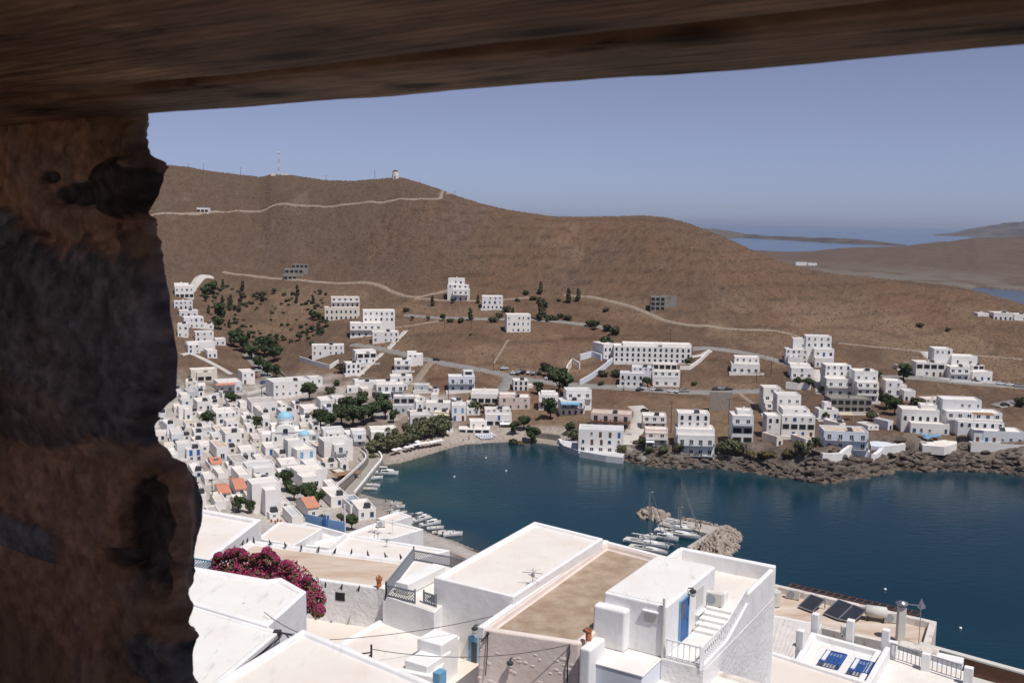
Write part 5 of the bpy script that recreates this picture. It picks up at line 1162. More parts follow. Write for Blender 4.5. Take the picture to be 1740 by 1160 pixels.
# ------------------------------------------------------------------ beach parasols and sunbeds
def parasol():
    r = empty('beach_parasol', '', 'parasol', (0,0,0)); b = MB(); b.lathe([(1.25,2.1),(.9,2.36),(.4,2.6),(.02,2.7)], n=10); b.lathe([(1.22,2.06),(.4,2.52),(.02,2.6)], n=10); b.build('canopy', M_['whitefar'], r)
    b = MB(); b.tube([(0,0,-.2),(0,0,2.85)], .05, 6); b.build('pole', M_['brown'], r); return r
pr = parasol(); first = True
for i, (x, y) in enumerate([(457,800),(488,793),(597,765),(625,758),(652,754),(678,750),(620,742),(710,747),(735,741),(757,736),(780,732),(540,782),(570,775)]):
    X, Y = 560+x/4.1425, 580+y/4.1425; g = G(X, Y)
    o = pr if first else dup(pr, g, i); o.location = g; first = False
    o['label'] = 'round white parasol in the row along the beach under the tamarisks'; o['group'] = 'white parasols in a row on the beach'
def sunbed():
    r = empty('sunbed', '', 'sunbed'); b = MB(); b.box(-.35,.35,-.95,.5,.28,.36); b.add([(-.35,.5,.30),(.35,.5,.30),(.35,1.0,.75),(-.35,1.0,.75),(-.35,.5,.36),(.35,.5,.36),(.35,.97,.80),(-.35,.97,.80)],[(3,2,1,0),(4,5,6,7),(0,1,5,4),(1,2,6,5),(2,3,7,6),(3,0,4,7)]); b.build('mattress', M_['lilacfar'], r)
    for x in (-.3,.3):
        for y in (-.85,.4): b = MB(); b.box(x-.03,x+.03,y-.03,y+.03,0,.279); b.build('leg', M_['greyp'], r)
    return r
sb = sunbed(); first = True
for i in range(22):
    row, c_ = divmod(i, 8); X = 810+c_*3.8+row*4; Y = 741+row*2.6-c_*.35; g = G(X, Y); g.z += .05
    o = sb if first else dup(sb, g, .5); o.location = g; o.rotation_euler.z = .5; o.scale = (1.5,)*3 if 0 else (1,1,1); first = False
    o['label'] = 'pale empty sunbed in the rows on the sand below the beach bar'; o['group'] = 'sunbeds below the beach bar'
# blue parasols by the pool
pr2 = parasol(); [setattr(c_.data, 'name', c_.name) for c_ in pr2.children]
pr2.children[0].data = pr2.children[0].data.copy(); pr2.children[0].data.materials[0] = M_['lblue']; first = True
for i, (x, y) in enumerate([(1030,800),(1055,806),(1080,812),(1105,812),(1130,806),(1060,822)]):
    X, Y = 1300+x/3.866, 540+y/3.866; g = P(X, Y, ZP)
    o = pr2 if first else dup(pr2, g, 0); o.location = g; first = False; o['label'] = 'blue parasol on the pool terrace of the arcaded villa'; o['group'] = 'blue parasols by the pool'
# white mooring buoys
for i, (x, y) in enumerate([(1562,1056-5),(772,810),(826,778),(860,800),(1504,1001),(1632,1067)]):
    p = P(x, y, .15); b = MB(); b.lathe([(.01,-.3),(.28,-.15),(.36,.1),(.25,.32),(.01,.4)], n=10); o = b.build('mooring_buoy', M_['wpaint'], smooth=True, loc=p)
    tag(o, ['white buoy floating in front of the right terrace','white buoy in the left of the bay','white buoy off the middle of the beach','white buoy below the buoy off the beach','white buoy beyond the chimney roof','white buoy off the long right wall'][i], 'buoy')
# ------------------------------------------------------------------ roof water heaters
def heater():
    r = empty('solar_heater', '', 'solar heater'); b = MB(); b.add([(-1,-.9,.15),(1,-.9,.15),(1,.5,1.15),(-1,.5,1.15),(-1,-.9,.25),(1,-.9,.25),(1,.5,1.25),(-1,.5,1.25)],[(3,2,1,0),(4,5,6,7),(0,1,5,4),(1,2,6,5),(2,3,7,6),(3,0,4,7)]); b.build('panel', M_['dark'], r)
    b = MB(); b.tube([(-.8,.75,1.3),(.8,.75,1.3)], .27, 10); b.build('tank', M_['metal'], r)
    b = MB()
    for x in (-.8,.8): b.bar((x,.75,0),(x,.75,1.05),.06); b.bar((x,-.85,0),(x,-.85,.16),.06)
    b.build('stand', M_['metal'], r); return r
ht_ = heater(); first = True; rs = random.Random(12); nh = 0
for root, loc, ya, n in HEAT:
    if rs.random() < .42 and 'shell' not in root['category']:
        w_ = root.location+Vector((loc.x*math.cos(ya)-loc.y*math.sin(ya), loc.x*math.sin(ya)+loc.y*math.cos(ya), loc.z))
        o = ht_ if first else dup(ht_, w_, ya); o.location = w_; o.rotation_euler.z = ya+rs.uniform(-.3,.3); first = False; nh += 1
        o['label'] = 'dark solar water heater with a small tank on a flat village roof'; o['group'] = 'solar heaters on village roofs'
# ================================================================== the near roofs of the upper village
V3 = lambda p: Vector((p[0], p[1], p[2]))
UU = Vector((.5198, .8543, 0)); VV = Vector((.8543, -.5198, 0))          # the lanes' own two directions
def on_plane(px, py, O, n):
    d = Vector(ray(px, py)); c = Vector((0, 0, CAMZ)); return c+d*((O-c).dot(n)/d.dot(n))
def inset(pts, w):
    n = len(pts); a = sum(pts[i][0]*pts[(i+1) % n][1]-pts[(i+1) % n][0]*pts[i][1] for i in range(n)); s = 1 if a > 0 else -1; out = []
    for i in range(n):
        p0, p1, p2 = Vector(pts[i-1][:2]), Vector(pts[i][:2]), Vector(pts[(i+1) % n][:2])
        d1 = (p1-p0).normalized(); d2 = (p2-p1).normalized(); n1 = Vector((-d1.y, d1.x))*s; n2 = Vector((-d2.y, d2.x))*s
        k = n1+n2; out.append(p1+k*(w/max(k.dot(n1), .3)))
    return out
def mm(name, **k): M_[name] = mat(name, **k)
mm('lime', col=(.80,.79,.785), rough=.85, speck=.5, sscale=2.0, col2=(.66,.64,.62), vscale=.55, lo=.45, hi=.85, bump=.5, bscale=2.2, bdist=.05)
mm('limerough', col=(.79,.78,.775), rough=.9, col2=(.64,.62,.60), vscale=.9, lo=.4, hi=.8, bump=.9, bscale=5, bdist=.05)
mm('screed', col=(.755,.715,.675), rough=.9, speck=.45, sscale=1.6, col2=(.68,.60,.53), vscale=.35, lo=.4, hi=.75, bump=.25, bscale=3, bdist=.03)
mm('screedwhite', col=(.77,.755,.735), rough=.9, speck=.8, sscale=2.6, col2=(.70,.66,.61), vscale=.5, lo=.4, hi=.8, bump=.3, bscale=4, bdist=.03)
mm('peach', col=(.71,.655,.60), rough=.9, col2=(.68,.57,.47), vscale=.3, lo=.4, hi=.8, bump=.2, bscale=3, bdist=.03)
mm('stained', col=(.62,.53,.45), rough=.95, col2=(.47,.35,.26), vscale=.55, lo=.38, hi=.68, bump=.3, bscale=5, bdist=.03, stretch=(.5,1.6,1))
mm('brownroof', col=(.30,.22,.155), rough=.95, col2=(.46,.37,.29), vscale=1.0, lo=.38, hi=.72, bump=.6, bscale=6, bdist=.04)
mm('pinkplaster', col=(.73,.64,.59), rough=.9, col2=(.66,.55,.50), vscale=.8, lo=.35, hi=.7, bump=.6, bscale=4, bdist=.04)
mm('dirtywhite', col=(.66,.61,.56), rough=.95, col2=(.33,.27,.22), vscale=1.6, lo=.5, hi=.75, bump=.6, bscale=6, bdist=.04)
mm('gateblue', col=(.24,.42,.66), rough=.5, var=.1, vscale=4)
mm('panelblack', col=(.035,.04,.05), rough=.3, spec=.5)
mm('deckblue', col=(.035,.11,.36), rough=.5, var=.3, vscale=8)
mm('acgrey', col=(.62,.60,.56), rough=.6, var=.1, vscale=4)
mm('lattice_grey', col=(.20,.22,.25), rough=.6, var=.1, vscale=5)
mm('lattice_blue', col=(.16,.33,.46), rough=.6, var=.15, vscale=5)
mm('cable_black', col=(.05,.045,.05), rough=.7)
def flat_house(name, label, cat, px, z, zb, rim=.25, rh=.22, wall='lime', roof='screed', bev=.06, world=None, group=None):
    pts = world or [tuple(P(x, y, z)[:2]) for x, y in px]
    n = len(pts); ip = inset(pts, rim); ip2 = inset(pts, rim+.03); root = empty(name, label, cat, (sum(p[0] for p in pts)/n, sum(p[1] for p in pts)/n, zb), 0, group); o3 = root.location
    L = lambda p, zz: (p[0]-o3.x, p[1]-o3.y, zz-o3.z)
    b = MB(); a = sum(pts[i][0]*pts[(i+1) % n][1]-pts[(i+1) % n][0]*pts[i][1] for i in range(n))
    vs = [L(p, zb) for p in pts]+[L(p, z) for p in pts]+[L(p, z) for p in ip]+[L(p, z-rh) for p in ip2]
    fs = [(k+i*n, (k+1) % n+i*n, (k+1) % n+(i+1)*n, k+(i+1)*n) for i in range(3) for k in range(n)]+[tuple(range(n))[::-1], tuple(3*n+k for k in range(n))]
    if a < 0: fs = [f[::-1] for f in fs]
    b.add(vs, fs); b.build('wall', M_[wall], root, bevel=bev)
    ip3 = inset(pts, rim+.06); b = MB(); f = tuple(range(n)); b.add([L(p, z-rh+.012) for p in ip3], [f if a > 0 else f[::-1]]); b.build('roof', M_[roof], root)
    return root
def part_box(root, name, m, corner, u, v, du, dv, z0, z1, bev=.0, label=None):
    """box whose footprint starts at corner and runs du along u, dv along v"""
    b = MB(); o = root.location if root else Vector((0,0,0)); c = Vector((corner[0], corner[1], 0))
    q = [c, c+u*du, c+u*du+v*dv, c+v*dv]; b.prism([(p.x-o.x, p.y-o.y) for p in q], z0-o.z, z1-o.z)
    r = b.build(name, m, root, bevel=bev)
    if label: r['label'] = label
    return r
def free_box(name, label, cat, m, c, du, dv, z0, z1, bev=.03, u=UU, v=VV, group=None):
    b = MB(); q = [Vector((0,0,0)), u*du, u*du+v*dv, v*dv]; b.prism([(p.x, p.y) for p in q], 0, z1-z0)
    return tag(b.build(name, m, None, bevel=bev, loc=(c[0], c[1], z0)), label, cat, group)
def quad_part(root, name, m, pts, th=.04, nrm=None):
    """thin solid panel through four world points, thickness towards the viewer"""
    o = root.location; n = nrm or (pts[1]-pts[0]).cross(pts[2]-pts[0]).normalized()
    if n.dot(Vector((0,0,CAMZ))-pts[0]) < 0: n = -n
    b = MB(); a = [p-o-n*.02 for p in pts]; c = [p-o+n*th for p in pts]; b.add(a+c, [(0,1,2,3),(7,6,5,4),(0,4,5,1),(1,5,6,2),(2,6,7,3),(3,7,4,0)]); return b.build(name, m, root)
# ---- A: the big house in the centre
A = flat_house('village_house', 'big white cube house with a clean pale flat roof in the centre foreground', 'house', [(737,980),(908,885),(1025,914),(873,1013)], 73.45, 64, .22, .16, 'lime', 'screed')
pA = P(737,980,73.45); nA = -UU
TL = on_plane(797,1078,pA,nA); TR = on_plane(812,1081,pA,nA); zb_ = 73.0-.05
zbot = on_plane(800,1157,pA,nA).z
dq = lambda l, r_, z0, z1: [Vector((l.x,l.y,z0)), Vector((r_.x,r_.y,z0)), Vector((r_.x,r_.y,z1)), Vector((l.x,l.y,z1))]
quad_part(A, 'door_frame', M_['lblue'], dq(TL, TR, zbot, TL.z), .06); l_ = TL.lerp(TR,.38); r_ = TL.lerp(TR,.95)
d_ = quad_part(A, 'door', M_['panelblack'], dq(l_, r_, zbot+.15, TL.z-.25), .075); d_['label'] = 'black sheet painted as the half-open gap of the light blue door'  # solid black sheet standing for the shade in the door gap
quad_part(A, 'door_panel', M_['lblue'], dq(l_, r_, zbot+.12, zbot+.9), .09)
def lantern(px, py, O, n, label, big=1.0):
    p = on_plane(px, py, O, n); r = empty('wall_lantern', label, 'wall lamp', p, math.atan2(n.x, -n.y)); b = MB()
    b.tube([(0,0,.12*big),(0,-.22*big,.16*big)], .025, 6); b.tube([(0,-.22*big,.16*big),(0,-.22*big,.1*big)], .03, 6); b.lathe([(.02,.12),(.14,.06),(.15,.0),(.12,-.03)], (0,-.22*big,0), 12); b.build('bracket', M_['dmetal'], r)
    b = MB(); b.lathe([(.12,-.03),(.13,-.12),(.08,-.2),(.01,-.22)], (0,-.22*big,0), 12); b.build('globe', M_['acgrey'], r, smooth=True); return r
lantern(811, 1065, pA, nA, 'round black wall lantern above the light blue door')
# antenna standing on the parapet between the two roofs
def antenna(p, h, label, arms=3, m='metal'):
    r = empty('tv_antenna', label, 'antenna', p); b = MB(); b.tube([(0,0,-.1),(0,0,h)], .018, 6); b.build('mast', M_[m], r); b = MB()
    for i in range(arms): z = h*(.95-.16*i); a = i*1.1; b.tube([(-.35*math.cos(a),-.35*math.sin(a),z),(.35*math.cos(a),.35*math.sin(a),z)], .015, 5)
    b.tube([(-.5,.1,h*.8),(.45,-.1,h*.8)], .02, 5); b.box(-.08,.08,-.06,.06,h*.62,h*.72); b.build('aerial', M_[m], r); return r
antenna(P(905,1001,73.1), 1.0, 'metal aerial on the parapet between the big pale roof and the brown roof')
# ---- B: brown earth roof with rough plaster wall
B = flat_house('village_house', 'house with a rough brown earth roof and lumpy pinkish wall in the centre foreground', 'house', None, 73, 66, .34, .30, 'pinkplaster', 'brownroof', .12, world=[tuple(P(812,1066,73)[:2]), tuple(P(1026,918,73)[:2]), tuple((P(985,1092,73)+UU*11.6)[:2]), tuple(P(985,1092,73)[:2])])
pB = P(812,1066,73); vB = (P(985,1092,73)-pB); vB.z = 0; vB.normalize(); nB = Vector((vB.y, -vB.x, 0))*1.0
if nB.y > 0: nB = -nB
# white rim along its left side and back
def rim_strip(root, name, m, a, b_, w, z, h, side):
    d = (b_-a); d.z = 0; d.normalize(); s = Vector((-d.y, d.x, 0))*side; mb = MB(); o = root.location
    q = [a, b_, b_+s*w, a+s*w]; mb.prism([(p.x-o.x, p.y-o.y) for p in q], z-h-o.z, z-o.z); return mb.build(name, m, root, bevel=.04)
a_ = P(812,1066,73); b_ = P(1026,918,73); x_ = rim_strip(B, 'parapet', M_['lime'], a_-VV*.02, b_-VV*.02, .30, 73.06, .5, -1); x_['label'] = 'white strip of parapet along the left edge of the brown roof'
c_ = P(985,1092,73)+UU*11.6; rim_strip(B, 'parapet', M_['lime'], b_, c_, .28, 73.04, .4, -1)
st = MB(); rs = random.Random(5); o = B.location; me0 = RK[2]
for i in range(46):
    x = rs.uniform(815, 980); y = rs.uniform(1100+ (x-812)*.12, 1175); p = on_plane(x, y, pB, nB); sx = rs.uniform(.09,.2)
    # flattened stone half sunk in the plaster
    n = 10; b0 = len(st.v); vs = [p-o-nB*.01]
    rings = []
    for k, (rr, dd) in enumerate([(1,-.02),(.8,.004),(.5,.012)]):
        for j in range(n):
            t = j*2*math.pi/n; q = p+vB*math.cos(t)*sx*rr+Vector((0,0,1))*math.sin(t)*sx*.6*rr+(nB)*dd; rings.append(q-o)
    st.add(rings+[p-o+nB*.015], [(k*n+j, k*n+(j+1) % n, (k+1)*n+(j+1) % n, (k+1)*n+j) for k in range(2) for j in range(n)]+[(2*n+j, 2*n+(j+1) % n, 3*n) for j in range(n)])
st.build('embedded_stones', M_['pinkplaster'], B, smooth=True)['label'] = 'stones bulging through the pinkish plaster'
lantern(870, 1122, pB, nB, 'round grey lamp in the middle of the lumpy pinkish wall', 1.2)
r = empty('iron_bracket', 'dark iron bracket with a pipe at the left corner of the lumpy wall', 'bracket', on_plane(829,1076,pB,nB)); b = MB()
b.tube([(0,-.06,0),(-.02,-.1,-.9),(-.08,-.08,-1.8)], .022, 6); b.tube([(0,-.05,0),(-.28,-.2,-.28)], .035, 6); b.tube([(0,0,.05),(0,-.15,.05)], .06, 8); b.build('pipe', M_['cable_black'], r)
# chimney pot right of the brown roof and the white bench wall below it
def pot(p, s, label, holes=False):
    r = empty('clay_pot', label, 'chimney pot', p); b = MB(); b.lathe([(.14*s,0),(.15*s,.25*s),(.13*s,.42*s),(.18*s,.46*s),(.18*s,.52*s),(.11*s,.52*s),(.11*s,.2*s)], n=16); b.build('pot', M_['terra'], r, smooth=False)
    if holes:
        b = MB()
        for k in range(5): t = k*1.257; b.bar((.15*s*math.cos(t),.15*s*math.sin(t),.5*s),(.19*s*math.cos(t),.19*s*math.sin(t),.72*s),.07*s)
        b.lathe([(.05*s,.5*s),(.04*s,.85*s),(.01,.9*s)], n=8); b.build('crown', M_['terra'], r)
    return r
pot(P(1000,1087,73.1), .85, 'orange clay chimney pot on the white ledge beside the blue-doored house')
pot(P(644,999,71.95), .8, 'orange clay pot with a spiky crown at the corner of the stained roof', True)
free_box('ledge_wall', 'low white ledge carrying the clay chimney pot right of the brown roof', 'wall', M_['lime'], P(988,1096,73.1)-UU*.2, 1.4, .5, 69, 73.1, .1)
# ---- C: the blue-doored house, in its own frame
FR = P(1134,1028,74.6); Cr = empty('village_house', 'white house with a tall dark blue door and an outside stair, right foreground', 'house', (FR.x, FR.y, 66))
CP = lambda u, v: FR+UU*u+VV*v
def cbox(name, m, u0, u1, v0, v1, z0, z1, bev=.05, label=None, root=Cr): return part_box(root, name, m, CP(u0, v0), UU, VV, u1-u0, v1-v0, z0, z1, bev, label)
cbox('wall', M_['lime'], 0, 5.66, -2.86, 0, 72.3, 74.56, .1); cbox('roof', M_['screedwhite'], .12, 5.54, -2.74, -.12, 74.54, 74.60, .03)
cbox('bump_out', M_['lime'], -.5, .05, -3.1, -1.62, 72.35, 74.12, .12)
cbox('foundation', M_['limerough'], -.0, 9.4, -3.15, 1.70, 66, 72.32, .05)
cbox('foundation', M_['lilacfar'], -1.95, -.001, -2.95, -.15, 66, 72.28, .08)
cbox('ledge', M_['screedwhite'], -1.98, 0, -2.98, -.12, 72.281, 72.36, .03)
cbox('foundation', M_['limerough'], -.16, 0, -.14, 1.70, 66, 72.40, .04)
cbox('landing', M_['screedwhite'], -.12, 3.0, .02, 1.5, 72.33, 72.46, .02)
for i in range(5): cbox('step', M_['screedwhite'], 2.9+i*.36, 4.9, .02, 1.5, 72.461+i*.13-(.0 if i == 0 else .001), 72.59+i*.13, .02)
cbox('terrace_floor', M_['screed'], 4.85, 9.1, .02, 1.5, 72.34, 73.1, .02); cbox('terrace_floor', M_['screed'], 5.67, 9.1, -3.0, .018, 72.34, 73.097, .02)
cbox('parapet', M_['lime'], 9.0, 9.35, -3.15, 1.70, 72.3, 73.86, .07); cbox('parapet', M_['lime'], 5.3, 8.998, 1.45, 1.70, 72.3, 73.76, .07); cbox('parapet', M_['lime'], 5.68, 8.998, -3.15, -2.9, 72.3, 73.9, .07)
cbox('parapet', M_['lime'], 4.9, 5.6, .45, .65, 73.1, 73.55, .04)
# sloping stringer under the rail
b = MB(); o = Cr.location
def cpt(u, v, z): p = CP(u, v); return (p.x-o.x, p.y-o.y, z-o.z)
b.add([cpt(-.14,1.5,72.3),cpt(-.14,1.68,72.3),cpt(5.3,1.68,72.3),cpt(5.3,1.5,72.3),cpt(-.14,1.5,72.52),cpt(-.14,1.68,72.52),cpt(2.8,1.5,72.52),cpt(2.8,1.68,72.52),cpt(5.3,1.5,73.3),cpt(5.3,1.68,73.3)],
      [(0,1,2,3),(4,6,7,5),(6,8,9,7),(0,4,5,1),(1,5,7,9,2),(0,3,8,6,4),(2,9,8,3)]); b.build('stringer', M_['lime'], Cr)
# rail
def rail(root, pts, h, name, m, step=.22, r=.022, o=None):
    b = MB(); o = o or root.location
    for p, q in zip(pts, pts[1:]):
        p = Vector(p); q = Vector(q); b.bar(p-o+Vector((0,0,h)), q-o+Vector((0,0,h)), .06); b.bar(p-o+Vector((0,0,.06)), q-o+Vector((0,0,.06)), .035)
        n = max(1, int((q-p).length/step))
        for k in range(n+1): c = p.lerp(q, k/n)-o; b.box(c.x-r, c.x+r, c.y-r, c.y+r, c.z+.06, c.z+h-.02)
    return b.build(name, m, root)
c3 = lambda u, v, z: Vector((*CP(u, v)[:2], z))
rail(Cr, [c3(-.1,.06,72.42), c3(-.1,1.56,72.42)], .80, 'railing', M_['wpaint']); rail(Cr, [c3(-.1,1.58,72.50), c3(2.7,1.58,72.52)], .74, 'railing', M_['wpaint']); rail(Cr, [c3(2.75,1.58,72.52), c3(5.3,1.58,73.22)], .72, 'railing', M_['wpaint'])
cpst = MB(); p = c3(-.1,1.57,72.3)-o; cpst.box(p.x-.08,p.x+.08,p.y-.08,p.y+.08,p.z,p.z+.98); cpst.build('rail_post', M_['wpaint'], Cr)
# door in the right wall
dr = cbox('door', M_['blue'], 1.38, 2.26, .0, .04, 72.47, 74.26, .0); 
b = MB()
for (u0, u1, z0, z1) in ((1.30,1.38,72.47,74.34),(2.26,2.34,72.47,74.34),(1.38,2.26,74.26,74.34)):
    q = [cpt(u0,-.02,z0),cpt(u1,-.02,z0),cpt(u1,.07,z0),cpt(u0,.07,z0),cpt(u0,-.02,z1),cpt(u1,-.02,z1),cpt(u1,.07,z1),cpt(u0,.07,z1)]; b.add(q, [(0,3,2,1),(4,5,6,7),(0,1,5,4),(1,2,6,5),(2,3,7,6),(3,0,4,7)])
b.build('door_frame', M_['lblue'], Cr)
cbox('door_panel', M_['panelblack'], 1.45, 1.75, .04, .055, 73.5, 74.2, .0); cbox('door_handle', M_['metal'], 2.14, 2.18, .04, .12, 73.3, 73.42, .0)
cbox('window_shutter', M_['acgrey'], 3.30, 4.10, .0, .03, 73.35, 74.2, .01); cbox('window_sill', M_['lime'], 3.2, 4.2, .0, .16, 73.05, 73.12, .02)
cbox('vent_grille', M_['acgrey'], -.03, .0, -1.0, -.4, 73.72, 74.16, .01); cbox('vent_hood', M_['lime'], -.14, 0, -1.05, -.35, 74.18, 74.24, .01)
cbox('corner_pipe', M_['acgrey'], -.12, -.03, -.16, -.07, 72.4, 74.9, .02)
lantern(1169, 1003, FR, VV, 'small white-topped lamp above the tall blue door')
# air conditioner on the wall
def aircon(p, ang, label, sc=1.0, group=None):
    r = empty('air_conditioner', label, 'air conditioner', p, ang, group); r.scale = (sc,)*3; b = MB(); b.box(-.42,.42,-.16,.16,0,.6); b.build('casing', M_['acgrey'], r, bevel=.03)
    b = MB(); b.tube([(-.1,-.165,.3),(-.1,-.18,.3)], .23, 16); b.build('fan_grille', M_['greyp'], r)
    b = MB(); b.box(-.36,-.3,-.2,.2,-.1,-.002); b.box(.3,.36,-.2,.2,-.1,-.002); b.build('bracket', M_['dmetal'], r); return r
aircon(c3(4.72,.30,73.12), math.atan2(VV.y, VV.x)+R(0), 'white air conditioner hung beside the outside stair')
b = MB(); pts = [c3(4.4,.08,73.2),c3(4.2,.06,72.9),c3(3.9,.2,72.75),c3(3.4,.25,72.7),c3(3.1,.1,72.62),c3(2.7,.06,72.55)]; b.tube(pts, .012, 5); tag(b.build('cable', M_['dmetal']), 'thin loose cable hanging from the air conditioner beside the blue door', 'cable')
# ---- D: nearest roof at the bottom
c = P(515,1067,78); l = P(330,1178,78); rr_ = P(790,1180,78); ll = c+(l-c)*2.2; rr2 = c+(rr_-c)*1.6
flat_house('village_house', 'nearest house with a broad pale pink flat roof cut by the bottom edge', 'house', None, 78, 70, .17, .14, 'lime', 'screed', .05, world=[tuple(ll[:2]), tuple(c[:2]), tuple(rr2[:2]), tuple((ll+rr2-c)[:2])])
# ---- E, F: rounded white roofs at the left
flat_house('village_house', 'old white house with a soft rounded roof left of the bougainvillea', 'house', [(235,945),(455,983),(478,980),(521,1004),(455,1063),(252,1003)], 76.1, 70, .25, .10, 'lime', 'screedwhite', .22)
flat_house('village_house', 'white spotted roof at the lower left in front of the rounded one', 'house', [(250,1004),(476,1071),(300,1220),(60,1150)], 76.0, 69, .18, .07, 'lime', 'screedwhite', .05)
# ---- ground of the court and H/I stained roof house
cpx = [(450,1090),(540,985),(690,1010),(800,1040),(1000,1200),(450,1260)]
b = MB(); pg = [tuple(P(x, y, 69.9)[:2]) for x, y in cpx]; b.prism(pg, 66, 69.9); tag(b.build('courtyard', M_['peach']), 'peach coloured paved court between the near houses', 'court', kind='structure')
BR = P(697,951,72); FR_ = P(655,1000,72); BL = P(425,916,72); FL_ = BL+(FR_-BR)
I_ = flat_house('village_house', 'house with a wide orange-stained roof and a row of dark spikes, behind the bougainvillea', 'house', None, 72, 66, .3, .18, 'limerough', 'stained', .1, world=[tuple(FL_[:2]), tuple(BL[:2]), tuple(BR[:2]), tuple(FR_[:2])])
vI = (FR_-FL_).normalized(); nI = Vector((vI.y, -vI.x, 0)); 
if nI.y > 0: nI = -nI
w0 = on_plane(570,1005,FR_,nI); w1 = on_plane(586,1021,FR_,nI); quad_part(I_, 'window', M_['dark'], [Vector((w0.x,w0.y,w1.z)), Vector((w1.x,w1.y,w1.z)), Vector((w1.x,w1.y,w0.z)), Vector((w0.x,w0.y,w0.z))], .02)
free_box('corner_pillar', 'rough white square pillar at the right end of the stained roof', 'pillar', M_['limerough'], Vector((*FR_[:2], 0))-vI*.45, .5, .5, 70, 72.05, .05)
sp = None
for i, (x, y) in enumerate([(412,925),(420,921),(431,920),(459,924),(485,928),(512,932),(541,935),(569,938),(597,940),(625,943),(655,946),(681,948),(553,996),(580,1000),(609,1003),(398,934)]):
    p = P(x, y, 72.0 if y < 960 else 71.98)
    if sp is None:
        sp = empty('roof_spike', '', 'roof spike', p, 0, 'dark spikes along the parapets of the stained roof'); b = MB(); b.tube([(0,0,-.05),(.01,0,.1),(.07,.02,.27)], [.035,.055,.015], 6); b.tube([(0,0,.08),(-.12,-.08,.0)], [.035,.015], 5); b.build('spike', M_['cable_black'], sp)
        o = sp
    else: o = dup(sp, p, i*.9)
    o['label'] = 'small dark bent spike standing on the parapet of the stained roof'
# ---- M and the terraces further back on the left
flat_house('village_house', 'house with a broad peach roof and a tall grey right wall beside the pillar', 'house', [(190,900),(335,862),(444,882),(352,953),(150,985)], 66, 58, .5, .30, 'lime', 'screed', .06)
flat_house('village_house', 'low peach roof between the tall grey wall and the blue gate', 'house', [(436,914),(474,885),(548,897),(500,926)], 64.2, 56, .2, .12, 'lime', 'peach', .05)
T = flat_house('village_house', 'bright white stair terrace in front of the light blue gate', 'terrace', [(462,921),(519,886),(590,905),(560,930)], 63.6, 56, .25, .5, 'lime', 'screedwhite', .05)
g0, g1, g2 = P(519,891,63.0), P(553,899,63.0), P(586,905,63.0)
gt = empty('blue_gate', 'light blue metal gate and fence panels below the park bushes', 'gate', g0)
def gpanel(a, b_, h, name): 
    o = gt.location; q = [a, b_, b_+Vector((0,0,h)), a+Vector((0,0,h))]; return quad_part(gt, name, M_['gateblue'], [v.copy() for v in q], .04)
gpanel(g0, g0.lerp(g1,.93), 1.0, 'gate_panel'); gpanel(g1, g2, .95, 'gate_panel'); b = MB(); p = g1-gt.location; b.box(p.x-.16,p.x+.06,p.y-.1,p.y+.05,p.z-.2,p.z+1.25); b.box(p.x+.16,p.x+.32,p.y-.15,p.y,p.z-.2,p.z+1.25); b.build('gate_post', M_['blue'], gt)
flat_house('village_house', 'wide pale flat roof right of the blue gate, in front of the antennas', 'house', [(500,927),(590,906),(765,934),(697,953)], 63.4, 55, .3, .2, 'lime', 'screed', .06)
flat_house('village_house', 'pale flat roof with an outdoor fan unit, nearest to the small boats', 'house', [(580,909),(652,882),(720,898),(662,915)], 61, 52, .3, .2, 'lime', 'screed', .06)
flat_house('village_house', 'small roof at the left foot of the roof with the fan unit', 'house', [(640,880),(676,868),(700,876),(662,888)], 50, 40, .3, .2, 'lime', 'screed', .06)
aircon(P(647,894,60.9), .35, 'fan unit standing on the pale roof nearest the small boats', .95)
for x, y, l in [(633,903,'spindly dead aerial on the pale roof, leftmost'),(667,905,'spindly aerial in the middle of the pale roof'),(636,915,'short bent aerial at the front of the pale roof'),(642,918,'small aerial stump at the front of the pale roof'),(657,930,'tiny aerial on the wide roof before the lattice fence')]: antenna(P(x, y, 61 if y < 912 else 63.2), 1.3 if y < 912 else .8, l, 2, 'dirtywhite' if y < 912 else 'metal')
b = MB(); b.tube([(0,0,-4),(0,0,2.6)], [.09,.07], 8); tag(b.build('white_mast', M_['wpaint'], loc=P(586,905,62.5)), 'plain white mast rising behind the blue gate', 'mast')
# umbrella-like canopy and pots
for i, (x, y) in enumerate([(461,887),(468,889),(472,886),(477,888)]): pot(P(x, y, 64.1), .5, ['leftmost clay pot of four on the low peach roof','second clay pot from the left on the low peach roof','third clay pot from the left on the low peach roof','rightmost clay pot of four on the low peach roof'][i])
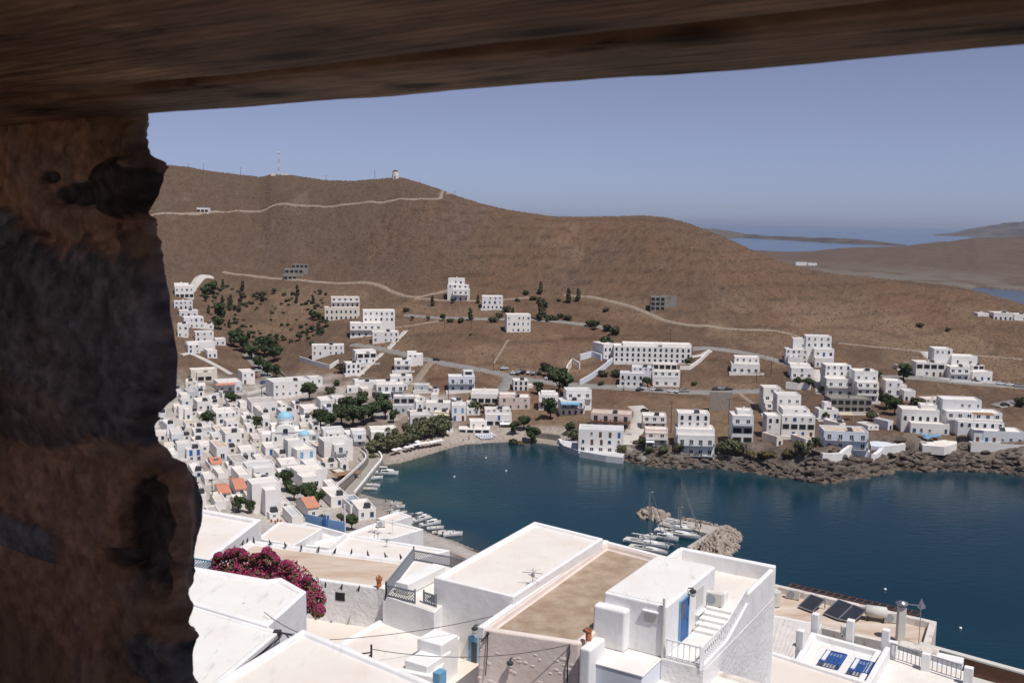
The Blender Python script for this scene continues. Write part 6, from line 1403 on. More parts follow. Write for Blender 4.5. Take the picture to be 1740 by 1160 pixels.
# ---- K: lattice terrace
K = flat_house('village_house', 'white terrace house fenced with grey lattice, left of the big central house', 'terrace', [(655,1012),(702,952),(812,972),(738,1040)], 72.2, 64, .08, .04, 'lime', 'screed', .04)
free_box('lower_wall', 'plain white block wall below the front lattice', 'wall', M_['lime'], P(656,1014,72.0), -.3, 2.3, 66, 72.0, .05)
def lattice(a, b_, h, m, label):
    r = empty('lattice_fence', label, 'fence', a); d = b_-a; L = Vector((d.x,d.y,0)).length; up = Vector((0,0,1)); dn = Vector((d.x,d.y,0)).normalized(); dz = d.z/L; b = MB()
    pt = lambda s, z: dn*s+up*(dz*s+z)
    b.bar(pt(0,h), pt(L,h), .06); b.bar(pt(0,.04), pt(L,.04), .06); b.build('rail', m, r); b = MB()
    for s in (0, L): q = pt(s,0); b.box(q.x-.04,q.x+.04,q.y-.04,q.y+.04,q.z-.1,q.z+h+.12)
    b.build('post', m, r); b = MB(); st_ = .15; n = int((L+h)/st_)+1
    for k in range(n):
        s0 = k*st_; 
        a0, a1 = (s0-h, h), (s0, 0)
        if a0[0] < 0: a0 = (0, s0)
        if a1[0] > L: a1 = (L, s0-L)
        if a0[0] < L: b.bar(pt(a0[0],a0[1]), pt(a1[0],a1[1]), .042, .014)
        c0, c1 = (s0-h, 0), (s0, h)
        if c0[0] < 0: c0 = (0, h-s0)
        if c1[0] > L: c1 = (L, h-(s0-L))
        if c0[0] < L: b.bar(pt(c0[0],c0[1])+dn.cross(up)*.02, pt(c1[0],c1[1])+dn.cross(up)*.02, .042, .014)
    b.build('lattice', m, r); return r
lg = M_['lattice_grey']
k0, k1, k2 = P(656,1012,72.2), P(703,951,72.2), P(806,970,72.2)
lattice(k0, k1, .62, lg, 'grey lattice fence running away along the left side of the terrace'); lattice(k1, k2, .52, lg, 'long grey lattice fence at the back of the terrace')
lattice(k0, P(705,1024,72.2), .55, lg, 'grey lattice fence at the front left of the terrace'); lattice(P(720,1023,72.2), P(741,1030,72.2), .5, lg, 'short grey lattice piece against the big central house')
free_box('bench_block', 'long white masonry bench inside the lattice terrace', 'bench', M_['lime'], P(672,1006,72.2), 3.1, .75, 72.2, 72.75, .04)
lattice(P(329,968,72.5)-Vector((0,0,0)), P(366,974,72.5), .6, M_['lattice_blue'], 'light blue lattice fence beside the pillar')
free_box('garden_wall', 'pale wall behind the light blue lattice fence', 'wall', M_['lilacfar'], P(300,968,72.3), .4, 2.6, 70, 72.55, .04)
# ---- court walls and steps left of the big house
J = flat_house('village_house', 'low white roof terrace between the court and the big central house', 'terrace', [(573,1092),(692,1025),(800,1050),(740,1150),(640,1130)], 70.9, 66, .24, .12, 'lime', 'screed', .05)
free_box('stair_wall', 'white stepped wall block against the big central house', 'wall', M_['lime'], P(737,1092,71.7)-VV*.9, 1.3, 1.3, 69, 71.7, .05)
free_box('stair_wall', 'lower white block of the steps beside the big central house', 'wall', M_['lime'], P(700,1120,71.3)-VV*.4, 1.8, 1.2, 69, 71.2, .05)
free_box('blue_box', 'light blue metal box in the lane beside the big central house', 'box', M_['lblue'], P(735,1153,71.2), .5, .35, 70.6, 71.5, .02)
free_box('door_mat', 'orange-brown paving strip at the bottom before the light blue door', 'mat', M_['peach'], P(765,1165,71.2), .5, 1.2, 70.9, 71.0, .01)
# cables strung between the houses
def cable(a, b_, sag, label, r=.014, n=24):
    pts = []
    for i in range(n+1): t = i/n; p = a.lerp(b_, t); p.z -= sag*4*t*(1-t); pts.append(p)
    b = MB(); b.tube(pts, r, 5); return tag(b.build('cable', M_['cable_black'], smooth=True), label, 'cable')
cable(PD(560,1086,40), on_plane(846,1044,pA,nA), .18, 'black cable rising from the court to the wall of the big central house')
cable(PD(632,1102,37), on_plane(968,1093,pB,nB)+nB*.1, .42, 'black cable sagging across to the right corner of the lumpy wall')
b = MB(); q = on_plane(968,1093,pB,nB)+nB*.06; b.tube([q, q+Vector((.02,-.02,-.35)), q+Vector((-.06,-.03,-.8)), q+Vector((-.05,-.03,-1.6))], .03, 6); tag(b.build('cable', M_['cable_black'], smooth=True), 'thick black cable hanging down the right end of the lumpy wall', 'cable')
r = empty('roof_pole', 'short dark pole with wires at the edge of the nearest roof', 'pole', PD(631,1112,37)); b = MB(); b.tube([(0,0,-.5),(0,0,.42)], .04, 6); b.build('pole', M_['cable_black'], r); b = MB(); b.tube([(0,0,.1),(-.35,0,.05),(-.5,0,.0)], .03, 5); b.tube([(0,0,.02),(-.2,0,-.15)], .03, 5); b.build('wire', M_['cable_black'], r)
cable(P(449,1039,76.2), PD(520,1078,31.5), .1, 'thin black cable from the rounded roof to the nearest roof', .012)
cable(P(310,1017,76.1), P(345,1030,76.02), .05, 'short dark wire lying on the spotted roof', .012)
ck = empty('junction_box', 'tangle of black cables at the corner of the spotted white roof', 'cables', P(470,1073,76.0)); b = MB(); rs = random.Random(3)
for k in range(4):
    pts = []
    for i in range(14):
        t = i/13; p = P(472,1074,76.0).lerp(P(355,1168,76.0), t)-ck.location; pts.append(p+Vector((.10+.05*math.sin(t*7+k),0,-.12*math.sin(t*3.1)-.05*k)))
    b.tube(pts, .014, 5)
b.build('cable', M_['cable_black'], ck); b = MB(); b.box(-.1,.15,-.1,.1,-.1,.05); b.tube([(0,0,0),(.55,.0,-.1),(.8,.05,-.2)], .035, 6); b.tube([(.3,0,-.05),(.6,-.2,-.3)], .03, 6); b.build('box', M_['cable_black'], ck)
# ---- right-hand terraces
NN = flat_house('village_house', 'cluttered beige roof with solar panels at the right above the sea', 'house', [(1300,1043),(1312,990),(1592,1055),(1578,1105),(1440,1076)], 63.6, 54, .45, .5, 'dirtywhite', 'stained', .05)
pn = lambda x, y, z=63.15: P(x, y, z)
aircon(pn(1347,1016), -.45, 'rusty-topped fan unit at the left of the cluttered beige roof', 1.15); aircon(pn(1514,1056), -.2, 'fan unit right of the steel tank on the beige roof', 1.15)
aircon(pn(1440,1078,64.0), -.2, 'fan unit under the double solar panel', 1.0)
def spanel(px, z, label, tilt=.55):
    q = [P(x, y, z) for x, y in px[:2]]+[P(x, y, z+tilt) for x, y in px[2:]]; r = empty('sun_collector', label, 'solar panel', q[0]); o = q[0]; n = (q[1]-q[0]).cross(q[3]-q[0]).normalized(); n = n if n.z > 0 else -n
    b = MB(); a = [p-o for p in q]; c = [p-o+n*.08 for p in q]; b.add(a+c, [(0,1,2,3),(7,6,5,4),(0,4,5,1),(1,5,6,2),(2,6,7,3),(3,7,4,0)]); b.build('glass_panel', M_['panelblack'], r)
    b = MB()
    for k in range(4): b.bar(c[k]+n*.01, c[(k+1) % 4]+n*.01, .06)
    for p in (a[2], a[3]): b.bar(p, (p.x,p.y,p.z-tilt-.02), .06)
    b.build('frame', M_['metal'], r); return r
spanel([(1357,1031),(1381,1040),(1402,1020),(1378,1011)], 63.2, 'single dark solar panel near the left fan unit')
spanel([(1400,1043),(1424,1053),(1449,1029),(1425,1020)], 63.2, 'left one of the two joined solar panels'); spanel([(1425,1053),(1450,1058),(1472,1038),(1450,1029)], 63.2, 'right one of the two joined solar panels')
t = empty('water_tank', 'horizontal steel water tank on a dark stand beside the solar panels', 'tank', pn(1488,1053), -.35); b = MB(); b.tube([(-.72,0,.6),(-.65,0,.6),(.65,0,.6),(.72,0,.6)], [.25,.4,.4,.25], 16); b.build('tank', M_['acgrey'], t, smooth=True)
b = MB(); [b.box(x-.04,x+.04,-.35,.35,0,.3) for x in (-.5,.5)]; b.build('stand', M_['dmetal'], t)
t = empty('chimney_duct', 'tall square metal chimney duct with a round cap on the beige roof', 'chimney', P(1529,1088,63.2)); b = MB(); b.box(-.24,.24,-.2,.2,-.2,2.35); b.build('duct', M_['acgrey'], t, bevel=.02); b = MB(); b.lathe([(.2,2.4),(.4,2.5),(.42,2.56),(.05,2.72)], n=14); b.build('cap', M_['metal'], t, smooth=True)
t = empty('tv_antenna', 'tall lattice television aerial at the right end of the beige roof', 'antenna', P(1561,1092,63.2)); b = MB(); b.tube([(0,0,-.2),(0,0,2.8)], .03, 6); b.build('mast', M_['metal'], t); b = MB(); b.lathe([(.3,2.35),(.02,3.0)], n=3); b.bar((-.75,0,2.6),(.3,0,2.5),.05); b.tube([(.0,0,1.5),(.3,.1,1.5)], .015, 5); b.build('aerial', M_['metal'], t)
# dark pergola strip behind the beige roof
t = empty('pergola', 'dark slatted pergola hanging over the seaward edge of the beige roof', 'pergola', P(1338,996,63.4)); a = P(1338,997,63.5); c = P(1560,1047,63.5); b = MB(); dn = (c-a).normalized(); sd = Vector((-dn.y, dn.x, 0)); L = (c-a).length
for k in range(18): p = dn*(L*k/17); b.bar(p, p+sd*1.0+Vector((0,0,-.1)), .07)
b.bar(sd*1.0+Vector((0,0,-.1)), dn*L+sd*1.0+Vector((0,0,-.1)), .07); b.bar((0,0,0), dn*L, .07); b.build('frame', M_['brown'], t); b = MB(); b.add([sd*.05+Vector((0,0,-.12)), sd*1.0+Vector((0,0,-.22)), dn*L+sd*1.0+Vector((0,0,-.22)), dn*L+sd*.05+Vector((0,0,-.12))], [(0,1,2,3)]); b.add([sd*.05+Vector((0,0,-.16)), sd*1.0+Vector((0,0,-.26)), dn*L+sd*1.0+Vector((0,0,-.26)), dn*L+sd*.05+Vector((0,0,-.16))], [(3,2,1,0)]); b.build('netting', M_['dark'], t)
b = MB(); b.tube([(0,0,0),(.0,.0,1.0)], .42, 14); tag(b.build('pipe_coil', M_['acgrey'], loc=P(1316,1027,63.2)), 'grey corrugated pipe standing against the blue-doored house', 'pipe')
# grooved white slope between the two houses
mg = mat('grooved_plaster', (.66,.63,.62), .9, col2=(.56,.53,.52), vscale=1, bump=.4, bscale=3, bdist=.03); 
flat_house('sloping_roof', 'grooved pale roof slope between the blue-doored house and the sunbed terrace', 'roof', [(1300,1042),(1397,1060),(1385,1082),(1347,1120),(1290,1118)], 64.6, 56, .08, .03, 'lime', 'acgrey', .03)
gr = bpy.context.scene.collection.objects[-1]; gr.data.materials[0] = mg
bpt = MB(); a0, a1, b0, b1 = P(1316,1048,64.6), P(1390,1062,64.6), P(1302,1115,64.6), P(1350,1116,64.6)
for k in range(9):
    s = k/8; p = a0.lerp(a1, s); q = b0.lerp(b1, s); bpt.bar(p+Vector((0,0,.0)), q+Vector((0,0,.0)), .05, .03)
tag(bpt.build('roof_ribs', M_['dirtywhite']), 'thin raised ribs on the grooved pale slope', 'ribs')
OO = flat_house('roof_terrace', 'white roof terrace with two blue sunbeds in the lower right', 'terrace', [(1345,1128),(1378,1072),(1498,1104),(1440,1200),(1330,1150)], 66, 57, .3, .35, 'lime', 'screedwhite', .06)
flat_house('roof_terrace', 'empty white terrace with bar railings at the lower right corner', 'terrace', [(1474,1160),(1512,1098),(1650,1143),(1640,1200),(1500,1230)], 66, 57, .2, .1, 'lime', 'screed', .06)
flat_house('village_house', 'yellow-stained white roof with a raised rim at the bottom right', 'house', [(1255,1140),(1305,1103),(1480,1158),(1430,1260),(1240,1200)], 67.2, 58, .25, .2, 'lime', 'peach', .06)
for i, (x, y, h, l) in enumerate([(1377,1075,1.2,'white square pillar at the upper left corner of the sunbed terrace'),(1351,1107,1.3,'white square pillar left of the sunbed terrace'),(1436,1092,1.4,'white square pillar in the middle of the back parapet'),(1496,1106,1.3,'white square pillar at the right corner of the sunbed terrace')]):
    p = P(x, y, 65.8); free_box('terrace_pillar', l, 'pillar', M_['lime'], p, .42, .42, 65.2, 65.8+h, .04)
free_box('parapet_wall', 'white dividing wall running down the right side of the sunbed terrace', 'wall', M_['lime'], P(1503,1108,66.3), -9, .3, 60, 66.7, .06)
# blue sunbeds
def bsun(px, py, label):
    r = empty('sunbed', label, 'sunbed', P(px, py, 65.68)); o = Vector((0,0,0)); b = MB(); z = .32; L, W = 1.6, 1.0
    q = lambda u, v, zz: UU*u+VV*v+Vector((0,0,zz))
    b.bar(q(0,0,z), q(L,0,z), .09); b.bar(q(0,W,z), q(L,W,z), .07); b.bar(q(0,-.08,z), q(0,W+.08,z), .07); b.bar(q(L,-.08,z), q(L,W+.08,z), .07); b.build('frame', M_['deckblue'], r)
    b = MB()
    for k in range(9): b.bar(q(.1+k*.19,.22,z-.01), q(.1+k*.19,W,z-.01), .09, .02)
    for k in range(6): b.bar(q(.05,.25+k*.17,z+.012), q(L-.05,.25+k*.17,z+.012), .07, .02)
    b.build('webbing', M_['deckblue'], r); b = MB(); b.bar(q(.1,.12,z+.04), q(L-.12,.12,z+.04), .2, .07); b.build('cushion', M_['wpaint'], r)
    for u in (.1, L-.1):
        for v in (.05, W-.05): b = MB(); b.bar(q(u,v,0), q(u,v,z-.04), .05); b.build('leg', M_['deckblue'], r)
bsun(1393,1131,'left one of the two blue webbed sunbeds on the white terrace'); bsun(1443,1146,'right one of the two blue webbed sunbeds on the white terrace')
# bar railings at the right
for a, c, l in [((1513,1117),(1562,1133),'grey bar railing left of the white pillar at the right'),((1576,1137),(1632,1155),'grey bar railing right of the white pillar at the right')]:
    p, q = P(*a, 66.0), P(*c, 66.0); r = empty('railing', l, 'railing', p); rail(r, [p, q], .85, 'bars', M_['greyp'], .22, .018)
for x, y, l in [(1564,1136,'white pillar between the two bar railings'),(1636,1160,'white pillar at the right end of the bar railings'),(1508,1115,'white pillar at the left end of the bar railings')]: free_box('railing_pillar', l, 'pillar', M_['lime'], P(x, y, 66), .35, .45, 64, 66.9, .04)
# long wall at the right edge
p0, p1 = P(1562,1095,64), P(1790,1158,64); d = (p1-p0); d.z = 0; dn = d.normalized(); nn = Vector((-dn.y, dn.x, 0)); r = empty('long_wall', 'long seaward wall with a grey coping running to the right edge', 'wall', p0)
b = MB(); b.prism([tuple(v[:2]) for v in (Vector((0,0,0)), dn*d.length, dn*d.length+nn*.25, nn*.25)], -8, -.02); b.build('wall', M_['brown'], r)['label'] = 'red-brown painted face below the coping'
b = MB(); b.prism([tuple(v[:2]) for v in (-nn*.1, dn*d.length-nn*.1, dn*d.length+nn*.35, nn*.35)], -.02, .1); b.build('coping', M_['acgrey'], r, bevel=.02)
flat_house('village_house', 'plain grey-white roof at the right edge below the long wall', 'house', [(1632,1160),(1600,1117),(1780,1166),(1800,1240),(1650,1240)], 63.0, 54, .1, .05, 'lime', 'acgrey', .04)
free_box('lean_to', 'small tiled lean-to roof behind the left bar railing', 'roof', M_['dirtywhite'], P(1525,1098,65), .9, 2.2, 64.6, 65.1, .05)
free_box('lean_to', 'small white lean-to behind the right bar railing', 'roof', M_['lime'], P(1572,1112,65), .9, 2.0, 64.5, 65.0, .05)
# ---- bottom middle roof with worn rim
flat_house('village_house', 'worn roof with a flaking grey rim below the white stair house', 'house', [(1085,1175),(1108,1128),(1140,1114),(1365,1178),(1340,1260),(1090,1260)], 71.6, 66, .28, .14, 'dirtywhite', 'screed', .1)
# ---- bougainvillea
bv = empty('bougainvillea', 'big magenta bougainvillea spilling over the wall behind the rounded white roof', 'plant', PD(470,1000,44)); o = bv.location
lob = []; rs = random.Random(9)
lobx = [(rs.uniform(365,540), 0, rs.uniform(4,9), 44) for _ in range(22)]
lobx = [(x, float(np.interp(x, [365,400,455,480,505,530,545], [948,938,938,955,968,985,1010]))+rs.uniform(-3,10), r_, float(np.interp(x, [365,545], [45.4,42.4]))) for x, _, r_, Y in lobx]
for x, y, rr, Y in lobx+[(372,972,20,45.5),(392,960,24,45.5),(415,962,26,45),(436,968,26,44.8),(455,958,22,45),(470,975,26,44.3),(490,970,22,44.5),(505,988,28,43.6),(522,1000,26,43.2),(534,1018,22,42.6),(540,1036,14,42.2),(480,995,26,43.4),(440,985,26,43.8),(400,978,24,44.4),(360,975,12,45.5),(500,1012,26,42.8),(518,1022,22,42.4),(458,944,7,45),(412,946,8,45.2),(448,948,8,45)]:
    p = PD(x, y, Y)-o; q = rr*Y/F; lob.append((p.x, p.y, p.z, q, q*1.1, q*.95))
M_['bract'] = mat('magenta_bracts', (.40,.04,.14), .7, col2=(.22,.035,.08), vscale=2.5, lo=.4, hi=.62); M_['bleaf'] = mat('vine_leaves', (.07,.095,.03), .7, col2=(.11,.11,.04), vscale=3)
inst('blossom', crown_mesh('blossom', 5, 21000, lob, .048, M_['bract']), bv); inst('leaves', crown_mesh('leaves', 6, 9000, [(a,b_,c-.03,d*1.0,e*1.0,f*1.0) for a,b_,c,d,e,f in lob], .055, M_['bleaf']), bv)
b = MB(); q = PD(505,1040,43)-o; b.tube([q+Vector((0,0,-2.5)), q, q+Vector((-1,.5,1.2))], [.08,.06,.03], 6); b.tube([q, q+Vector((-2.4,1.2,1.4))], [.05,.02], 6); b.build('stem', M_['bark'], bv)
# ---- people
def person(px, py, z, ang, shirt, trouser, label, g=None):
    p = g if g is not None else P(px, py, z); r = empty('person', label, 'person', p, ang)
    me = bpy.data.meshes.new('body'); bm = bmesh.new(); J = [((0,0,.93),.15),((0,0,1.15),.15),((0,0,1.38),.17),((0,0,1.52),.06),((0,.0,1.63),.10),((0,.0,1.73),.085),((.09,0,.9),.10),((.11,.03,.48),.065),((.12,-.05,.06),.045),((.12,.12,.03),.035),((-.09,0,.9),.10),((-.12,-.08,.48),.065),((-.13,-.2,.08),.045),((-.13,-.04,.03),.035),((.2,0,1.4),.06),((.26,.03,1.12),.045),((.27,.12,.86),.035),((-.2,0,1.4),.06),((-.27,-.03,1.12),.045),((-.28,.05,.86),.035)]
    E = [(0,1),(1,2),(2,3),(3,4),(4,5),(0,6),(6,7),(7,8),(8,9),(0,10),(10,11),(11,12),(12,13),(2,14),(14,15),(15,16),(2,17),(17,18),(18,19)]
    vs = [bm.verts.new(j[0]) for j in J]; [bm.edges.new((vs[a], vs[b_])) for a, b_ in E]; bm.to_mesh(me); bm.free(); me.materials.append(M_['skin']); o = bpy.data.objects.new('body', me); C.objects.link(o); o.parent = r
    m = o.modifiers.new('skin', 'SKIN'); 
    for i, j in enumerate(J): me.skin_vertices[0].data[i].radius = (j[1], j[1]); me.skin_vertices[0].data[i].use_root = (i == 0)
    o.modifiers.new('sub', 'SUBSURF').levels = 1
    b = MB(); b.lathe([(.16,.9),(.18,1.1),(.205,1.35),(.17,1.47),(.07,1.5)], n=12); b.build('shirt', shirt, r, smooth=True)
    b = MB(); b.tube([(.09,0,.95),(.1,.02,.5)], [.125,.1], 10); b.tube([(-.09,0,.95),(-.11,-.05,.5)], [.125,.1], 10); b.lathe([(.17,.82),(.185,.95),(.16,1.0)], n=12); b.build('shorts', trouser, r, smooth=True)
    b = MB(); b.lathe([(.105,1.66),(.11,1.74),(.07,1.82),(.01,1.84)], n=12); b.build('hair', M_['dmetal'], r, smooth=True)
    return r
M_['skin'] = mat('skin', (.50,.30,.21), .6, var=.1, vscale=5)
person(797,944,1.2,.5,M_['dmetal'],M_['dmetal'],'person in dark clothes walking on the shore road beside the big pale roof')
person(*s7(955,560),1.2,1.2,M_['tile'],M_['cush'],'person in a reddish shirt standing on the concrete pier'); person(*s7(1018,566),1.2,.3,M_['dmetal'],M_['dmetal'],'person in black standing on the concrete pier')
for x, y, a, s_, t_, l in [(788,749,1,'wpaint','blue','person in white standing at the water edge on the beach'),(797,747,2,'dmetal','brown','dark figure on the sand left of the sunbeds')]: person(0,0,0,a,M_[s_],M_[t_],l,G(x, y))
# ---- near shore road (seen between the roofs)
gg = [(700,900),(740,917),(775,932),(800,942),(850,965)]
road([(x+14, y+8) for x, y in gg], 5, M_['concq'], 'road', 'near shore road', .25)
# ================================================================== the stone and timber window the view is seen through
ZS = CAMZ+.22                                          # underside of the timber lintel
e0 = P(240,195,ZS); e1 = P(1740,75,ZS); ax = (e1-e0); ax.z = 0; ax.normalize(); inn = Vector((ax.y, -ax.x, 0))
if inn.y > 0: inn = -inn                               # points into the room, towards the camera
nzv = lambda x, y, s=0, o=4: float(fbm(np.array([x]), np.array([y]), o, s)[0])
def wood(name, c1, c2):
    m = bpy.data.materials.new(name); m.use_nodes = True; n = m.node_tree; L = n.links; b = n.nodes['Principled BSDF']; b.inputs['Roughness'].default_value = .75; b.inputs['Specular IOR Level'].default_value = .15
    tc = n.nodes.new('ShaderNodeTexCoord'); mp = n.nodes.new('ShaderNodeMapping'); mp.inputs['Scale'].default_value = (1.5, 9, 9); L.new(tc.outputs['Object'], mp.inputs[0])
    d = n.nodes.new('ShaderNodeTexNoise'); d.inputs['Scale'].default_value = 1.3; d.inputs['Detail'].default_value = 3; L.new(mp.outputs[0], d.inputs[0])
    ad = n.nodes.new('ShaderNodeVectorMath'); ad.operation = 'MULTIPLY_ADD'; ad.inputs[1].default_value = (1.3,1.3,1.3); L.new(d.outputs['Color'], ad.inputs[0]); L.new(mp.outputs[0], ad.inputs[2])
    w_ = n.nodes.new('ShaderNodeTexNoise'); w_.inputs['Scale'].default_value = 2.6; w_.inputs['Detail'].default_value = 8; w_.inputs['Roughness'].default_value = .7; L.new(ad.outputs[0], w_.inputs[0])
    cr = n.nodes.new('ShaderNodeValToRGB'); e = cr.color_ramp.elements; e[0].position = .33; e[0].color = (*[c*.22 for c in c2], 1); e[1].position = .70; e[1].color = (*c1, 1); k = e.new(.46); k.color = (*c2, 1)
    L.new(w_.outputs[0], cr.inputs[0])
    bl = n.nodes.new('ShaderNodeTexNoise'); bl.inputs['Scale'].default_value = 1.7; bl.inputs['Detail'].default_value = 3; L.new(tc.outputs['Object'], bl.inputs[0])
    mr = n.nodes.new('ShaderNodeMapRange'); mr.inputs[1].default_value = .38; mr.inputs[2].default_value = .62; mr.inputs[3].default_value = .45; mr.inputs[4].default_value = 1.1; L.new(bl.outputs[0], mr.inputs[0])
    vo = n.nodes.new('ShaderNodeTexVoronoi'); vo.inputs['Scale'].default_value = 1.0; mp2 = n.nodes.new('ShaderNodeMapping'); mp2.inputs['Scale'].default_value = (3.2, 7.5, 7.5); L.new(tc.outputs['Object'], mp2.inputs[0]); L.new(mp2.outputs[0], vo.inputs[0])
    mk = n.nodes.new('ShaderNodeMapRange'); mk.inputs[1].default_value = .10; mk.inputs[2].default_value = .30; mk.inputs[3].default_value = .12; L.new(vo.outputs['Distance'], mk.inputs[0])
    m1 = n.nodes.new('ShaderNodeVectorMath'); m1.operation = 'SCALE'; L.new(cr.outputs[0], m1.inputs[0]); L.new(mr.outputs[0], m1.inputs['Scale'])
    wv = n.nodes.new('ShaderNodeTexWave'); wv.bands_direction = 'Y'; wv.inputs['Scale'].default_value = 1.6; wv.inputs['Distortion'].default_value = 9; wv.inputs['Detail'].default_value = 3; wv.inputs['Detail Scale'].default_value = .55
    mp3 = n.nodes.new('ShaderNodeMapping'); mp3.inputs['Scale'].default_value = (2.2, 9, 9); L.new(tc.outputs['Object'], mp3.inputs[0]); L.new(mp3.outputs[0], wv.inputs[0])
    wr = n.nodes.new('ShaderNodeMapRange'); wr.inputs[3].default_value = .74; wr.inputs[4].default_value = 1.1; L.new(wv.outputs['Fac'], wr.inputs[0])
    m0 = n.nodes.new('ShaderNodeVectorMath'); m0.operation = 'SCALE'; L.new(m1.outputs[0], m0.inputs[0]); L.new(wr.outputs[0], m0.inputs['Scale']); m1 = m0
    m2 = n.nodes.new('ShaderNodeVectorMath'); m2.operation = 'SCALE'; L.new(m1.outputs[0], m2.inputs[0]); L.new(mk.outputs[0], m2.inputs['Scale']); L.new(m2.outputs[0], b.inputs['Base Color'])
    bp = n.nodes.new('ShaderNodeBump'); bp.inputs['Strength'].default_value = .7; bp.inputs['Distance'].default_value = .012; L.new(w_.outputs[0], bp.inputs['Height']); L.new(bp.outputs[0], b.inputs['Normal']); return m
WD1 = wood('old_timber_pale', (.86,.62,.44), (.55,.36,.24)); WD2 = wood('old_timber', (.82,.52,.33), (.40,.23,.14))
def beam(name, label, off0, off1, z0, h, m, x0, x1, seed, crook=.012):
    """long hewn timber along ax; cross-section from off0 to off1 (towards the room), underside at z0"""
    nx = 260; sec = []; per = 40; W = off1-off0
    for k in range(per):
        t = k/per*2*math.pi; c, s = math.cos(t), math.sin(t); p = 9
        rr = (abs(c)**p+abs(s)**p)**(-1/p); sec.append((off0+W/2+W/2*c*rr, z0+h/2+h/2*s*rr))
    xs = np.linspace(x0, x1, nx); V = []
    for i, x in enumerate(xs):
        for k, (o_, z_) in enumerate(sec): V.append((x, o_, z_))
    V = np.array(V); n_ = (fbm(V[:,0]*2.2+seed, V[:,1]*14+V[:,2]*11, 5, seed)-.5)*.014+(fbm(V[:,0]*.5+seed, V[:,1]*3, 2, seed+3)-.5)*crook*.8
    V[:,2] += n_*.8-ZS; V[:,1] += n_*.6
    me = bpy.data.meshes.new(name); fs = [(i*per+k, (i+1)*per+k, (i+1)*per+(k+1) % per, i*per+(k+1) % per) for i in range(nx-1) for k in range(per)]+[tuple(range(per))[::-1], tuple((nx-1)*per+k for k in range(per))]
    me.from_pydata(V.tolist(), [], fs); me.materials.append(m); me.polygons.foreach_set('use_smooth', [True]*len(me.polygons)); me.update()
    o = bpy.data.objects.new(name, me); C.objects.link(o); o.matrix_world = Matrix(((ax.x, inn.x, 0, e0.x), (ax.y, inn.y, 0, e0.y), (0, 0, 1, ZS), (0, 0, 0, 1))); return tag(o, label, 'beam')
n0 = (P(870,78,ZS)-e0).dot(inn); n1 = (P(1740,12,ZS)-e0).dot(inn); wA = (n0+n1)/2
beam('wooden_beam', 'weathered timber beam along the top of the opening, nearest the sky', .0, wA, ZS-.008, .26, WD1, -3.2, 3.6, 5)
beam('wooden_beam', 'broad dark knotty timber beam on the room side, filling the top of the view', wA+.045, wA+.62, ZS-.006, .25, WD2, -3.2, 3.6, 12, .02)
beam('wooden_beam', 'third timber beam overhead, behind the viewer', wA+.64, wA+1.1, ZS+.0, .24, WD2, -3.2, 3.6, 23, .02)
# ---- rough stone pillar at the left
pp0 = e0+inn*.02
sil = [(243,150),(240,199),(241,225),(246,250),(256,262),(270,270),(279,288),(281,305),(277,330),(268,348),(256,362),(252,378),(254,396),(262,410),(272,440),(285,470),(296,505),(301,540),(307,575),(311,610),(310,650),(307,680),(296,702),(276,722),(267,732),(267,752),(274,778),(284,798),(300,806),(312,820),(318,850),(320,890),(321,930),(318,960),(312,985),(309,1000),(311,1020),(318,1040),(325,1050),(322,1064),(314,1080),(318,1095),(327,1106),(326,1130),(329,1160),(330,1220)]
pl = [on_plane(x, y, pp0, inn) for x, y in sil]; zs_ = [p.z for p in pl][::-1]; ss_ = [(p-pp0).dot(ax) for p in pl][::-1]
tops = ZS+.02; zbt = zs_[0]
NZ, NS = 300, 300
zz = np.concatenate([[CAMZ-1.7], np.linspace(zbt, tops, NZ)]); edge = np.interp(zz, zs_, ss_)
rec = Vector(e0); rec.z = 0; rec.normalize(); rec = (rec*.93-ax*.37).normalized()         # the reveal splays outwards
ra, rb = rec.dot(ax), -rec.dot(inn)
def px2(px, py): p = on_plane(px, py, pp0, inn); return (p-pp0).dot(ax), p.z
GREY = (.165,.155,.155); DK = (.075,.065,.06); MORT = (.46,.27,.17); PALE = (.24,.235,.235); TAN = (.30,.21,.15)
stones = [((165,585),190,175,GREY,.030,2.6),((40,500),120,110,GREY,.02,2.4),((232,320),56,50,DK,.035,2.2),((165,330),60,24,DK,-.02,2.0),((15,385),35,32,PALE,.015,2.4),((55,916),62,30,PALE,.018,4),((60,1150),55,26,PALE,.012,3),((272,915),42,98,DK,-.055,2.4),((225,955),26,16,DK,-.05,2),((290,1135),50,42,(.19,.18,.175),.015,3),((110,300),20,12,DK,-.02,2),((60,700),140,60,(.19,.15,.13),.01,2.2),((255,240),26,45,TAN,.01,2.5),((275,690),30,30,GREY,.02,2.2)]  # negative depths are hollows, with their shade painted dark; the others are stones
S_ = np.zeros((len(zz), NS, 3)); Cc = np.zeros((len(zz), NS, 3))
us = np.linspace(0, 1, NS)
Zm = np.repeat(zz[:,None], NS, 1); Em = np.repeat(edge[:,None], NS, 1); face = us < .80
r_ = .055; smin = -2.4
fu = np.clip(us/.70, 0, 1)[None,:]; sf = smin+(Em-r_-smin)*(1-(1-fu)**1.6)
th = np.clip((us-.70)/.12, 0, 1)[None,:]*math.pi/2; re = np.clip((us-.82)/.18, 0, 1)[None,:]
Sx = np.where(us[None,:] <= .70, sf, Em-r_+r_*np.sin(th)); Dn = np.where(us[None,:] <= .70, 0, r_-r_*np.cos(th))      # Dn: distance outwards
Sx = Sx+re*.42*ra; Dn = Dn+re*.42*rb
a1 = fbm(Sx*9+3, Zm*9, 5, 201); a2 = fbm(Sx*38, Zm*38, 4, 203); a3 = fbm(Sx*3.1, Zm*3.3, 4, 207)
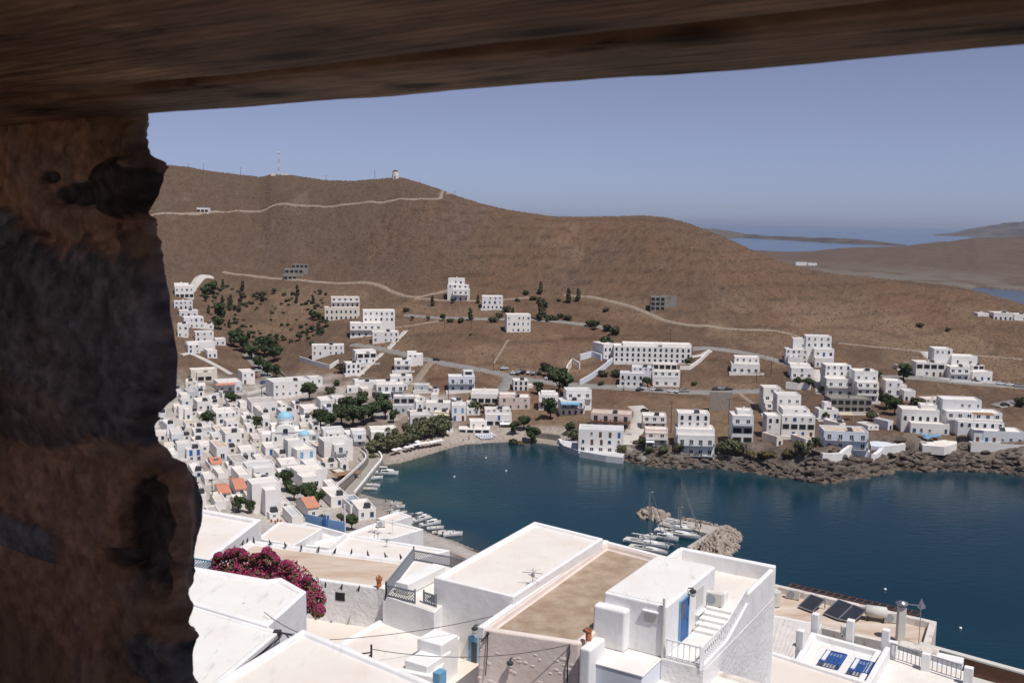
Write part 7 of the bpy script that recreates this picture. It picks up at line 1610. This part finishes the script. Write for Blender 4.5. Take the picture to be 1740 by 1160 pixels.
a4 = fbm(Sx*85, Zm*85, 3, 221); disp = (a1-.5)*.038+(a2-.5)*.010
base = np.array(MORT); Cc[:] = base
Cc = mixc(Cc, np.array([.26,.18,.11]), np.clip((a3-.5)*6, 0, 1)*.7); Cc = mixc(Cc, np.array([.27,.20,.165]), np.clip((a1-.55)*7, 0, 1)*.5)
for (cx, cy), rx, ry, c, d, pw in stones:
    s0, z0 = px2(cx, cy); sx1, _ = px2(cx+rx, cy); _, z1 = px2(cx, cy+ry); A = abs(sx1-s0); B_ = abs(z1-z0)
    q = (np.abs((Sx-s0)/A)**pw+np.abs((Zm-z0)/B_)**pw)**(1/pw)+(a1-.5)*.45+(a2-.5)*.22; w_ = np.clip((1.0-q)/.12, 0, 1); w2 = np.clip((1.05-q)/.45, 0, 1)
    disp = disp+d*w2**.6-.008*np.clip(1-np.abs(q-1.05)/.12, 0, 1); vc = np.array(c)[None,None,:]*(.7+.75*a1)[...,None]*(.75+.5*a2)[...,None]
    vc = vc*np.array([1,1,1])+np.array([.03,.012,.0])*np.clip((a3-.5)*4, 0, 1)[...,None]
    Cc = mixc(Cc, vc, w_)
Cc *= (.35+1.1*a2+.35*a4)[...,None]*(.8+.45*a1)[...,None]
Sx = Sx-1.12*r_; Dn = Dn-disp*(1-re)*1.0; Sx = Sx+disp*re*.3*0
# keep the measured outline where the surface turns
Xw = pp0.x+Sx*ax.x-Dn*inn.x; Yw = pp0.y+Sx*ax.y-Dn*inn.y
pm = mat('pillar_stone', (.3,.2,.15), .95, attr='ground', col2=(.7,.68,.66), vscale=26, lo=.45, hi=.65, bump=.7, bscale=38, bdist=.012)
pil = grid_mesh('stone_pillar', Xw, Yw, Zm, Cc, pm); tag(pil, 'rough dark stone and mortar pillar filling the left side of the view', 'pillar')
# ---- small unseen room behind the viewer, back and ceiling opened to light the pillar
mroom = mat('room_plaster', (.42,.32,.25), .95, var=.3, vscale=1.2, bump=.5, bscale=6, bdist=.02)
def wbox(name, s0, s1, d0, d1, z0, z1, label):
    b = MB(); q = [e0+ax*s+inn*d for s, d in ((s0,d0),(s1,d0),(s1,d1),(s0,d1))]; b.prism([(p.x, p.y) for p in q], z0, z1); o = b.build(name, mroom); tag(o, label, kind='structure')
wbox('floor', -2.9, 4.9, -.35, 5.2, CAMZ-1.8, CAMZ-1.6, 'floor'); wbox('wall_back', -2.9, 4.9, 4.6, 4.9, CAMZ-1.6, CAMZ-.7, 'low back wall')
wbox('wall_left', -2.9, -2.4, .06, 3.0, CAMZ-1.6, CAMZ+.9, 'left wall'); wbox('wall_right', 4.5, 4.9, -.35, 4.6, CAMZ-1.6, CAMZ+.9, 'right wall'); wbox('window_sill', -.2, 4.5, -.35, .0, CAMZ-1.6, CAMZ-1.42, 'sill')
wbox('wall_front', 2.9, 4.5, -.35, .0, CAMZ-1.419, CAMZ+.9, 'right jamb'); wbox('ceiling', -2.9, 4.9, -.35, 2.9, CAMZ+.9, CAMZ+1.1, 'ceiling'); wbox('wall_front', -2.4, 2.899, -.35, -.02, CAMZ+.49, CAMZ+.899, 'over the lintel')
wbox('ceiling', -2.39, 4.49, wA+1.12, 2.89, CAMZ+.40, CAMZ+.6, 'low ceiling')
hz_mb = MB(); hz_mb.box(-56000, 56000, -60, 72000, -12, 190)
hm = bpy.data.materials.new('haze_air'); hm.use_nodes = True; hn = hm.node_tree
hn.nodes.remove(hn.nodes['Principled BSDF']); pv = hn.nodes.new('ShaderNodeVolumePrincipled')
pv.inputs['Color'].default_value = (.70,.80,1,1); pv.inputs['Density'].default_value = 0.00003; pv.inputs['Anisotropy'].default_value = .2
hn.links.new(pv.outputs[0], hn.nodes['Material Output'].inputs['Volume'])
hzo = hz_mb.build('haze', hm); tag(hzo, 'thin blue haze over the far sea', 'haze', kind='stuff')
S.cycles.volume_bounces = 0
